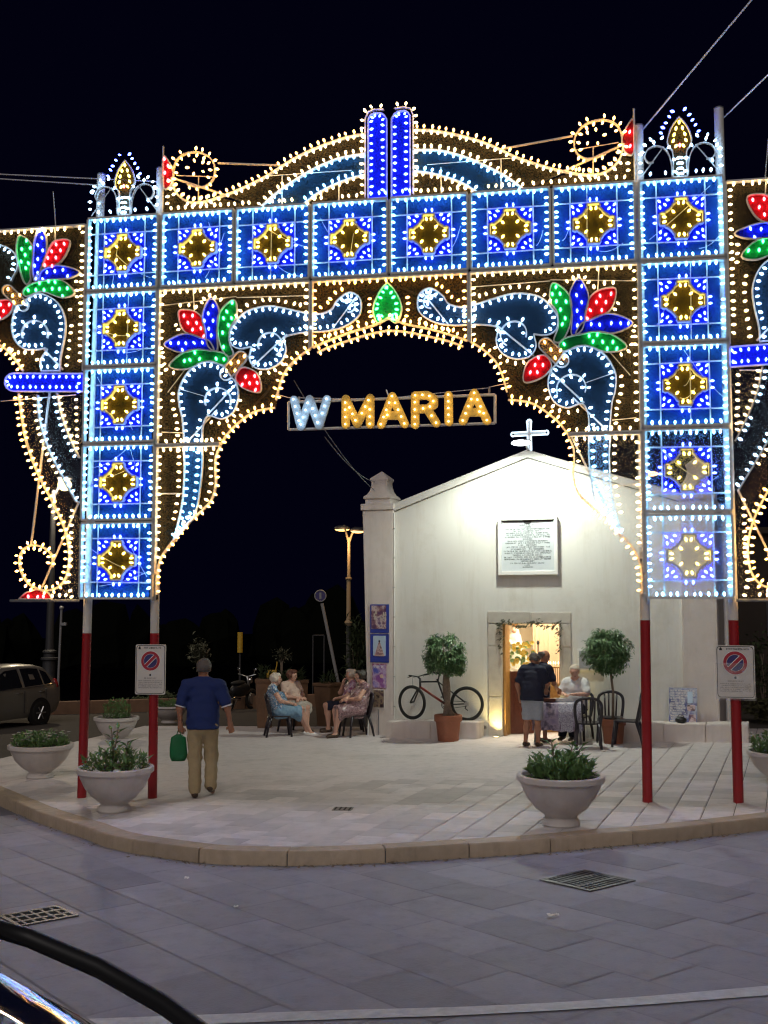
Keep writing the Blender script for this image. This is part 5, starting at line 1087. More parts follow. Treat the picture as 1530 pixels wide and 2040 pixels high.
# ------------------------------------------------------------------ bicycle on the left bench
def bicycle():
    p = FW(F(852, 1430, -.32)[0], -.32, 0); p2 = F(930, 1435, -.32)
    zb = gz(*FW(F(880, 1470, -.4)[0], -.3, 0)[:2])+.34
    a_f, a_r = F(821, 1400, -.32)[0], F(931, 1400, -.25)[0]; rw = .345; wb = a_r-a_f
    w = FW(a_f, -.33, 0); t = thing('bicycle', 'black and red mountain bike leaning on the chapel wall above the bench', 'bicycle', (w[0], w[1], zb), TH+R(3))
    def wheel(x, yaw, lab):
        rt = Matrix.Rotation(yaw, 3, 'Z'); T = lambda q: tuple(rt@Vector(q)+Vector((x, 0, rw)))
        ring = lambda rad: [T((rad*math.cos(a), 0, rad*math.sin(a))) for a in np.linspace(0, 2*math.pi, 41)[:-1]]
        wh = MB().tube(ring(rw-.026), .030, 8, True).build('wheel', M['rubber'], t, smooth=True)
        MB().tube(ring(rw-.052), .012, 6, True).build('rim', M['black'], wh, smooth=True)
        b = MB()
        for i in range(20):
            a = i*math.pi/10; b.tube([T((.02*math.cos(a+1), .025*(-1)**i, .02*math.sin(a+1))), T(((rw-.055)*math.cos(a), 0, (rw-.055)*math.sin(a)))], .0016, 3)
        b.build('spokes', M['steel'], wh, kind='stuff'); MB().tube([T((0, -.045, 0)), T((0, .045, 0))], .022, 10).build('hub', M['black'], wh)
        return T
    st = R(-22); Tf = wheel(0, st, 'f'); wheel(wb, 0, 'r')
    hub = Vector((wb, 0, rw)); bb_ = Vector((wb-.43, 0, rw-.03)); hd = Vector((.185, 0, rw+.42)); hb = Vector((.165, 0, rw+.32)); sd = Vector((wb-.60, 0, rw+.43)); 
    def tb(n, a, c, r_, m='black'): MB().tube([a, c], r_, 8).build(n, M[m], t, smooth=True)
    tb('down_tube', hb, bb_, .024, 'bike_red'); tb('top_tube', hd, sd, .018); tb('seat_tube', bb_, sd+(sd-bb_)*.12, .018); tb('head_tube', hb-Vector((-.01, 0, .04)), hd+Vector((-.01, 0, .05)), .024)
    for s in (-1, 1):
        o = Vector((0, s*.035, 0)); tb('chain_stay', bb_+o, hub+o, .010); tb('seat_stay', sd+o*.5, hub+o, .009)
        f0 = Vector(Tf((0, s*.06, 0))); tb('fork_leg', f0, hb+Vector((-.02, s*.06, -.03)), .017); 
    tb('fork_crown', hb+Vector((-.02, -.07, -.03)), hb+Vector((-.02, .07, -.03)), .018)
    tb('seat_post', sd, sd+Vector((.03, 0, .16)), .014)
    MB().ball(tuple(sd+Vector((.02, 0, .18))), (.13, .06, .03), 12, 6).build('saddle', M['black'], t, smooth=True)
    rs = Matrix.Rotation(st, 3, 'Z'); stem = hd+Vector((-.06, 0, .10)); tb('stem', hd+Vector((0, 0, .05)), stem, .018)
    b = MB(); b.tube([stem+rs@Vector((.03, -.32, .04)), stem+rs@Vector((.0, -.2, .03)), stem, stem+rs@Vector((0, .2, .03)), stem+rs@Vector((.03, .32, .04))], .013, 8); b.build('handlebar', M['black'], t, smooth=True)
    for s in (-1, 1): MB().tube([stem+rs@Vector((.005, s*.22, .03)), stem+rs@Vector((.03, s*.33, .04))], .019, 8).build('grip', M['rubber'], t, smooth=True); MB().tube([stem+rs@Vector((.0, s*.2, .02)), stem+rs@Vector((-.06, s*.27, -.01))], .006, 5).build('brake_lever', M['black'], t)
    MB().tube([stem+rs@Vector((0, .15, .02)), stem+Vector((-.14, .08, -.03)), stem+Vector((-.1, 0, -.22)), hb+Vector((-.02, -.05, -.05))], .004, 5).build('brake_cable', M['black'], t, smooth=True)
    for rr, y, n_ in ((.085, -.05, 28), (.06, -.045, 24)): MB().tube([tuple(bb_+Vector((rr*math.cos(a), y, rr*math.sin(a)))) for a in np.linspace(0, 2*math.pi, n_+1)[:-1]], .008, 6, True).build('chainring', M['black'], t, smooth=True)
    cs = MB().lathe([(.055, -.02), (.045, .0), (.03, .02)], n=18).build('cassette', M['steel'], t)
    cs.data.transform(Matrix.Translation(hub+Vector((0, -.045, 0))) @ Matrix.Rotation(R(90), 4, 'X'))
    for s, a in ((-1, -1.0), (1, 2.14)):
        e = bb_+Vector((.17*math.cos(a), s*.075, .17*math.sin(a))); tb('crank', bb_+Vector((0, s*.06, 0)), e, .010); MB().box(tuple(e+Vector((0, s*.05, 0))), (.09, .09, .022)).build('pedal', M['black'], t, bevel=.004)
    for o1, o2 in (((0, -.05, .085), (0, -.045, .045)), ((0, -.05, -.085), (0, -.045, -.045))): tb('chain', bb_+Vector(o1), hub+Vector(o2), .005)
    MB().tube([hub+Vector((0, -.05, -.02)), hub+Vector((-.03, -.05, -.09)), hub+Vector((.03, -.05, -.13))], .012, 6).build('derailleur', M['black'], t)
bicycle()

# ------------------------------------------------------------------ resin chairs, table
def make_chair(label):
    t = thing('resin_chair', label, 'chair', (0, 0, 0), 0, 'brown resin chairs')
    b = MB(); v = crom([(-.20, -.19), (-.215, 0), (-.205, .17), (-.12, .225), (.12, .225), (.205, .17), (.215, 0), (.20, -.19)], True, 3); b.prism(v, lambda x, y, w: (x, y, .425+w-.02*math.cos(x*7)*.5), 0, .022); b.build('seat', M['chair'], t, smooth=50)
    for sx in (-1, 1):
        b = MB(); b.tube([(sx*.185, .18, .43), (sx*.205, .215, .22), (sx*.22, .24, 0)], [.030, .026, .022], 8); b.build('leg', M['chair'], t, smooth=True)
        b = MB(); b.tube([(sx*.18, -.18, .43), (sx*.20, -.25, .2), (sx*.21, -.29, 0)], [.030, .026, .022], 8); b.build('leg', M['chair'], t, smooth=True)
    b = MB(); pts = crom([(-.20, -.185, .43), (-.225, -.225, .62), (-.215, -.265, .78), (-.13, -.29, .855), (0, -.295, .875), (.13, -.29, .855), (.215, -.265, .78), (.225, -.225, .62), (.20, -.185, .43)], n=5); b.tube(pts, .027, 8); b.build('back_frame', M['chair'], t, smooth=True)
    for i in range(4):
        x = -.105+.07*i; zt = .86-.02*abs(i-1.5); b = MB(); b.tube([(x*.9, -.19, .44), (x, -.245, .64), (x*1.05, -.29, zt)], .016, 6); b.build('back_slat', M['chair'], t, smooth=True)
    return t
chairs = []
def chair(label, px, rz, dx=0, sc=1.0):
    p = G(*px) if px else None
    loc = (p[0], p[1], gz(p[0], p[1]))
    if not chairs: t = make_chair(label); t.location = loc; t.rotation_euler = (0, 0, rz); t.scale = (sc,)*3
    else: t = dup(chairs[0], loc, rz, label, None, sc)
    chairs.append(t); return t
chair('empty brown resin chair nearest the front planter, its back to the viewer', (1172, 1490), R(-8), sc=1.04)
chair('empty brown resin chair in front of the rounder potted tree', (1216, 1477), R(165), sc=1.04)
chair('resin chair half hidden by the post with a blue cloth over its back', (1250, 1486), R(72), sc=1.04)
chair('resin chair under the seated man in the white shirt', (1150, 1474), R(150), sc=1.04)
pc = chairs[2]; bk = thing('cloth', 'blue printed cloth hung over the back of the resin chair by the post', 'cloth', tuple(pc.location), R(72)); 
b = MB(); n = 9; v = []
for s in (1, -1):
    for i in range(n+1):
        x = -.19+.38*i/n
        for j in range(5): zz = .97-.11*j if s > 0 else .97-.07*j; v.append((x, -.29-.0+s*.0+(-.03 if s < 0 else .028)+.012*math.sin(i*1.7+j)+.02*j*(1 if s > 0 else -1)*.6, zz))
f = [(q*50+i*5+j, q*50+i*5+5+j, q*50+i*5+6+j, q*50+i*5+j+1) for q in range(2) for i in range(n) for j in range(4)]+[(i*5, 50+i*5, 50+i*5+5, i*5+5) for i in range(n)]
b.add(v, f).build('draped_cloth', M['dress_blue'], bk, smooth=True)
pt_ = G(1112, 1480); t = thing('folding_table', 'small table covered with patterned cloth before the chapel door', 'table', (pt_[0], pt_[1], gz(pt_[0], pt_[1])), R(-10))
TW, TD, TZ = .92, .62, .76
MB().box((0, 0, TZ-.015), (TW, TD, .03)).build('tabletop', M['wood_red'], t, bevel=.006)
for sx in (-1, 1):
    for sy in (-1, 1): MB().tube([(sx*(TW/2-.06), sy*(TD/2-.06), TZ-.03), (sx*(TW/2-.04), sy*(TD/2-.04), 0)], .02, 8).build('leg', M['dark_frame'], t, smooth=50)
def drape(name, mm, x0, x1, drop, y, z, lab, cat, back=.3):
    o = thing(name, lab, cat, tuple(t.location), R(-10)); n = 16; b = MB(); v = []
    for i in range(n+1):
        x = x0+(x1-x0)*i/n; wv = .012*math.sin(i*1.3)
        v += [(x, y+back, z), (x, y+.02, z), (x, y-.012, z-.012), (x, y-.02+wv, z-drop*.5), (x, y-.015+wv*1.8, z-drop*(1+.02*math.sin(i)))]
    b.add(v, [(i*5+j, i*5+5+j, i*5+6+j, i*5+j+1) for i in range(n) for j in range(4)]).build('sheet', mm, o, smooth=True, fix=False)
drape('tablecloth', M['cloth'], -TW/2-.01, TW/2+.01, .50, -TD/2-.006, TZ+.004, 'dark violet patterned cloth hanging down the table front', 'tablecloth', .63)
drape('newspaper', M['newspaper'], .02, TW/2-.02, .52, -TD/2-.03, TZ+.010, 'pale printed newspaper sheet hanging over the table edge', 'newspaper', .40)
for lab, x, y, sx, sy, h_, mm in [('stack of dark red booklets on the table under the standing man hands', -.20, -.05, .30, .22, .06, 'wood_red'), ('white paper sheet lying on the table corner', -.34, -.22, .16, .12, .012, 'white_paint'), ('open white tray at the back of the table', .1, .16, .34, .2, .05, 'white_paint')]:
    o = thing('booklet' if 'booklet' in lab else 'paper' if 'paper' in lab else 'tray', lab, 'paper' if 'paper' in lab else 'booklets' if 'booklet' in lab else 'tray', tuple(Vector(t.location)+Matrix.Rotation(R(-10), 3, 'Z')@Vector((x, y, TZ+.016))), R(random.uniform(-25, 20))); b = MB()
    if 'stack' in lab:
        for k in range(4): MB().box((random.uniform(-.01, .01), random.uniform(-.01, .01), .008+.015*k), (sx, sy, .013), random.uniform(-.1, .1)).build('booklet', M[mm], o)
    else: MB().box((0, 0, h_/2), (sx, sy, h_)).build('sheet' if h_ < .02 else 'tray', M[mm], o, bevel=.003)

# ------------------------------------------------------------------ no-parking signs on the posts
def nosign(label, px, wpx, hpx, rz, film):
    u, v = A(*px); p = AP(u, v, -.045); s = FPX/p[1]; w, h = wpx/s, hpx/s
    t = thing('no_parking_sign', label, 'sign', tuple(p), rz, 'no-parking signs on the gate posts')
    f = lambda x, z, y: (x, y, z)
    def rr(w, h, r): return [(sx*(w/2-r)+r*math.cos(R(a)), sy*(h/2-r)+r*math.sin(R(a))) for sx, sy, a0 in ((1, 1, 0), (-1, 1, 90), (-1, -1, 180), (1, -1, 270)) for a in range(a0, a0+91, 30)]
    MB().prism(rr(w, h, .02), f, 0, .018).build('board', M['sign'], t)
    for q, n_ in ((rr(w*.94, h*.955, .035), 'border_line'),):
        b = MB(); b.tube([f(x, z, -.001) for x, z in q], .004, 5, True); b.build(n_, M['ink'], t)
    cz = h*.17; rad = w*.31
    for nm, r_, y, mm in (('white_ring', rad*1.05, -.0015, 'white_paint'), ('red_ring', rad, -.003, 'sign_red'), ('inner_white_ring', rad*.73, -.0045, 'white_paint'), ('blue_disc', rad*.70, -.006, 'sign_blue')): MB().prism(circ((0, cz), r_, n=36), f, y, y+.0013).build(nm, M[mm], t)
    d = np.array([math.cos(R(45)), math.sin(R(45))]); nn = np.array([-d[1], d[0]])
    def bar(w0, w1, y, mm, nm, L): MB().prism([tuple(np.array([0, cz])+d*a*L+nn*c) for a, c in ((-1, w0), (1, w0), (1, w1), (-1, w1))], f, y, y+.0013).build(nm, M[mm], t)
    bar(-rad*.15, rad*.15, -.0075, 'sign_red', 'red_slash', rad*.72); bar(-rad*.21, -rad*.15, -.0075, 'white_paint', 'slash_edge', rad*.69); bar(rad*.15, rad*.21, -.0075, 'white_paint', 'slash_edge', rad*.69)
    b = MB(); b.prism([(-w*.40, h*.405), (-w*.34, h*.405), (-w*.33, h*.43), (-w*.37, h*.465), (-w*.41, h*.43)], f, -.002, -.0005); b.build('crest_mark', M['ink'], t)
    b = MB(); glyphs(b, -w*.22, w*.36, h*.415, h*.03, lambda x, z: f(x, z, -.001), 1.2); b.build('heading', M['ink'], t, fix=False)
    b = MB(); b.prism(circ((0, -h*.11), w*.035, 40, 320, 10), f, -.002, -.0005); b.build('arrow_mark', M['ink'], t)
    b = MB(); glyphs(b, -w*.2, w*.22, -h*.185, h*.022, lambda x, z: f(x, z, -.001), 1)
    for k in range(5): glyphs(b, -w*.40, w*.40, -h*(.235+.035*k), h*.019, lambda x, z: f(x, z, -.001), .9)
    b.build('text_lines', M['ink_grey'], t, fix=False)
    for z in (.3, -.3): MB().tube([(-.09, .03, h*z), (0, -.0, h*z+.0), ] if False else [(-.085, .022, h*z), (-.085, .12, h*z), (.085, .12, h*z), (.085, .022, h*z)], .008, 5).build('bracket', M['steel'], t)
    if film:
        nx, nz = 14, 16; v = []; ph = [random.uniform(0, 6) for _ in range(8)]
        for i in range(nx+1):
            for k in range(nz+1):
                x = -w*.52+w*1.04*i/nx; z = -h*.53+h*(.70)*k/nz; v.append((x, -.018-.010*math.sin(i*1.3+ph[0]+k*.7)-.008*math.sin(k*1.9+ph[1]-i*.4)-.006*random.random(), z))
        gm = bpy.data.materials.new('clear_film'); gm.use_nodes = True; nt = gm.node_tree; pb = nt.nodes['Principled BSDF']; pb.inputs['Base Color'].default_value = (.8, .8, .8, 1); pb.inputs['Roughness'].default_value = .12; pb.inputs['Alpha'].default_value = .16; pb.inputs['Specular IOR Level'].default_value = 1
        MB().add(v, [(i*(nz+1)+k, (i+1)*(nz+1)+k, (i+1)*(nz+1)+k+1, i*(nz+1)+k+1) for i in range(nx) for k in range(nz)]).build('plastic_wrap', gm, t, smooth=True, fix=False)
nosign('flat white no-parking board on the post behind the front left planter', (297, 1334), 61, 98, R(-6), False)
nosign('white no-parking board with crinkled plastic wrap at its lower half', (1466, 1339), 73, 104, R(-22), True)

# ------------------------------------------------------------------ background: street, lamps, car, walls, far plants
GB = -.19
def ground(px, py): q = G(px, py, GB); return (q[0], q[1], gz(q[0], q[1])+GB)
def bg(name, label, cat, px, py, group=None, rz=0): return thing(name, label, cat, ground(px, py), rz, group)
# back strip of lower pavement behind the sitters
t = bg('low_wall', 'long low tan wall at the back of the square behind the sitters', 'wall', 420, 1412)
a, c = ground(98, 1424), ground(1150, 1392); b = MB(); o = Vector(t.location)
for i in range(14):
    p, q = Vector(a).lerp(Vector(c), i/14+.0005), Vector(a).lerp(Vector(c), (i+1)/14-.0005); d = (q-p).normalized(); n_ = Vector((-d.y, d.x, 0))*.3; v = []
    for e in (p, q): v += [e-o+Vector((0, 0, -.3)), e-o+Vector((0, 0, .38)), e+n_-o+Vector((0, 0, .38)), e+n_-o+Vector((0, 0, -.3))]
    MB().add(v, [(0, 1, 2, 3), (7, 6, 5, 4), (0, 4, 5, 1), (1, 5, 6, 2), (2, 6, 7, 3)]).build('wall_block', M['tan'], t, bevel=.02)
# far ground beyond the wall, night darkness put into its near-black colour
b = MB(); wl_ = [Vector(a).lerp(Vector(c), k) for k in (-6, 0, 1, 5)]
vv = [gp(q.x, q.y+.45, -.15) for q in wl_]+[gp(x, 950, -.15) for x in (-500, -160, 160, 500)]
b.add(vv, [(0, 1, 5, 4), (1, 2, 6, 5), (2, 3, 7, 6)]); b.build('night_dark_field', mat('night_dark_ground', (.001, .001, .0015), 1, spec=0), kind='structure')
def shrub(name, label, cat, px, py, wpx, hpx, n, m, lift=0, stem=True, L=(.10, .22), group=None):
    t = bg(name, label, cat, px, py, group); s = FPX/t.location.y; w, h = wpx/s/2, hpx/s; z0 = lift/s; b = MB()
    cl = [Vector((random.gauss(0, .45)*w, random.gauss(0, .45)*w, z0+h*(.15+.75*random.random()))) for _ in range(12)]
    for i in range(n):
        p = random.choice(cl)+Vector((random.gauss(0, .25)*w, random.gauss(0, .25)*w, random.gauss(0, .12)*h)); leafcard(b, p, rnd_dir(-.5), (0, 0, 1), random.uniform(*L), random.uniform(.04, .09), .2)
    b.build('foliage', M[m], t, fix=False, kind='stuff')
    if stem:
        for k in range(3): MB().tube([(random.gauss(0, .04), 0, 0), (random.gauss(0, .1)*w, 0, z0+h*.25), (random.gauss(0, .5)*w, 0, z0+h*.7)], [.03, .02, .008], 5).build('stem', M['bark'], t, smooth=True)
    return t
shrub('shrub', 'sparse grey shrub standing above the head of the walking man', 'shrub', 398, 1400, 44, 66, 420, 'bush', 60)
shrub('shrub', 'small pale shrub above the yellow box', 'shrub', 560, 1392, 28, 34, 160, 'bush', 62)
shrub('hedge', 'low dry grass strip left of the walking man', 'hedge', 310, 1402, 90, 18, 500, 'hedge', 0, False)
for i, (px, py, w, h, n) in enumerate([(710, 1420, 46, 170, 620)]): shrub('bush', 'tall dark bush beside the chapel corner behind the sitters', 'bush', px, py, w, h, n, 'hedge', 10, True, (.15, .35))
# tapered pots behind the seated women
for i, (px, py, w, h, lab) in enumerate([(527, 1458, 34, 104, 'tall tan tapered planter left of the white haired woman'), (570, 1452, 30, 94, 'reddish tapered planter between the two pale dressed women'), (596, 1450, 26, 94, 'tan tapered planter right behind the auburn haired woman'), (655, 1440, 44, 78, 'broad tan tapered planter behind the gap between the sitters')]):
    p = G(px, py, -.1); t = thing('tapered_planter', lab, 'planter', (p[0], p[1], gz(p[0], p[1])-.19), .3*i, 'tall tapered planters behind the sitters'); s = FPX/p[1]; hw, hh = w/s/2, h/s+.09
    b = MB(); prf = [(hw*.72, 0), (hw*.98, hh*.93), (hw*1.06, hh*.935), (hw*1.06, hh), (hw*.9, hh), (hw*.88, hh-.08)]
    v = [(x*r_, y*r_, z) for r_, z in prf for x, y in ((-1, -1), (1, -1), (1, 1), (-1, 1))]; b.add(v, [(q*4+k, q*4+(k+1) % 4, q*4+4+(k+1) % 4, q*4+4+k) for q in range(len(prf)-1) for k in range(4)]+[(3, 2, 1, 0), tuple(range(len(v)-4, len(v)))]); b.build('pot', M['tan'], t, bevel=.012)
    low_green(t, hw*.8, hh-.05, 60, .3, 'hedge', (.1, .25))
t = bg('marker_post', 'thin post with yellow cylinder head behind the parked motorbike', 'post', 477, 1410); s = FPX/t.location.y
MB().tube([(0, 0, 0), (0, 0, 110/s)], .03, 8).build('pole', M['lamp_iron'], t); MB().tube([(0, 0, 108/s), (0, 0, 148/s)], .085, 12).build('yellow_head', M['yellow'], t, smooth=50)
t = bg('yellow_box', 'small yellow box on a thin post above the white haired woman', 'box', 541, 1412); s = FPX/t.location.y
MB().tube([(.12, 0, 0), (.12, 0, 70/s)], .03, 8).build('post', M['yellow'], t); MB().box((0, 0, 68/s), (.30, .2, .24)).build('box', M['yellow'], t, bevel=.02); MB().tube([(.12, 0, 76/s), (.15, 0, 84/s), (.16, 0, 92/s)], .018, 6).build('hook', M['yellow'], t)
# leaning round sign
t = bg('leaning_road_sign', 'round road sign on a strongly leaning grey pole behind the sitters', 'road sign', 682, 1400); s = FPX/t.location.y
tp = Vector((-44/s, 0, 210/s)); MB().tube([(0, 0, 0), tuple(tp*.93)], .055, 10).build('pole', M['pole'], t, smooth=50)
MB().tube([tuple(tp+Vector((0, -.06, 0))), tuple(tp+Vector((0, -.03, 0)))], 11.5/s, 24).build('disc', M['sign_blue'], t); MB().tube([tuple(tp+Vector((11/s*math.cos(a), -.065, 11/s*math.sin(a)))) for a in np.linspace(0, 6.283, 25)[:-1]], .02, 6, True).build('ring', M['pole'], t); MB().box(tuple(tp+Vector((0, -.066, 0))), (.07, .012, 13/s)).build('arrow', M['pole'], t)
t = bg('frame_rail', 'thin upright rectangular metal frame left of the leaning sign', 'frame', 634, 1402); s = FPX/t.location.y
for q in ([(-11/s, 0, 0), (-11/s, 0, 134/s)], [(11/s, 0, 0), (11/s, 0, 134/s)], [(-11/s, 0, 134/s), (11/s, 0, 134/s)]): MB().tube(q, .022, 6).build('bar', M['lamp_iron'], t)
# street lamps
def twin_lamp():
    t = bg('street_lamp', 'lit twin street lamp on a banded pole left of the chapel', 'street lamp', 694, 1398); s = FPX/t.location.y; h = 330/s
    MB().lathe([(.16, 0), (.16, .6), (.12, .7), (.085, .8), (.08, 155/s-.1)], n=14).build('base', M['lamp_iron'], t, smooth=40)
    MB().lathe([(.10, 155/s-.1), (.14, 155/s), (.075, 155/s+.12), (.07, 240/s), (.11, 241/s), (.11, 244/s), (.06, 245/s), (.05, h-.1)], n=14).build('pole', M['lamp_lit_tan'], t, smooth=40)  # pole and arms in a lamplit tan: lamplight put into the colour
    for sx, px, py in ((-1, 680, 1056), (1, 713, 1062)):
        e = Vector(((px-694)/s, -.3*sx, (1398-py)/s)); MB().tube([(0, 0, h-.3), (e.x*.25, 0, h-.05), (e.x*.7, e.y*.7, e.z+.12), tuple(e+Vector((0, 0, .1)))], [.045, .04, .035, .03], 8).build('arm', M['lamp_lit_tan'], t, smooth=True)
        hd = MB().ball(tuple(e+Vector((0, 0, .04))), (.28, .2, .10), 14, 8).build('lamp_head', M['lamp_iron'], t, smooth=True); MB().ball(tuple(e), (.25, .17, .075), 14, 8).build('lens', M['sodium'], hd, smooth=True)
    L = bpy.data.lights.new('twin_lamp_light', 'POINT'); L.energy = 90; L.color = (1, .6, .25); L.shadow_soft_size = .3; lo = bpy.data.objects.new('twin_lamp_light', L); COL.objects.link(lo); lo.location = Vector(t.location)+Vector((0, -.5, h-.35))
twin_lamp()
def tall_lamp():
    t = bg('street_lamp', 'dark ornate lamp post with glowing globe behind the parked car', 'street lamp', 96, 1402); s = FPX/t.location.y; hh = 434/s
    MB().lathe([(.30, 0), (.30, .15), (.24, .3), (.23, 84/s), (.30, 86/s), (.30, 90/s), (.2, 92/s), (.2, 98/s), (.24, 100/s), (.24, 103/s), (.17, 106/s)], n=18).build('base', M['lamp_iron'], t, smooth=40)
    MB().lathe([(.15, 106/s), (.11, hh*.7), (.08, hh-.2)], n=14).build('pole', M['lamp_iron'], t, smooth=40)
    e = Vector((22/s, 0, hh)); MB().tube([(0, 0, hh-.5), (e.x*.5, 0, hh-.05), tuple(e+Vector((0, 0, .2)))], .05, 8).build('arm', M['lamp_iron'], t, smooth=True); MB().ball(tuple(e+Vector((0, 0, .25))), (.3, .3, .1), 14, 6).build('lamp_hood', M['lamp_iron'], t, smooth=True); MB().ball(tuple(e), (.25, .25, .23), 14, 8).build('globe', M['moonlamp'], t, smooth=True)
    L = bpy.data.lights.new('globe_light', 'POINT'); L.energy = 900; L.color = (1, .84, .58); L.shadow_soft_size = .25; lo = bpy.data.objects.new('globe_light', L); COL.objects.link(lo); lo.location = Vector(t.location)+e+Vector((0, -.35, -.1))
tall_lamp()
t = bg('thin_pole', 'thin grey pole with small camera beside the parked car', 'pole', 114, 1404); s = FPX/t.location.y
MB().tube([(0, 0, 0), (4/s, 0, 190/s)], .045, 8).build('pole', M['pole'], t, smooth=50); MB().box((9/s, 0, 158/s), (.22, .16, .10)).build('bracket', M['pole'], t, bevel=.01); MB().ball((3.8/s, 0, 190/s), .08).build('top_knob', M['pole'], t, smooth=True)
p = AT(195, 1276, 90); t = thing('far_lamp', 'tiny white lamp far off in the dark behind the left posts', 'lamp', tuple(p)); MB().ball((0, 0, 0), (.13, .13, .1)).build('bulb', M['far'], t, smooth=True); MB().tube([(.1, .2, .1), (.1, .2, -4.5)], .05, 6).build('pole', M['lamp_iron'], t)
p = AT(1297, 944, 40); t = thing('street_lamp', 'lit street lamp glimpsed through the right light tower', 'street lamp', (p[0], p[1], gz(p[0], p[1])+GB)); hz = p[2]-t.location.z
MB().tube([(.5, 0, 0), (.5, 0, hz-.4), (.35, 0, hz+.05), (.1, 0, hz+.1)], .06, 8).build('pole', M['lamp_iron'], t, smooth=True); MB().ball((0, 0, hz), (.26, .18, .09), 14, 8).build('lens', M['sodium'], t, smooth=True)
# motorbike parked behind
def motorbike():
    p = G(478, 1412, -.15); t = thing('motorbike', 'dark parked motorbike beside the walking man', 'motorbike', (p[0], p[1], gz(p[0], p[1])-.19), R(62)); w = .3
    for x in (-.62, .62):
        wh = MB().tube([(x+.27*math.cos(a), 0, .3+.27*math.sin(a)) for a in np.linspace(0, 6.283, 29)[:-1]], .05, 8, True).build('wheel', M['rubber'], t, smooth=True); MB().tube([(x, -.05, .3), (x, .05, .3)], .17, 14).build('rim', M['steel'], wh)
    MB().ball((0, 0, .62), (.5, .17, .22), 14, 8).build('body', M['black'], t, smooth=True); MB().ball((-.1, 0, .84), (.36, .14, .07), 12, 6).build('saddle', M['rubber'], t, smooth=True)
    MB().tube([(.62, 0, .3), (.45, 0, .75), (.36, 0, 1.02)], .035, 8).build('fork', M['steel'], t, smooth=True); MB().tube([(.36, -.34, 1.08), (.38, 0, 1.0), (.36, .34, 1.08)], .018, 6).build('handlebar', M['steel'], t, smooth=True); MB().ball((.52, 0, .88), (.1, .11, .11), 12, 7).build('headlamp', M['chrome'], t, smooth=True)
    MB().tube([(-.2, -.14, .35), (-.75, -.15, .42)], .05, 8).build('exhaust', M['chrome'], t, smooth=True)
    for s in (-1, 1): MB().tube([(.36, s*.25, 1.06), (.34, s*.3, 1.2)], .01, 5).build('mirror_stem', M['steel'], t); MB().ball((.34, s*.31, 1.23), (.02, .07, .045), 10, 6).build('mirror', M['chrome'], t, smooth=True)
    MB().tube([(0, .12, .3), (.02, .3, 0)], .015, 5).build('stand', M['steel'], t)
motorbike()
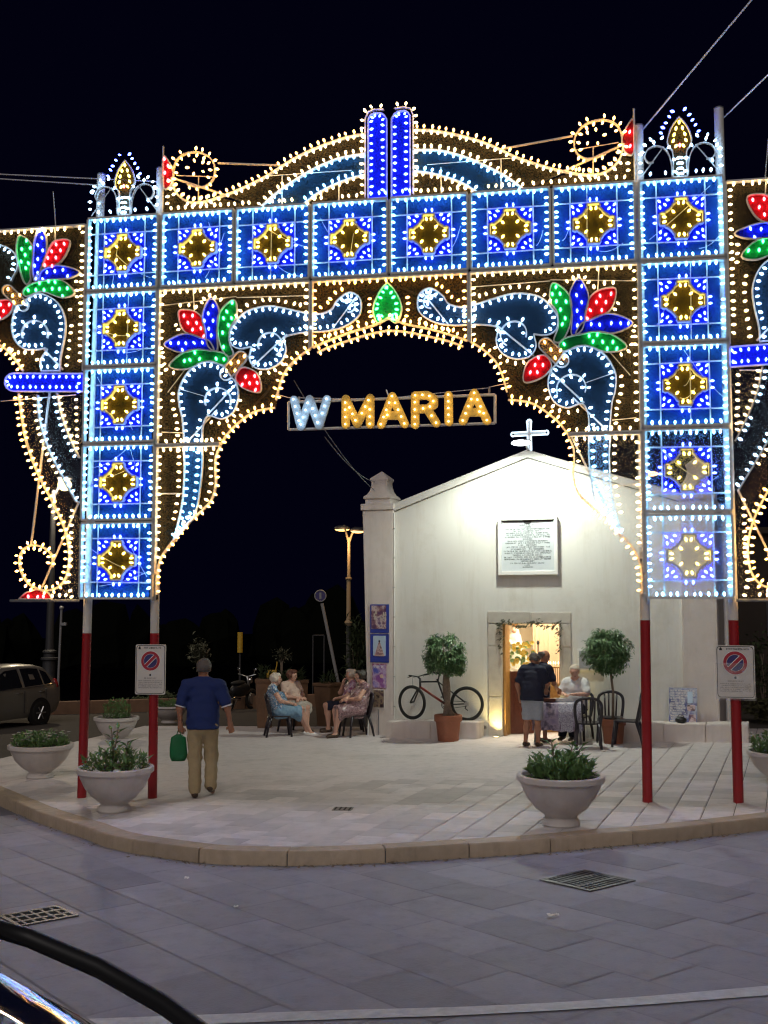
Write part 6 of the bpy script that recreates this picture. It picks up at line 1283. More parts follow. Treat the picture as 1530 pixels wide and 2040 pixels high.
# parked car
def car():
    rear = G(72, 1444, -.19); t = thing('parked_car', 'beige metallic hatchback cut off by the left edge of the photo', 'car', (rear[0], rear[1], gz(rear[0], rear[1])-.19), R(0))
    # local: +x forward of the car, y to its left; wheelbase 2.5, rear axle at x=0
    fx = G(6, 1466, -.19); d = Vector((-.45, -.89, 0)).normalized(); t.rotation_euler = (0, 0, math.atan2(d.y, d.x)); t.scale = (1.05, 1.05, 1.09)
    # the visible flank is the car's left or right side: wheels sit on y=0, the body runs to y=S*1.55
    side = 1 if (Matrix.Rotation(t.rotation_euler.z, 3, 'Z')@Vector((0, 1, 0))).y > 0 else -1
    Y = lambda y: side*(.74-y)     # y from car centre line (0) outward to the visible flank (+)
    st = [(-.72, .42, .86, .92, .93, .60), (-.62, .30, .88, .97, 1.12, .60), (-.42, .24, .875, .98, 1.40, .57), (-.1, .22, .87, .97, 1.475, .565), (.5, .21, .865, .94, 1.50, .57), (1.05, .21, .865, .92, 1.485, .56), (1.45, .21, .865, .91, 1.36, .565), (1.95, .21, .865, .90, .985, .60), (2.15, .22, .865, .89, .93, .62), (2.8, .25, .84, .82, .85, .60), (3.08, .32, .76, .70, .72, .5), (3.16, .40, .66, .56, .58, .4)]
    V = []; 
    for x, zs_, wy, zb, zr, wr in st:
        half = [(wy*.92, zs_), (wy, zs_+.14), (wy, (zs_+zb)/2), (wy*.985, zb), (wr+.06*(wy-wr), zr-.06 if zr-zb > .2 else zr-.01), (wr*.82, zr), (0, zr+.02)]
        V.append([(x, Y(y), z) for y, z in half]+[(x, Y(-y), z) for y, z in half[-2::-1]])
    n = len(V[0]); b = MB(); fl = [(i*n+k, i*n+k+1, i*n+n+k+1, i*n+n+k) for i in range(len(V)-1) for k in range(n-1)]+[(i*n+n-1, i*n, i*n+n, i*n+2*n-1) for i in range(len(V)-1)]+[tuple(range(n)), tuple((len(V)-1)*n+k for k in range(n))]
    b.add([q for s_ in V for q in s_], fl).build('body', M['car_paint'], t, smooth=38)
    def at(i, k, q=0): return Vector(V[i][k])
    def pane(name, corners, m, off=.012):
        c = [Vector(q) for q in corners]; nrm = (c[1]-c[0]).cross(c[2]-c[0]).normalized(); ctr = sum(c, Vector())/len(c); out = ctr-Vector((1, Y(0), .7)); nrm = nrm if nrm.dot(out) > 0 else -nrm
        b = MB(); k = len(c); b.add([q+nrm*off for q in c]+[q-nrm*.02 for q in c], [tuple(range(k))]+[(i, i+k, (i+1) % k+k, (i+1) % k) for i in range(k)]); return b.build(name, M[m], t)
    for sgn in (1, -1):
        def S(x, q):
            i = max(0, min(len(st)-2, next((j for j in range(len(st)-1) if st[j+1][0] >= x), 0))); a, c = st[i], st[i+1]; f = (x-a[0])/(c[0]-a[0]); wy, zb, zr, wr = [a[j]+(c[j]-a[j])*f for j in (2, 3, 4, 5)]
            yt, zt = wr+.06*(wy-wr), zr-.06; yb, zb_ = wy*.985, zb
            return (x, Y(sgn*(yb+(yt-yb)*q)), zb_+(zt-zb_)*q)
        pane('side_window', [S(.62, .06), S(1.05, .06), S(1.62, .06), S(1.36, .75), S(1.02, .9), (S(.62, .93))], 'car_glass'); pane('side_window', [S(-.1, .06), S(.52, .06), S(.52, .93), S(.2, .95), S(-.1, .92)], 'car_glass'); pane('side_window', [S(-.42, .1), S(-.16, .06), S(-.16, .9), S(-.38, .8)], 'car_glass')
        for x0, x1, lab in ((.57, 1.75, 'door'), (-.2, .55, 'door')):
            b = MB()
            for xx in (x0, x1): MB().tube([(xx, Y(sgn*.872), .34), (xx, Y(sgn*.872), .88)], .006, 4).build('door_seam', M['ink'], t)
            MB().tube([(x0+.08, Y(sgn*.885), .83), (x0+.24, Y(sgn*.885), .835)], .014, 6).build('door_handle', M['chrome'], t, smooth=True)
        MB().tube([(-.45, Y(sgn*.872), .985), (.6, Y(sgn*.862), .945), (1.8, Y(sgn*.862), .915)], .010, 5).build('window_trim', M['chrome'], t)
        MB().ball((1.62, Y(sgn*.98), .98), (.09, .10, .075), 12, 7).build('mirror', M['chrome'], t, smooth=True)
        MB().ball((-.60, Y(sgn*.75), .93), (.10, .13, .20), 10, 6).build('tail_lamp', M['tail'], t, smooth=True); MB().ball((2.95, Y(sgn*.66), .66), (.16, .12, .09), 10, 6).build('headlamp', M['chrome'], t, smooth=True)
        for x in (0, 2.5):
            MB().tube([(x, Y(sgn*.84), .31), (x, Y(sgn*.878), .31)], .37, 26).build('wheel_arch', M['black'], t)
            wh = MB().tube([(x, Y(sgn*.70), .305), (x, Y(sgn*.85), .305), (x, Y(sgn*.885), .305)], [.305, .305, .27], 26).build('wheel', M['rubber'], t, smooth=40); MB().tube([(x, Y(sgn*.86), .305), (x, Y(sgn*.892), .305)], .19, 20).build('rim', M['black'], wh)
            for k in range(6): a = k*1.047; MB().tube([(x, Y(sgn*.897), .305), (x+.17*math.cos(a), Y(sgn*.893), .305+.17*math.sin(a))], .02, 5).build('rim_spoke', M['steel'], wh)
    pane('windscreen', [(1.50, Y(.5), 1.345), (1.50, Y(-.5), 1.345), (1.93, Y(-.57), 1.01), (1.93, Y(.57), 1.01)], 'car_glass'); pane('rear_window', [(-.64, Y(.52), 1.08), (-.64, Y(-.52), 1.08), (-.45, Y(-.5), 1.35), (-.45, Y(.5), 1.35)], 'car_glass', .03)
    MB().box((-.73, Y(0), .5), (.1, 1.5, .25)).build('bumper', M['car_paint'], t, bevel=.03)
car()
# dark building and hedge behind the chapel on the right
p = G(1640, 1440, GB); t = thing('dark_building', 'unlit brown building at the right edge behind the chapel', 'building', (p[0]+3, 34, gz(p[0]+3, 34)+GB), R(-14))
MB().box((0, 0, 2.4), (9, 5, 5)).build('wall', M['wall_dark'], t)
for x in (-3.6, -1.2, 1.4): f_ = MB().box((x, -2.52, 2.6), (.95, .06, 1.3)).build('window', M['lamp_iron'], t); MB().box((x, -2.556, 2.6), (.8, .02, 1.12)).build('pane', M['car_glass'], f_)
MB().box((0, 0, 5.0), (9.4, 5.4, .18)).build('roof', M['wall_dark'], t)
shrub('bush', 'dark leafy bush at the right edge behind the wrapped sign', 'bush', 1522, 1418, 70, 150, 500, 'hedge', 8)
shrub('hedge', 'low yellowish hedge at the right edge behind the planter', 'hedge', 1530, 1440, 120, 46, 520, 'grass', 0, False)
# ------------------------------------------------------------------ van in the near corner: bonnet and wiper
def van():
    t = thing('van', 'dark blue van bonnet with black wiper in the near left corner', 'van', (-1.75, 1.9, gz(-1.75, 1.9)-.14), 0); o = Vector(t.location)
    # right edge of the bonnet runs along the picture corner
    D = lambda px, py, d: Vector(AT(px, py, d))-o
    ed = [D(-260, 1850, 3.1), D(-60, 1905, 2.85), (D(20, 1945, 2.72)), D(105, 1992, 2.58), D(185, 2035, 2.42), D(262, 2092, 2.2), D(320, 2160, 1.95), D(340, 2240, 1.75)]
    ed = [Vector(q) for q in crom([tuple(e) for e in ed], n=4)]; v = []; nrow = 9
    for i, e in enumerate(ed):
        v += [e+Vector((.02, -.0, -.75)), e+Vector((.035, 0, -.35)), e+Vector((.028, 0, -.10)), e+Vector((.012, 0, -.03)), e]
        for k, (dx, dz) in enumerate([(-.03, .012), (-.10, .014), (-.13, .0), (-.17, .004), (-.45, .055), (-.9, .09), (-1.4, .09)]): v.append(e+Vector((dx, -.05*abs(dx), dz)))
    m_ = 12; b = MB(); b.add(v, [(i*m_+k, i*m_+k+1, i*m_+m_+k+1, i*m_+m_+k) for i in range(len(ed)-1) for k in range(m_-1)]); b.build('bonnet', M['van_paint'], t, smooth=50)
    MB().tube([D(-40, 1838, 1.62), D(60, 1868, 1.60), D(200, 1928, 1.56), D(330, 2002, 1.5), D(440, 2085, 1.42), D(520, 2180, 1.36)], [.0105, .012, .0125, .0125, .012, .012], 10).build('wiper_arm', M['black'], t, smooth=True)
    MB().tube([D(-40, 1846, 1.63), D(60, 1876, 1.61), D(200, 1937, 1.57), D(330, 2011, 1.51), D(440, 2094, 1.43)], .009, 8).build('wiper_blade', M['rubber'], t, smooth=True)
    MB().tube([(-1.2, .9, .36), (-.98, .9, .36)], .36, 28).build('wheel', M['rubber'], t, smooth=40)
van()

# scraps lying on the road and plaza
for lab, px, sz in [('crumpled white paper scrap on the road below the large drain grate', (1097, 1828), .03), ('tiny white scrap on the road right of the paper scrap', (1110, 1827), .018), ('pale scrap on the road left of centre below the kerb', (372, 1753), .022), ('small pale scrap on the road under the middle of the kerb', (470, 1811), .02)]:
    c = G(*px, -.14); t = thing('paper_scrap', lab, 'litter', (c[0], c[1], gz(c[0], c[1])-.139)); n = 5; v = [(sz*(i/n-.5)*2, sz*(k/n-.5)*1.4, .012+.02*random.random()) for i in range(n+1) for k in range(n+1)]; MB().add(v, [(i*(n+1)+k, (i+1)*(n+1)+k, (i+1)*(n+1)+k+1, i*(n+1)+k+1) for i in range(n) for k in range(n)]).build('scrap', M['white_paint'], t, fix=False)
# dry leaves and dirt gathered along the foot of the kerb
b = MB()
for i in range(420):
    q = random.random()**.8*(len(koN)-12)+6; i0 = int(q); p = koN[i0]+(koN[min(i0+1, len(koN)-1)]-koN[i0])*(q-i0); nn = np.array([dd[i0, 1], -dd[i0, 0]]); p = p+nn*abs(random.gauss(0, .07)); L_ = random.uniform(.008, .03); a = random.uniform(0, 6.28); z = gz(*p)-.14+random.uniform(.003, .012)
    u = Vector((math.cos(a), math.sin(a), random.gauss(0, .3)))*L_; w = Vector((-math.sin(a), math.cos(a), random.gauss(0, .3)))*L_*.5; c = Vector((p[0], p[1], z)); b.add([c-u, c+w, c+u, c-w], [(0, 1, 2, 3)])
b.build('kerb_dirt', M['bark'], None, kind='stuff', fix=False)

# far trees that break the horizon
b = MB(); tr = random.Random(3)
for i in range(130):
    x = -75+i*.95+tr.gauss(0, .8); y = 78+tr.uniform(0, 14); h = abs(tr.gauss(1.6, 1.1))+.5; b.ball((x, y, gz(x, y)-.2+h*.45), (tr.uniform(.8, 2.2), tr.uniform(.8, 1.6), h), 8, 5)
b.v = [(x+tr.gauss(0, .16), y+tr.gauss(0, .16), z+tr.gauss(0, .16)) for x, y, z in b.v]
b.build('treeline', mat('far_dark_leaf', (.0035, .004, .003), 1, spec=0), None, kind='stuff')
# ------------------------------------------------------------------ people
def rc(a, b_, r1, r2=None, side=None, k=1.0): return ('c', np.array(a, float), np.array(b_, float), r1, r1 if r2 is None else r2, None if side is None else np.array(side, float), k)
def el(c, r): return ('e', np.array(c, float), np.array(r, float))
def sdf1(P, q):
    if q[0] == 'e':
        d = P-q[1]; k0 = np.linalg.norm(d/q[2], axis=-1); k1 = np.linalg.norm(d/q[2]**2, axis=-1); return k0*(k0-1)/np.maximum(k1, 1e-6)
    _, a, c, r1, r2, s, k = q; ba = c-a; t = np.clip(((P-a)@ba)/max(ba@ba, 1e-9), 0, 1); d = P-a-t[..., None]*ba
    if s is not None: d = d-(d@s)[..., None]*s*(1-1/k)
    return np.linalg.norm(d, axis=-1)-(r1+(r2-r1)*t)
def snets(prims, h, k=.03, pad=.03, cut=None, noise=0, grow=0, seed=0):
    lo = np.min([np.minimum(q[1]-np.max(q[2]), q[1]) if q[0] == 'e' else np.minimum(q[1], q[2])-max(q[3], q[4])*max(1, q[6]) for q in prims], 0)-pad-grow
    hi = np.max([q[1]+np.max(q[2]) if q[0] == 'e' else np.maximum(q[1], q[2])+max(q[3], q[4])*max(1, q[6]) for q in prims], 0)+pad+grow
    n = np.ceil((hi-lo)/h).astype(int)+1; ax = [lo[i]+h*np.arange(n[i]) for i in range(3)]
    P = np.stack(np.meshgrid(*ax, indexing='ij'), -1); D = None
    for q in prims:
        d = sdf1(P, q)
        if D is None: D = d
        else: e = np.maximum(k-np.abs(D-d), 0)/k; D = np.minimum(D, d)-e*e*k*.25
    D = D-grow
    if noise: D = D+noise*(np.sin(P[..., 2]*31+P[..., 0]*17+seed)*np.sin(P[..., 0]*23-P[..., 1]*19+seed*2)+.6*np.sin(P[..., 2]*57+P[..., 1]*41+seed*3))
    if cut: D = np.maximum(D, cut(P))
    sg = D < 0; c = np.zeros(np.array(D.shape)-1, int)
    for i in (0, 1):
        for j in (0, 1):
            for l in (0, 1): c += sg[i:sg.shape[0]-1+i, j:sg.shape[1]-1+j, l:sg.shape[2]-1+l]
    act = (c > 0) & (c < 8); idx = -np.ones(act.shape, int); I = np.argwhere(act); idx[act] = np.arange(len(I)); acc = np.zeros((len(I), 3)); cnt = np.zeros(len(I))
    cr = [(i, j, l) for i in (0, 1) for j in (0, 1) for l in (0, 1)]
    for p in cr:
        for a in range(3):
            if p[a]: continue
            q = list(p); q[a] = 1; A_ = I+p; B_ = I+q; d0 = D[tuple(A_.T)]; d1_ = D[tuple(B_.T)]; m = (d0 < 0) != (d1_ < 0); t = np.where(m, d0/np.where(m, d0-d1_, 1), 0)
            pos = np.array(p)+t[:, None]*(np.array(q)-p); acc += pos*m[:, None]; cnt += m
    V = lo+h*(I+acc/np.maximum(cnt, 1)[:, None]); Fc = []
    for a in range(3):
        s0 = [slice(None)]*3; s1 = [slice(None)]*3; s0[a] = slice(0, -1); s1[a] = slice(1, None); e = np.argwhere(sg[tuple(s0)] != sg[tuple(s1)]); u, v = [(1, 2), (2, 0), (0, 1)][a]
        e = e[(e[:, u] > 0) & (e[:, v] > 0) & (e[:, u] < idx.shape[u]) & (e[:, v] < idx.shape[v])]
        ou = np.zeros(3, int); ou[u] = 1; ov = np.zeros(3, int); ov[v] = 1
        qd = np.stack([idx[tuple((e-ou-ov).T)], idx[tuple((e-ov).T)], idx[tuple(e.T)], idx[tuple((e-ou).T)]], 1); fl = ~sg[tuple(e.T)]; qd[fl] = qd[fl][:, ::-1]; Fc.append(qd[(qd >= 0).all(1)])
    return V, np.concatenate(Fc)
def mesh_of(name, parts, m, parent):
    V = []; F_ = []; n = 0
    for v, f in parts: V.append(v); F_.append(f+n); n += len(v)
    V = np.concatenate(V); F_ = np.concatenate(F_); me = bpy.data.meshes.new(name); me.from_pydata(V.tolist(), [], F_.tolist()); me.materials.append(m); me.shade_smooth(); return link(name, me, parent)
def hand(w, d, pn, L, curl, sd):
    "palm, four fingers and a thumb leaving its side; w wrist, d forearm direction, pn palm normal, sd +1/-1 thumb side"
    w, d, pn = map(lambda q: np.array(q, float), (w, d, pn)); d /= np.linalg.norm(d); pn = pn-d*(pn@d); pn /= np.linalg.norm(pn); s = np.cross(d, pn)*sd; k = L/.185
    pr = [rc(w-d*.03, w+d*.03*k, .026*k, .028*k, s, 1.3), rc(w+d*.03*k+s*.012*k, w+d*.075*k+s*.02*k, .017*k), rc(w+d*.03*k-s*.012*k, w+d*.07*k-s*.02*k, .016*k), rc(w+d*.03*k, w+d*.078*k, .017*k)]
    for i, (o, l) in enumerate(((.028, .072), (.0095, .082), (-.0095, .077), (-.027, .06))):
        b0 = w+d*.082*k+s*o*k; a = curl*(.55+.1*i); d1_ = d*math.cos(a)+pn*math.sin(a); a2 = a+curl*.9; d2 = d*math.cos(a2)+pn*math.sin(a2); m_ = b0+d1_*l*k*.5
        pr += [rc(b0-d*.012, m_, .0098*k, .009*k), rc(m_, m_+d2*l*k*.5, .009*k, .0072*k)]
    t0 = w+d*.025*k+s*.024*k; t1 = t0+(d*.6+s*.75+pn*.35)*.036*k; t2 = t1+(d*.85+s*.2+pn*.5)*.034*k; pr += [rc(t0, t1, .0125*k, .011*k), rc(t1, t2, .011*k, .0085*k)]
    return snets(pr, .0058, .012)
def person(label, loc, rz, J, skin='skin', hair='hair_grey', hairlen=0, bald=False, top=None, bottom=None, shoes='shoe', sc=1.0, girth=1.0, hy=0, hp=0, handc=(.7, .7), palm=((0, 1, -.2), (0, 1, -.2)), seed=0, glasses=False):
    t = thing('person', label, 'person', tuple(loc), rz); t.scale = (sc,)*3; j = {k: np.array(v, float) for k, v in J.items()}; X = np.array([1., 0, 0]); g = girth
    sh = j['shR']-j['shL']; sx = sh/np.linalg.norm(sh)
    hipx = j['hipR']-j['hipL']; hx = hipx/np.linalg.norm(hipx); pel = (j['hipL']+j['hipR'])/2+np.array([0, 0, .05]); ch = j['chest']; nk = j['neck']; hd = j['head']
    torso = [rc(pel, pel*.55+ch*.45, .118*g, .122*g, hx, 1.32), rc(pel*.5+ch*.5, ch, .118*g, .118*(.5+.5*g), sx, 1.38), rc(j['shL']*.86+j['shR']*.14, j['shR']*.86+j['shL']*.14, .062)]
    for s in 'LR': torso.append(rc(nk+(hd-nk)*.1, j['sh'+s]*.85+nk*.15-np.array([0, 0, .01]), .052, .05))
    if J.get('belly') is not None: torso.append(el(j['belly'], (.15*g, .12*g, .15*g)))
    if J.get('bust') is not None: b_ = j['bust']; torso += [el(b_+sx*.075, (.075, .075, .07)), el(b_-sx*.075, (.075, .075, .07))]
    neck = [rc(ch+(nk-ch)*.6, hd+np.array([0, 0, -.03]), .055, .05)]
    arms = []; legs = []; 
    for s in 'LR':
        arms += [rc(j['sh'+s], j['el'+s], .052*(.6+.4*g), .043*(.7+.3*g)), rc(j['el'+s], j['wr'+s], .042*(.7+.3*g), .027)]
        legs += [rc(j['hip'+s], j['kn'+s], .088*(.5+.5*g), .057*(.6+.4*g)), rc(j['kn'+s]*.97+j['an'+s]*.03, j['kn'+s]*.62+j['an'+s]*.38+np.array([0, -.012, 0]), .052*(.6+.4*g), .054*(.6+.4*g)), rc(j['kn'+s]*.62+j['an'+s]*.38+np.array([0, -.012, 0]), j['an'+s], .054*(.6+.4*g), .036)]
        f = J.get('foot'+s, (0, 1, -.1)); f = np.array(f, float)/np.linalg.norm(f); legs += [rc(j['an'+s]-f*.03+np.array([0, 0, -.035]), j['an'+s]+f*.15+np.array([0, 0, -.045]), .036, .028)]
    parts = [snets(torso+neck+arms+legs, .019, .035)]
    for q, s in enumerate('LR'): d = j['wr'+s]-j['el'+s]; parts.append(hand(j['wr'+s], J.get('hd'+s, d), palm[q], .185, handc[q], 1 if s == 'L' else -1))
    Rm = np.array(Matrix.Rotation(hy, 3, 'Z') @ Matrix.Rotation(hp, 3, 'X')); H = lambda p: hd+Rm@np.array(p, float)
    def elr(c, r): return rc(H((c[0], c[1]-r[1]*.25, c[2])), H((c[0], c[1]+r[1]*.25, c[2])), r[0])
    headp = [elr((0, -.012, .032), (.084, .10, .1)), rc(H((0, .0, .055)), H((0, .03, -.035)), .078, .06), rc(H((0, .045, -.06)), H((0, .058, -.078)), .038, .028), rc(H((0, .088, .03)), H((0, .112, -.008)), .010, .014), rc(H((-.03, .083, .045)), H((.03, .083, .045)), .012), rc(H((-.04, .055, -.0)), H((.04, .055, 0)), .03), rc(H((-.012, .094, -.045)), H((.012, .094, -.045)), .009)]
    for s in (-1, 1): headp.append(rc(H((s*.080, -.012, .025)), H((s*.078, -.004, -.022)), .014, .009))
    headp.append(rc(H((0, -.01, -.03)), hd*.55+nk*.45+np.array([0, -.01, 0]), .055, .053))
    parts.append(snets(headp, .0085, .018)); body = mesh_of('body', parts, M[skin], t)
    for s in (-1, 1): MB().ball(tuple(H((s*.032, .0875, .022))), (.011, .008, .006), 8, 5).build('eye', M['eye'], t, smooth=True)
    MB().ball(tuple(H((0, .100, -.046))), (.022, .007, .006), 8, 5).build('mouth', M['lip'], t, smooth=True)
    if glasses:
        for s in (-1, 1): MB().tube([tuple(H((s*.034+.024*math.cos(a), .105, .02+.02*math.sin(a)))) for a in np.linspace(0, 6.283, 15)[:-1]], .003, 5, True).build('spectacle_rim', M['black'], t)
    hr = [elr((0, -.022, .045), (.094, .105, .1))]
    if hairlen: hr += [rc(H((-.075, -.02, .03)), H((-.072, -.015, -.04*hairlen)), .034, .026), rc(H((.075, -.02, .03)), H((.072, -.015, -.04*hairlen)), .034, .026), rc(H((0, -.07, .03)), H((0, -.065, -.05*hairlen)), .06, .04), rc(H((-.04, .05, .10)), H((.04, .05, .10)), .034)]
    Ri = Rm.T
    def cuth(P):
        q = (P-hd)@Ri.T
        face = np.minimum(q[..., 1]-.045, .085-q[..., 2]) if not bald else np.minimum(q[..., 1]+.06, 1)
        low = -(q[..., 2]+(.075 if hairlen else .03))
        ear = np.minimum(np.minimum(q[..., 1]+.03, .03-q[..., 2]), np.abs(q[..., 0])-.06) if not hairlen else face
        o = np.maximum(np.maximum(face, low), ear)
        return np.maximum(o, q[..., 2]-.075) if bald else o
    mesh_of('hair', [snets(hr, .0095, .03, cut=cuth, noise=.007, seed=seed)], M[hair], t)
    if top:
        sl = top.get('sleeve', .7); tp = list(torso)
        for s in 'LR':
            if sl > 0: e = j['sh'+s]+(j['el'+s]-j['sh'+s])*min(sl, 1); tp += [rc(j['sh'+s], e, .066, .062)]
            if sl > 1: tp += [rc(j['el'+s], j['el'+s]+(j['wr'+s]-j['el'+s])*(sl-1), .056, .044)]
        hem = top.get('hem', -.10); up = (ch-pel)/np.linalg.norm(ch-pel)
        nc = nk+(hd-nk)*.5+np.array([0, .02, 0]); cutf = lambda P: np.maximum(-((P-pel)@up-hem), top.get('scoop', .085)-np.linalg.norm(P-nc, axis=-1))
        tp.append(rc(pel+up*(hem-.05), pel+up*.12, .140*g, .128*g, hx, 1.36))
        mesh_of(top.get('name', 'shirt'), [snets(tp, .017, .04, cut=cutf, noise=.006, grow=.012, seed=seed)], M[top['mat']], t)
        if top.get('collar'): cc = nk-(nk-ch)*.12; mesh_of('collar', [snets([rc(cc-sx*.035, cc+sx*.035, .062)], .012, cut=lambda P: np.abs((P-cc)[..., 2])-.018)], M[top['collar']], t)
        if top.get('cuff'):
            for s in 'LR': d = (j['el'+s]-j['sh'+s]); e = j['sh'+s]+d*min(sl, 1); d = d/np.linalg.norm(d); MB().tube([tuple(e+d*.045), tuple(e+d*.062)], .073, 14).build('cuff', M[top['cuff']], t, smooth=True)
    if bottom:
        ty = bottom['type']; bp = [rc(pel-np.array([0, 0, .05]), pel+np.array([0, 0, .05]), .122*g, .12*g, hx, 1.32)]
        for s in 'LR':
            hp_, kn, an = j['hip'+s], j['kn'+s], j['an'+s]
            if ty == 'trousers': bp += [rc(hp_, kn, .097*(.5+.5*g), .078), rc(kn, an+np.array([0, 0, .0]), .076, .072)]
            elif ty == 'shorts': f = bottom.get('len', .9); bp += [rc(hp_, hp_+(kn-hp_)*f, .10*(.5+.5*g), .095)]
            else: f = bottom.get('len', 1.0); bp += [rc(hp_, hp_+(kn-hp_)*f, .115*(.5+.5*g), .10)]
        kk = .04
        if ty == 'skirt': kn = (j['knL']+j['knR'])/2; hp_ = (j['hipL']+j['hipR'])/2; f = bottom.get('len', 1.0); bp += [rc(hp_, hp_+(kn-hp_)*f, .115*g, .10, hx, 1.35), rc(hp_+(kn-hp_)*f*.9+np.array([0, 0, -.02]), hp_+(kn-hp_)*f+np.array([0, .02, -bottom.get('drop', .06)]), .10, .11, hx, 1.5)]; kk = .08
        zc = j['anL'][2]-.03
        cb_ = (lambda P: zc-P[..., 2]) if ty == 'trousers' else ((lambda P: np.maximum((P-(j['hipL']+j['hipR'])/2)@((j['knL']+j['knR']-j['hipL']-j['hipR'])/np.linalg.norm(j['knL']+j['knR']-j['hipL']-j['hipR']))-np.linalg.norm(j['knL']-j['hipL'])*bottom.get('len', 1)-.05, -1)) if ty == 'skirt' else None)
        if ty == 'shorts': dd_ = (j['knL']-j['hipL']); ln = np.linalg.norm(dd_)*bottom.get('len', .9); cb_ = lambda P: np.minimum((P-j['hipL'])@((j['knL']-j['hipL'])/np.linalg.norm(j['knL']-j['hipL']))-ln, (P-j['hipR'])@((j['knR']-j['hipR'])/np.linalg.norm(j['knR']-j['hipR']))-ln)
        mesh_of(bottom.get('name', ty), [snets(bp, .018, kk, cut=cb_, noise=.007, grow=.006, seed=seed+1)], M[bottom['mat']], t)
    for s in 'LR':
        f = np.array(J.get('foot'+s, (0, 1, -.1)), float); f /= np.linalg.norm(f); a = j['an'+s]
        mesh_of('shoe', [snets([rc(a-f*.045+np.array([0, 0, -.045]), a+f*.16+np.array([0, 0, -.050]), .042, .034)], .012, cut=lambda P, z=a[2]-.086: z-P[..., 2])], M[shoes], t)
    return t
def gpos(px, py, dz=0): q = G(px, py, dz); return (q[0], q[1], gz(q[0], q[1])+dz)
def stand(lean=0.0): return dict(hipL=(-.095, 0, .90), hipR=(.095, 0, .90), knL=(-.10, .02, .49), knR=(.10, .02, .49), anL=(-.11, 0, .085), anR=(.11, 0, .085), chest=(0, lean*.6, 1.28), neck=(0, lean-.0, 1.47), head=(0, lean+.03, 1.60), shL=(-.19, lean*.8, 1.40), shR=(.19, lean*.8, 1.40), elL=(-.25, -.02, 1.12), elR=(.25, -.02, 1.12), wrL=(-.26, .06, .88), wrR=(.26, .06, .88))
def sit(back=.10): return dict(hipL=(-.095, 0, .53), hipR=(.095, 0, .53), knL=(-.11, .44, .52), knR=(.11, .44, .52), anL=(-.09, .46, .09), anR=(.09, .50, .09), chest=(0, -back, .89), neck=(0, -back*.9, 1.06), head=(0, -back*.5, 1.19), shL=(-.175, -back, 1.00), shR=(.175, -back, 1.00), elL=(-.22, .0, .76), elR=(.22, .0, .76), wrL=(-.10, .20, .68), wrR=(.10, .20, .70), belly=(0, .03, .68), bust=(0, .03, .86))

# man walking away with a green bag
J = stand(.02); J.update(shL=(-.215, 0, 1.40), shR=(.215, 0, 1.40), elL=(-.29, -.03, 1.12), wrL=(-.285, .02, .89), elR=(.31, -.02, 1.12), wrR=(.345, .05, .90), knL=(-.10, .05, .49), anL=(-.085, -.04, .085), knR=(.10, .14, .50), anR=(.10, .10, .13), footR=(0.1, 1, -.45), footL=(-.2, 1, -.1), belly=(0, .05, 1.05))
wl = gpos(402, 1588)
person('man walking away in royal blue shirt and khaki trousers, carrying a green bag', wl, R(3), J, 'skin_tan', 'hair_grey', 0, False, dict(mat='royal', sleeve=.74, hem=-.10, collar='white_cotton', cuff='white_cotton', neck=-.02), dict(type='trousers', mat='khaki'), 'shoe', 1.07, 1.04, R(6), 0, (1.5, .9), ((.3, 1, 0), (0, 1, -.1)), 1)
hw_ = Matrix.Rotation(R(3), 3, 'Z')@Vector((-.285*1.07, .03*1.07, .80*1.07))+Vector(wl)
t = thing('green_bag', 'flat green plastic bag hanging from the hand of the walking man', 'bag', tuple(hw_-Vector((.02, 0, 0))), R(8))
bz = [(.03, -.02), (.055, -.03), (.10, -.06), (.115, -.20), (.12, -.31), (.09, -.375)]
b = MB(); n = 20; v = []
for w, z in bz:
    for k in range(n): a = 2*math.pi*k/n; q = abs(math.cos(a))**.6*math.copysign(1, math.cos(a)); v.append((w*q+.006*math.sin(z*40), .042*math.sin(a)*(1+.25*math.sin(a*3+z*20)), z))
b.add(v, [(i*n+k, i*n+(k+1) % n, i*n+n+(k+1) % n, i*n+n+k) for i in range(len(bz)-1) for k in range(n)]+[tuple(range(n)), tuple((len(bz)-1)*n+k for k in range(n))]); b.build('bag_body', M['green_plastic'], t, smooth=True)
for y in (-.02, .02): MB().tube([(-.03, y, -.03), (-.012, y*.5, .03), (.012, y*.5, .03), (.03, y, -.03)], .006, 6).build('handle', M['green_plastic'], t, smooth=True)

# man at the table, and the man half hidden behind him
J = stand(.06); J.update(head=(.01, .14, 1.555), neck=(0, .06, 1.46), elR=(.27, .10, 1.14), wrR=(.16, .34, 1.02), elL=(-.27, -.04, 1.12), wrL=(-.25, .03, .88), anL=(-.13, -.02, .085), anR=(.10, .03, .085), belly=(0, .06, 1.06))
person('man in navy polo and pale shorts standing at the table before the door', gpos(1061, 1487), R(-28), J, 'skin_tan', 'hair_grey', 0, False, dict(mat='navy', sleeve=.72, hem=-.12, collar='navy'), dict(type='shorts', mat='denim', len=1.0), 'shoe', 1.0, 1.12, R(-15), R(-30), (.9, .8), ((0, 1, -.2), (-.2, .3, -1)), 2)
J = stand(.05); J.update(elR=(.25, .12, 1.12), wrR=(.10, .32, 1.0), head=(0, .09, 1.60))
person('bald man largely hidden behind the man in the navy polo', gpos(1079, 1478), R(-60), J, 'skin_tan', 'hair_grey', 0, True, dict(mat='navy', sleeve=.7, hem=-.1), dict(type='shorts', mat='denim', len=1.0), 'shoe', 1.0, 1.0, R(-10), R(-22), (.8, .8), ((0, 1, -.2), (0, .3, -1)), 3)
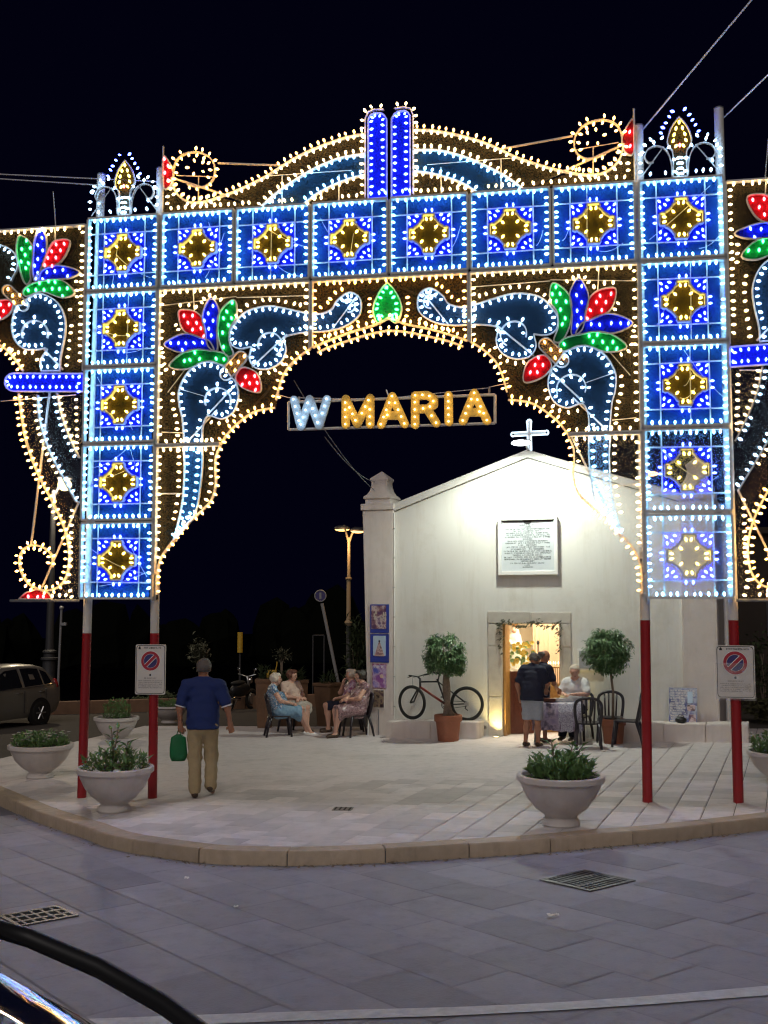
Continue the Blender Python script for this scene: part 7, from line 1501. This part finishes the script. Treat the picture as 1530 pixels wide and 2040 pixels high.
# man seated at the table
J = sit(-.04); J.update(elL=(-.25, .14, .80), wrL=(-.08, .34, .80), elR=(.27, .14, .80), wrR=(.10, .36, .80), head=(0, .09, 1.18), neck=(0, .05, 1.06), bust=None)
J = {k: v for k, v in J.items() if v is not None}
person('white haired man in white shirt seated behind the table', tuple(Vector(chairs[3].location)+Vector((0, 0, .05))), R(150), J, 'skin', 'hair_white', 0, False, dict(mat='white_cotton', sleeve=.8, hem=-.06, collar='white_cotton'), dict(type='trousers', mat='navy'), 'shoe', 1.06, 1.08, R(24), R(-18), (.5, .5), ((0, .3, -1), (0, .3, -1)), 4)
# women on chairs in two facing pairs
def seated_chair(label, pos, rz):
    return dup(chairs[0], pos, rz, label, None, 1.0)
pA = gpos(556, 1467); J = sit(.14); J.update(wrL=(-.05, .30, .66), wrR=(.08, .28, .68), anL=(-.07, .60, .09), anR=(.07, .66, .09), knL=(-.10, .45, .52), knR=(.10, .45, .50))
person('white haired woman in white and blue leaf print dress seated in profile', pA, R(-78), J, 'skin', 'hair_white', .5, False, dict(mat='dress_blue', sleeve=.12, hem=-.1, name='dress_top', neck=-.05), dict(type='skirt', mat='dress_teal', len=.92, drop=.10, name='skirt'), 'white_paint', 1.0, 1.18, R(-5), R(-4), (.7, .7), ((.6, .3, -.6), (-.6, .3, -.6)), 5); seated_chair('dark resin chair under the white haired woman', pA, R(-78))
pB = gpos(584, 1458); J = sit(.10); J.update(wrL=(.02, .24, .72), wrR=(.0, .27, .74), elL=(-.24, .02, .76), elR=(.24, .02, .76), knL=(-.05, .44, .56), knR=(.10, .44, .54), anL=(.0, .52, .14), anR=(.06, .55, .09))
person('auburn haired woman in beige top and cream skirt seated with folded arms', pB, R(-140), J, 'skin', 'hair_red', .6, False, dict(mat='beige', sleeve=.5, hem=-.1, name='blouse'), dict(type='skirt', mat='cream', len=.95, drop=.06, name='skirt'), 'shoe', 1.02, 1.12, R(28), R(-8), (.8, .8), ((.6, .3, -.4), (-.6, .3, -.4)), 6); seated_chair('dark resin chair under the auburn haired woman', pB, R(-140))
pD = gpos(712, 1467); J = sit(.12); J.update(wrL=(.02, .26, .74), wrR=(-.04, .24, .78), elL=(-.24, .05, .78), elR=(.24, .06, .78), anL=(-.06, .50, .09), anR=(.10, .42, .09))
person('dark haired woman in burgundy print dress seated beside the chapel corner', pD, R(112), J, 'skin', 'hair_dark', .7, False, dict(mat='dress_dark', sleeve=.12, hem=-.1, name='dress_top', neck=-.04), dict(type='skirt', mat='dress_dark', len=.95, drop=.12, name='skirt'), 'shoe', 1.03, 1.22, R(-14), R(-6), (.8, .8), ((.6, .3, -.4), (-.6, .3, -.4)), 7); seated_chair('dark resin chair under the woman in the burgundy dress', pD, R(112))
pE = gpos(696, 1457); J = sit(.06); J.update(elR=(.20, .18, .80), wrR=(.06, .13, 1.02), hdR=(-.2, -.1, 1), elL=(-.22, .08, .76), wrL=(.02, .28, .70), knL=(-.12, .48, .56), knR=(.12, .5, .55), anL=(-.12, .46, .09), anR=(.1, .44, .09))
person('woman in purple top and navy shorts seated with a hand at her chin', pE, R(98), J, 'skin', 'hair_white', .4, False, dict(mat='dress_purple', sleeve=.5, hem=-.1, name='blouse'), dict(type='shorts', mat='navy', len=.98), 'shoe', 1.02, 1.1, R(-12), R(-6), (.8, 1.2), ((.6, .3, -.4), (0, -1, 0)), 8); seated_chair('dark resin chair under the woman in navy shorts', pE, R(98))
# cane leaning at the corner
p = gpos(733, 1466); t = thing('walking_stick', 'white walking stick leaning on the chapel corner', 'walking stick', p); MB().tube([(0, 0, 0), (.03, .04, .8)], .014, 8).build('shaft', M['white_paint'], t); MB().tube([(.03, .04, .8), (.03, .03, .86), (-.02, .03, .88), (-.06, .03, .85)], .016, 8).build('handle', M['black'], t, smooth=True)
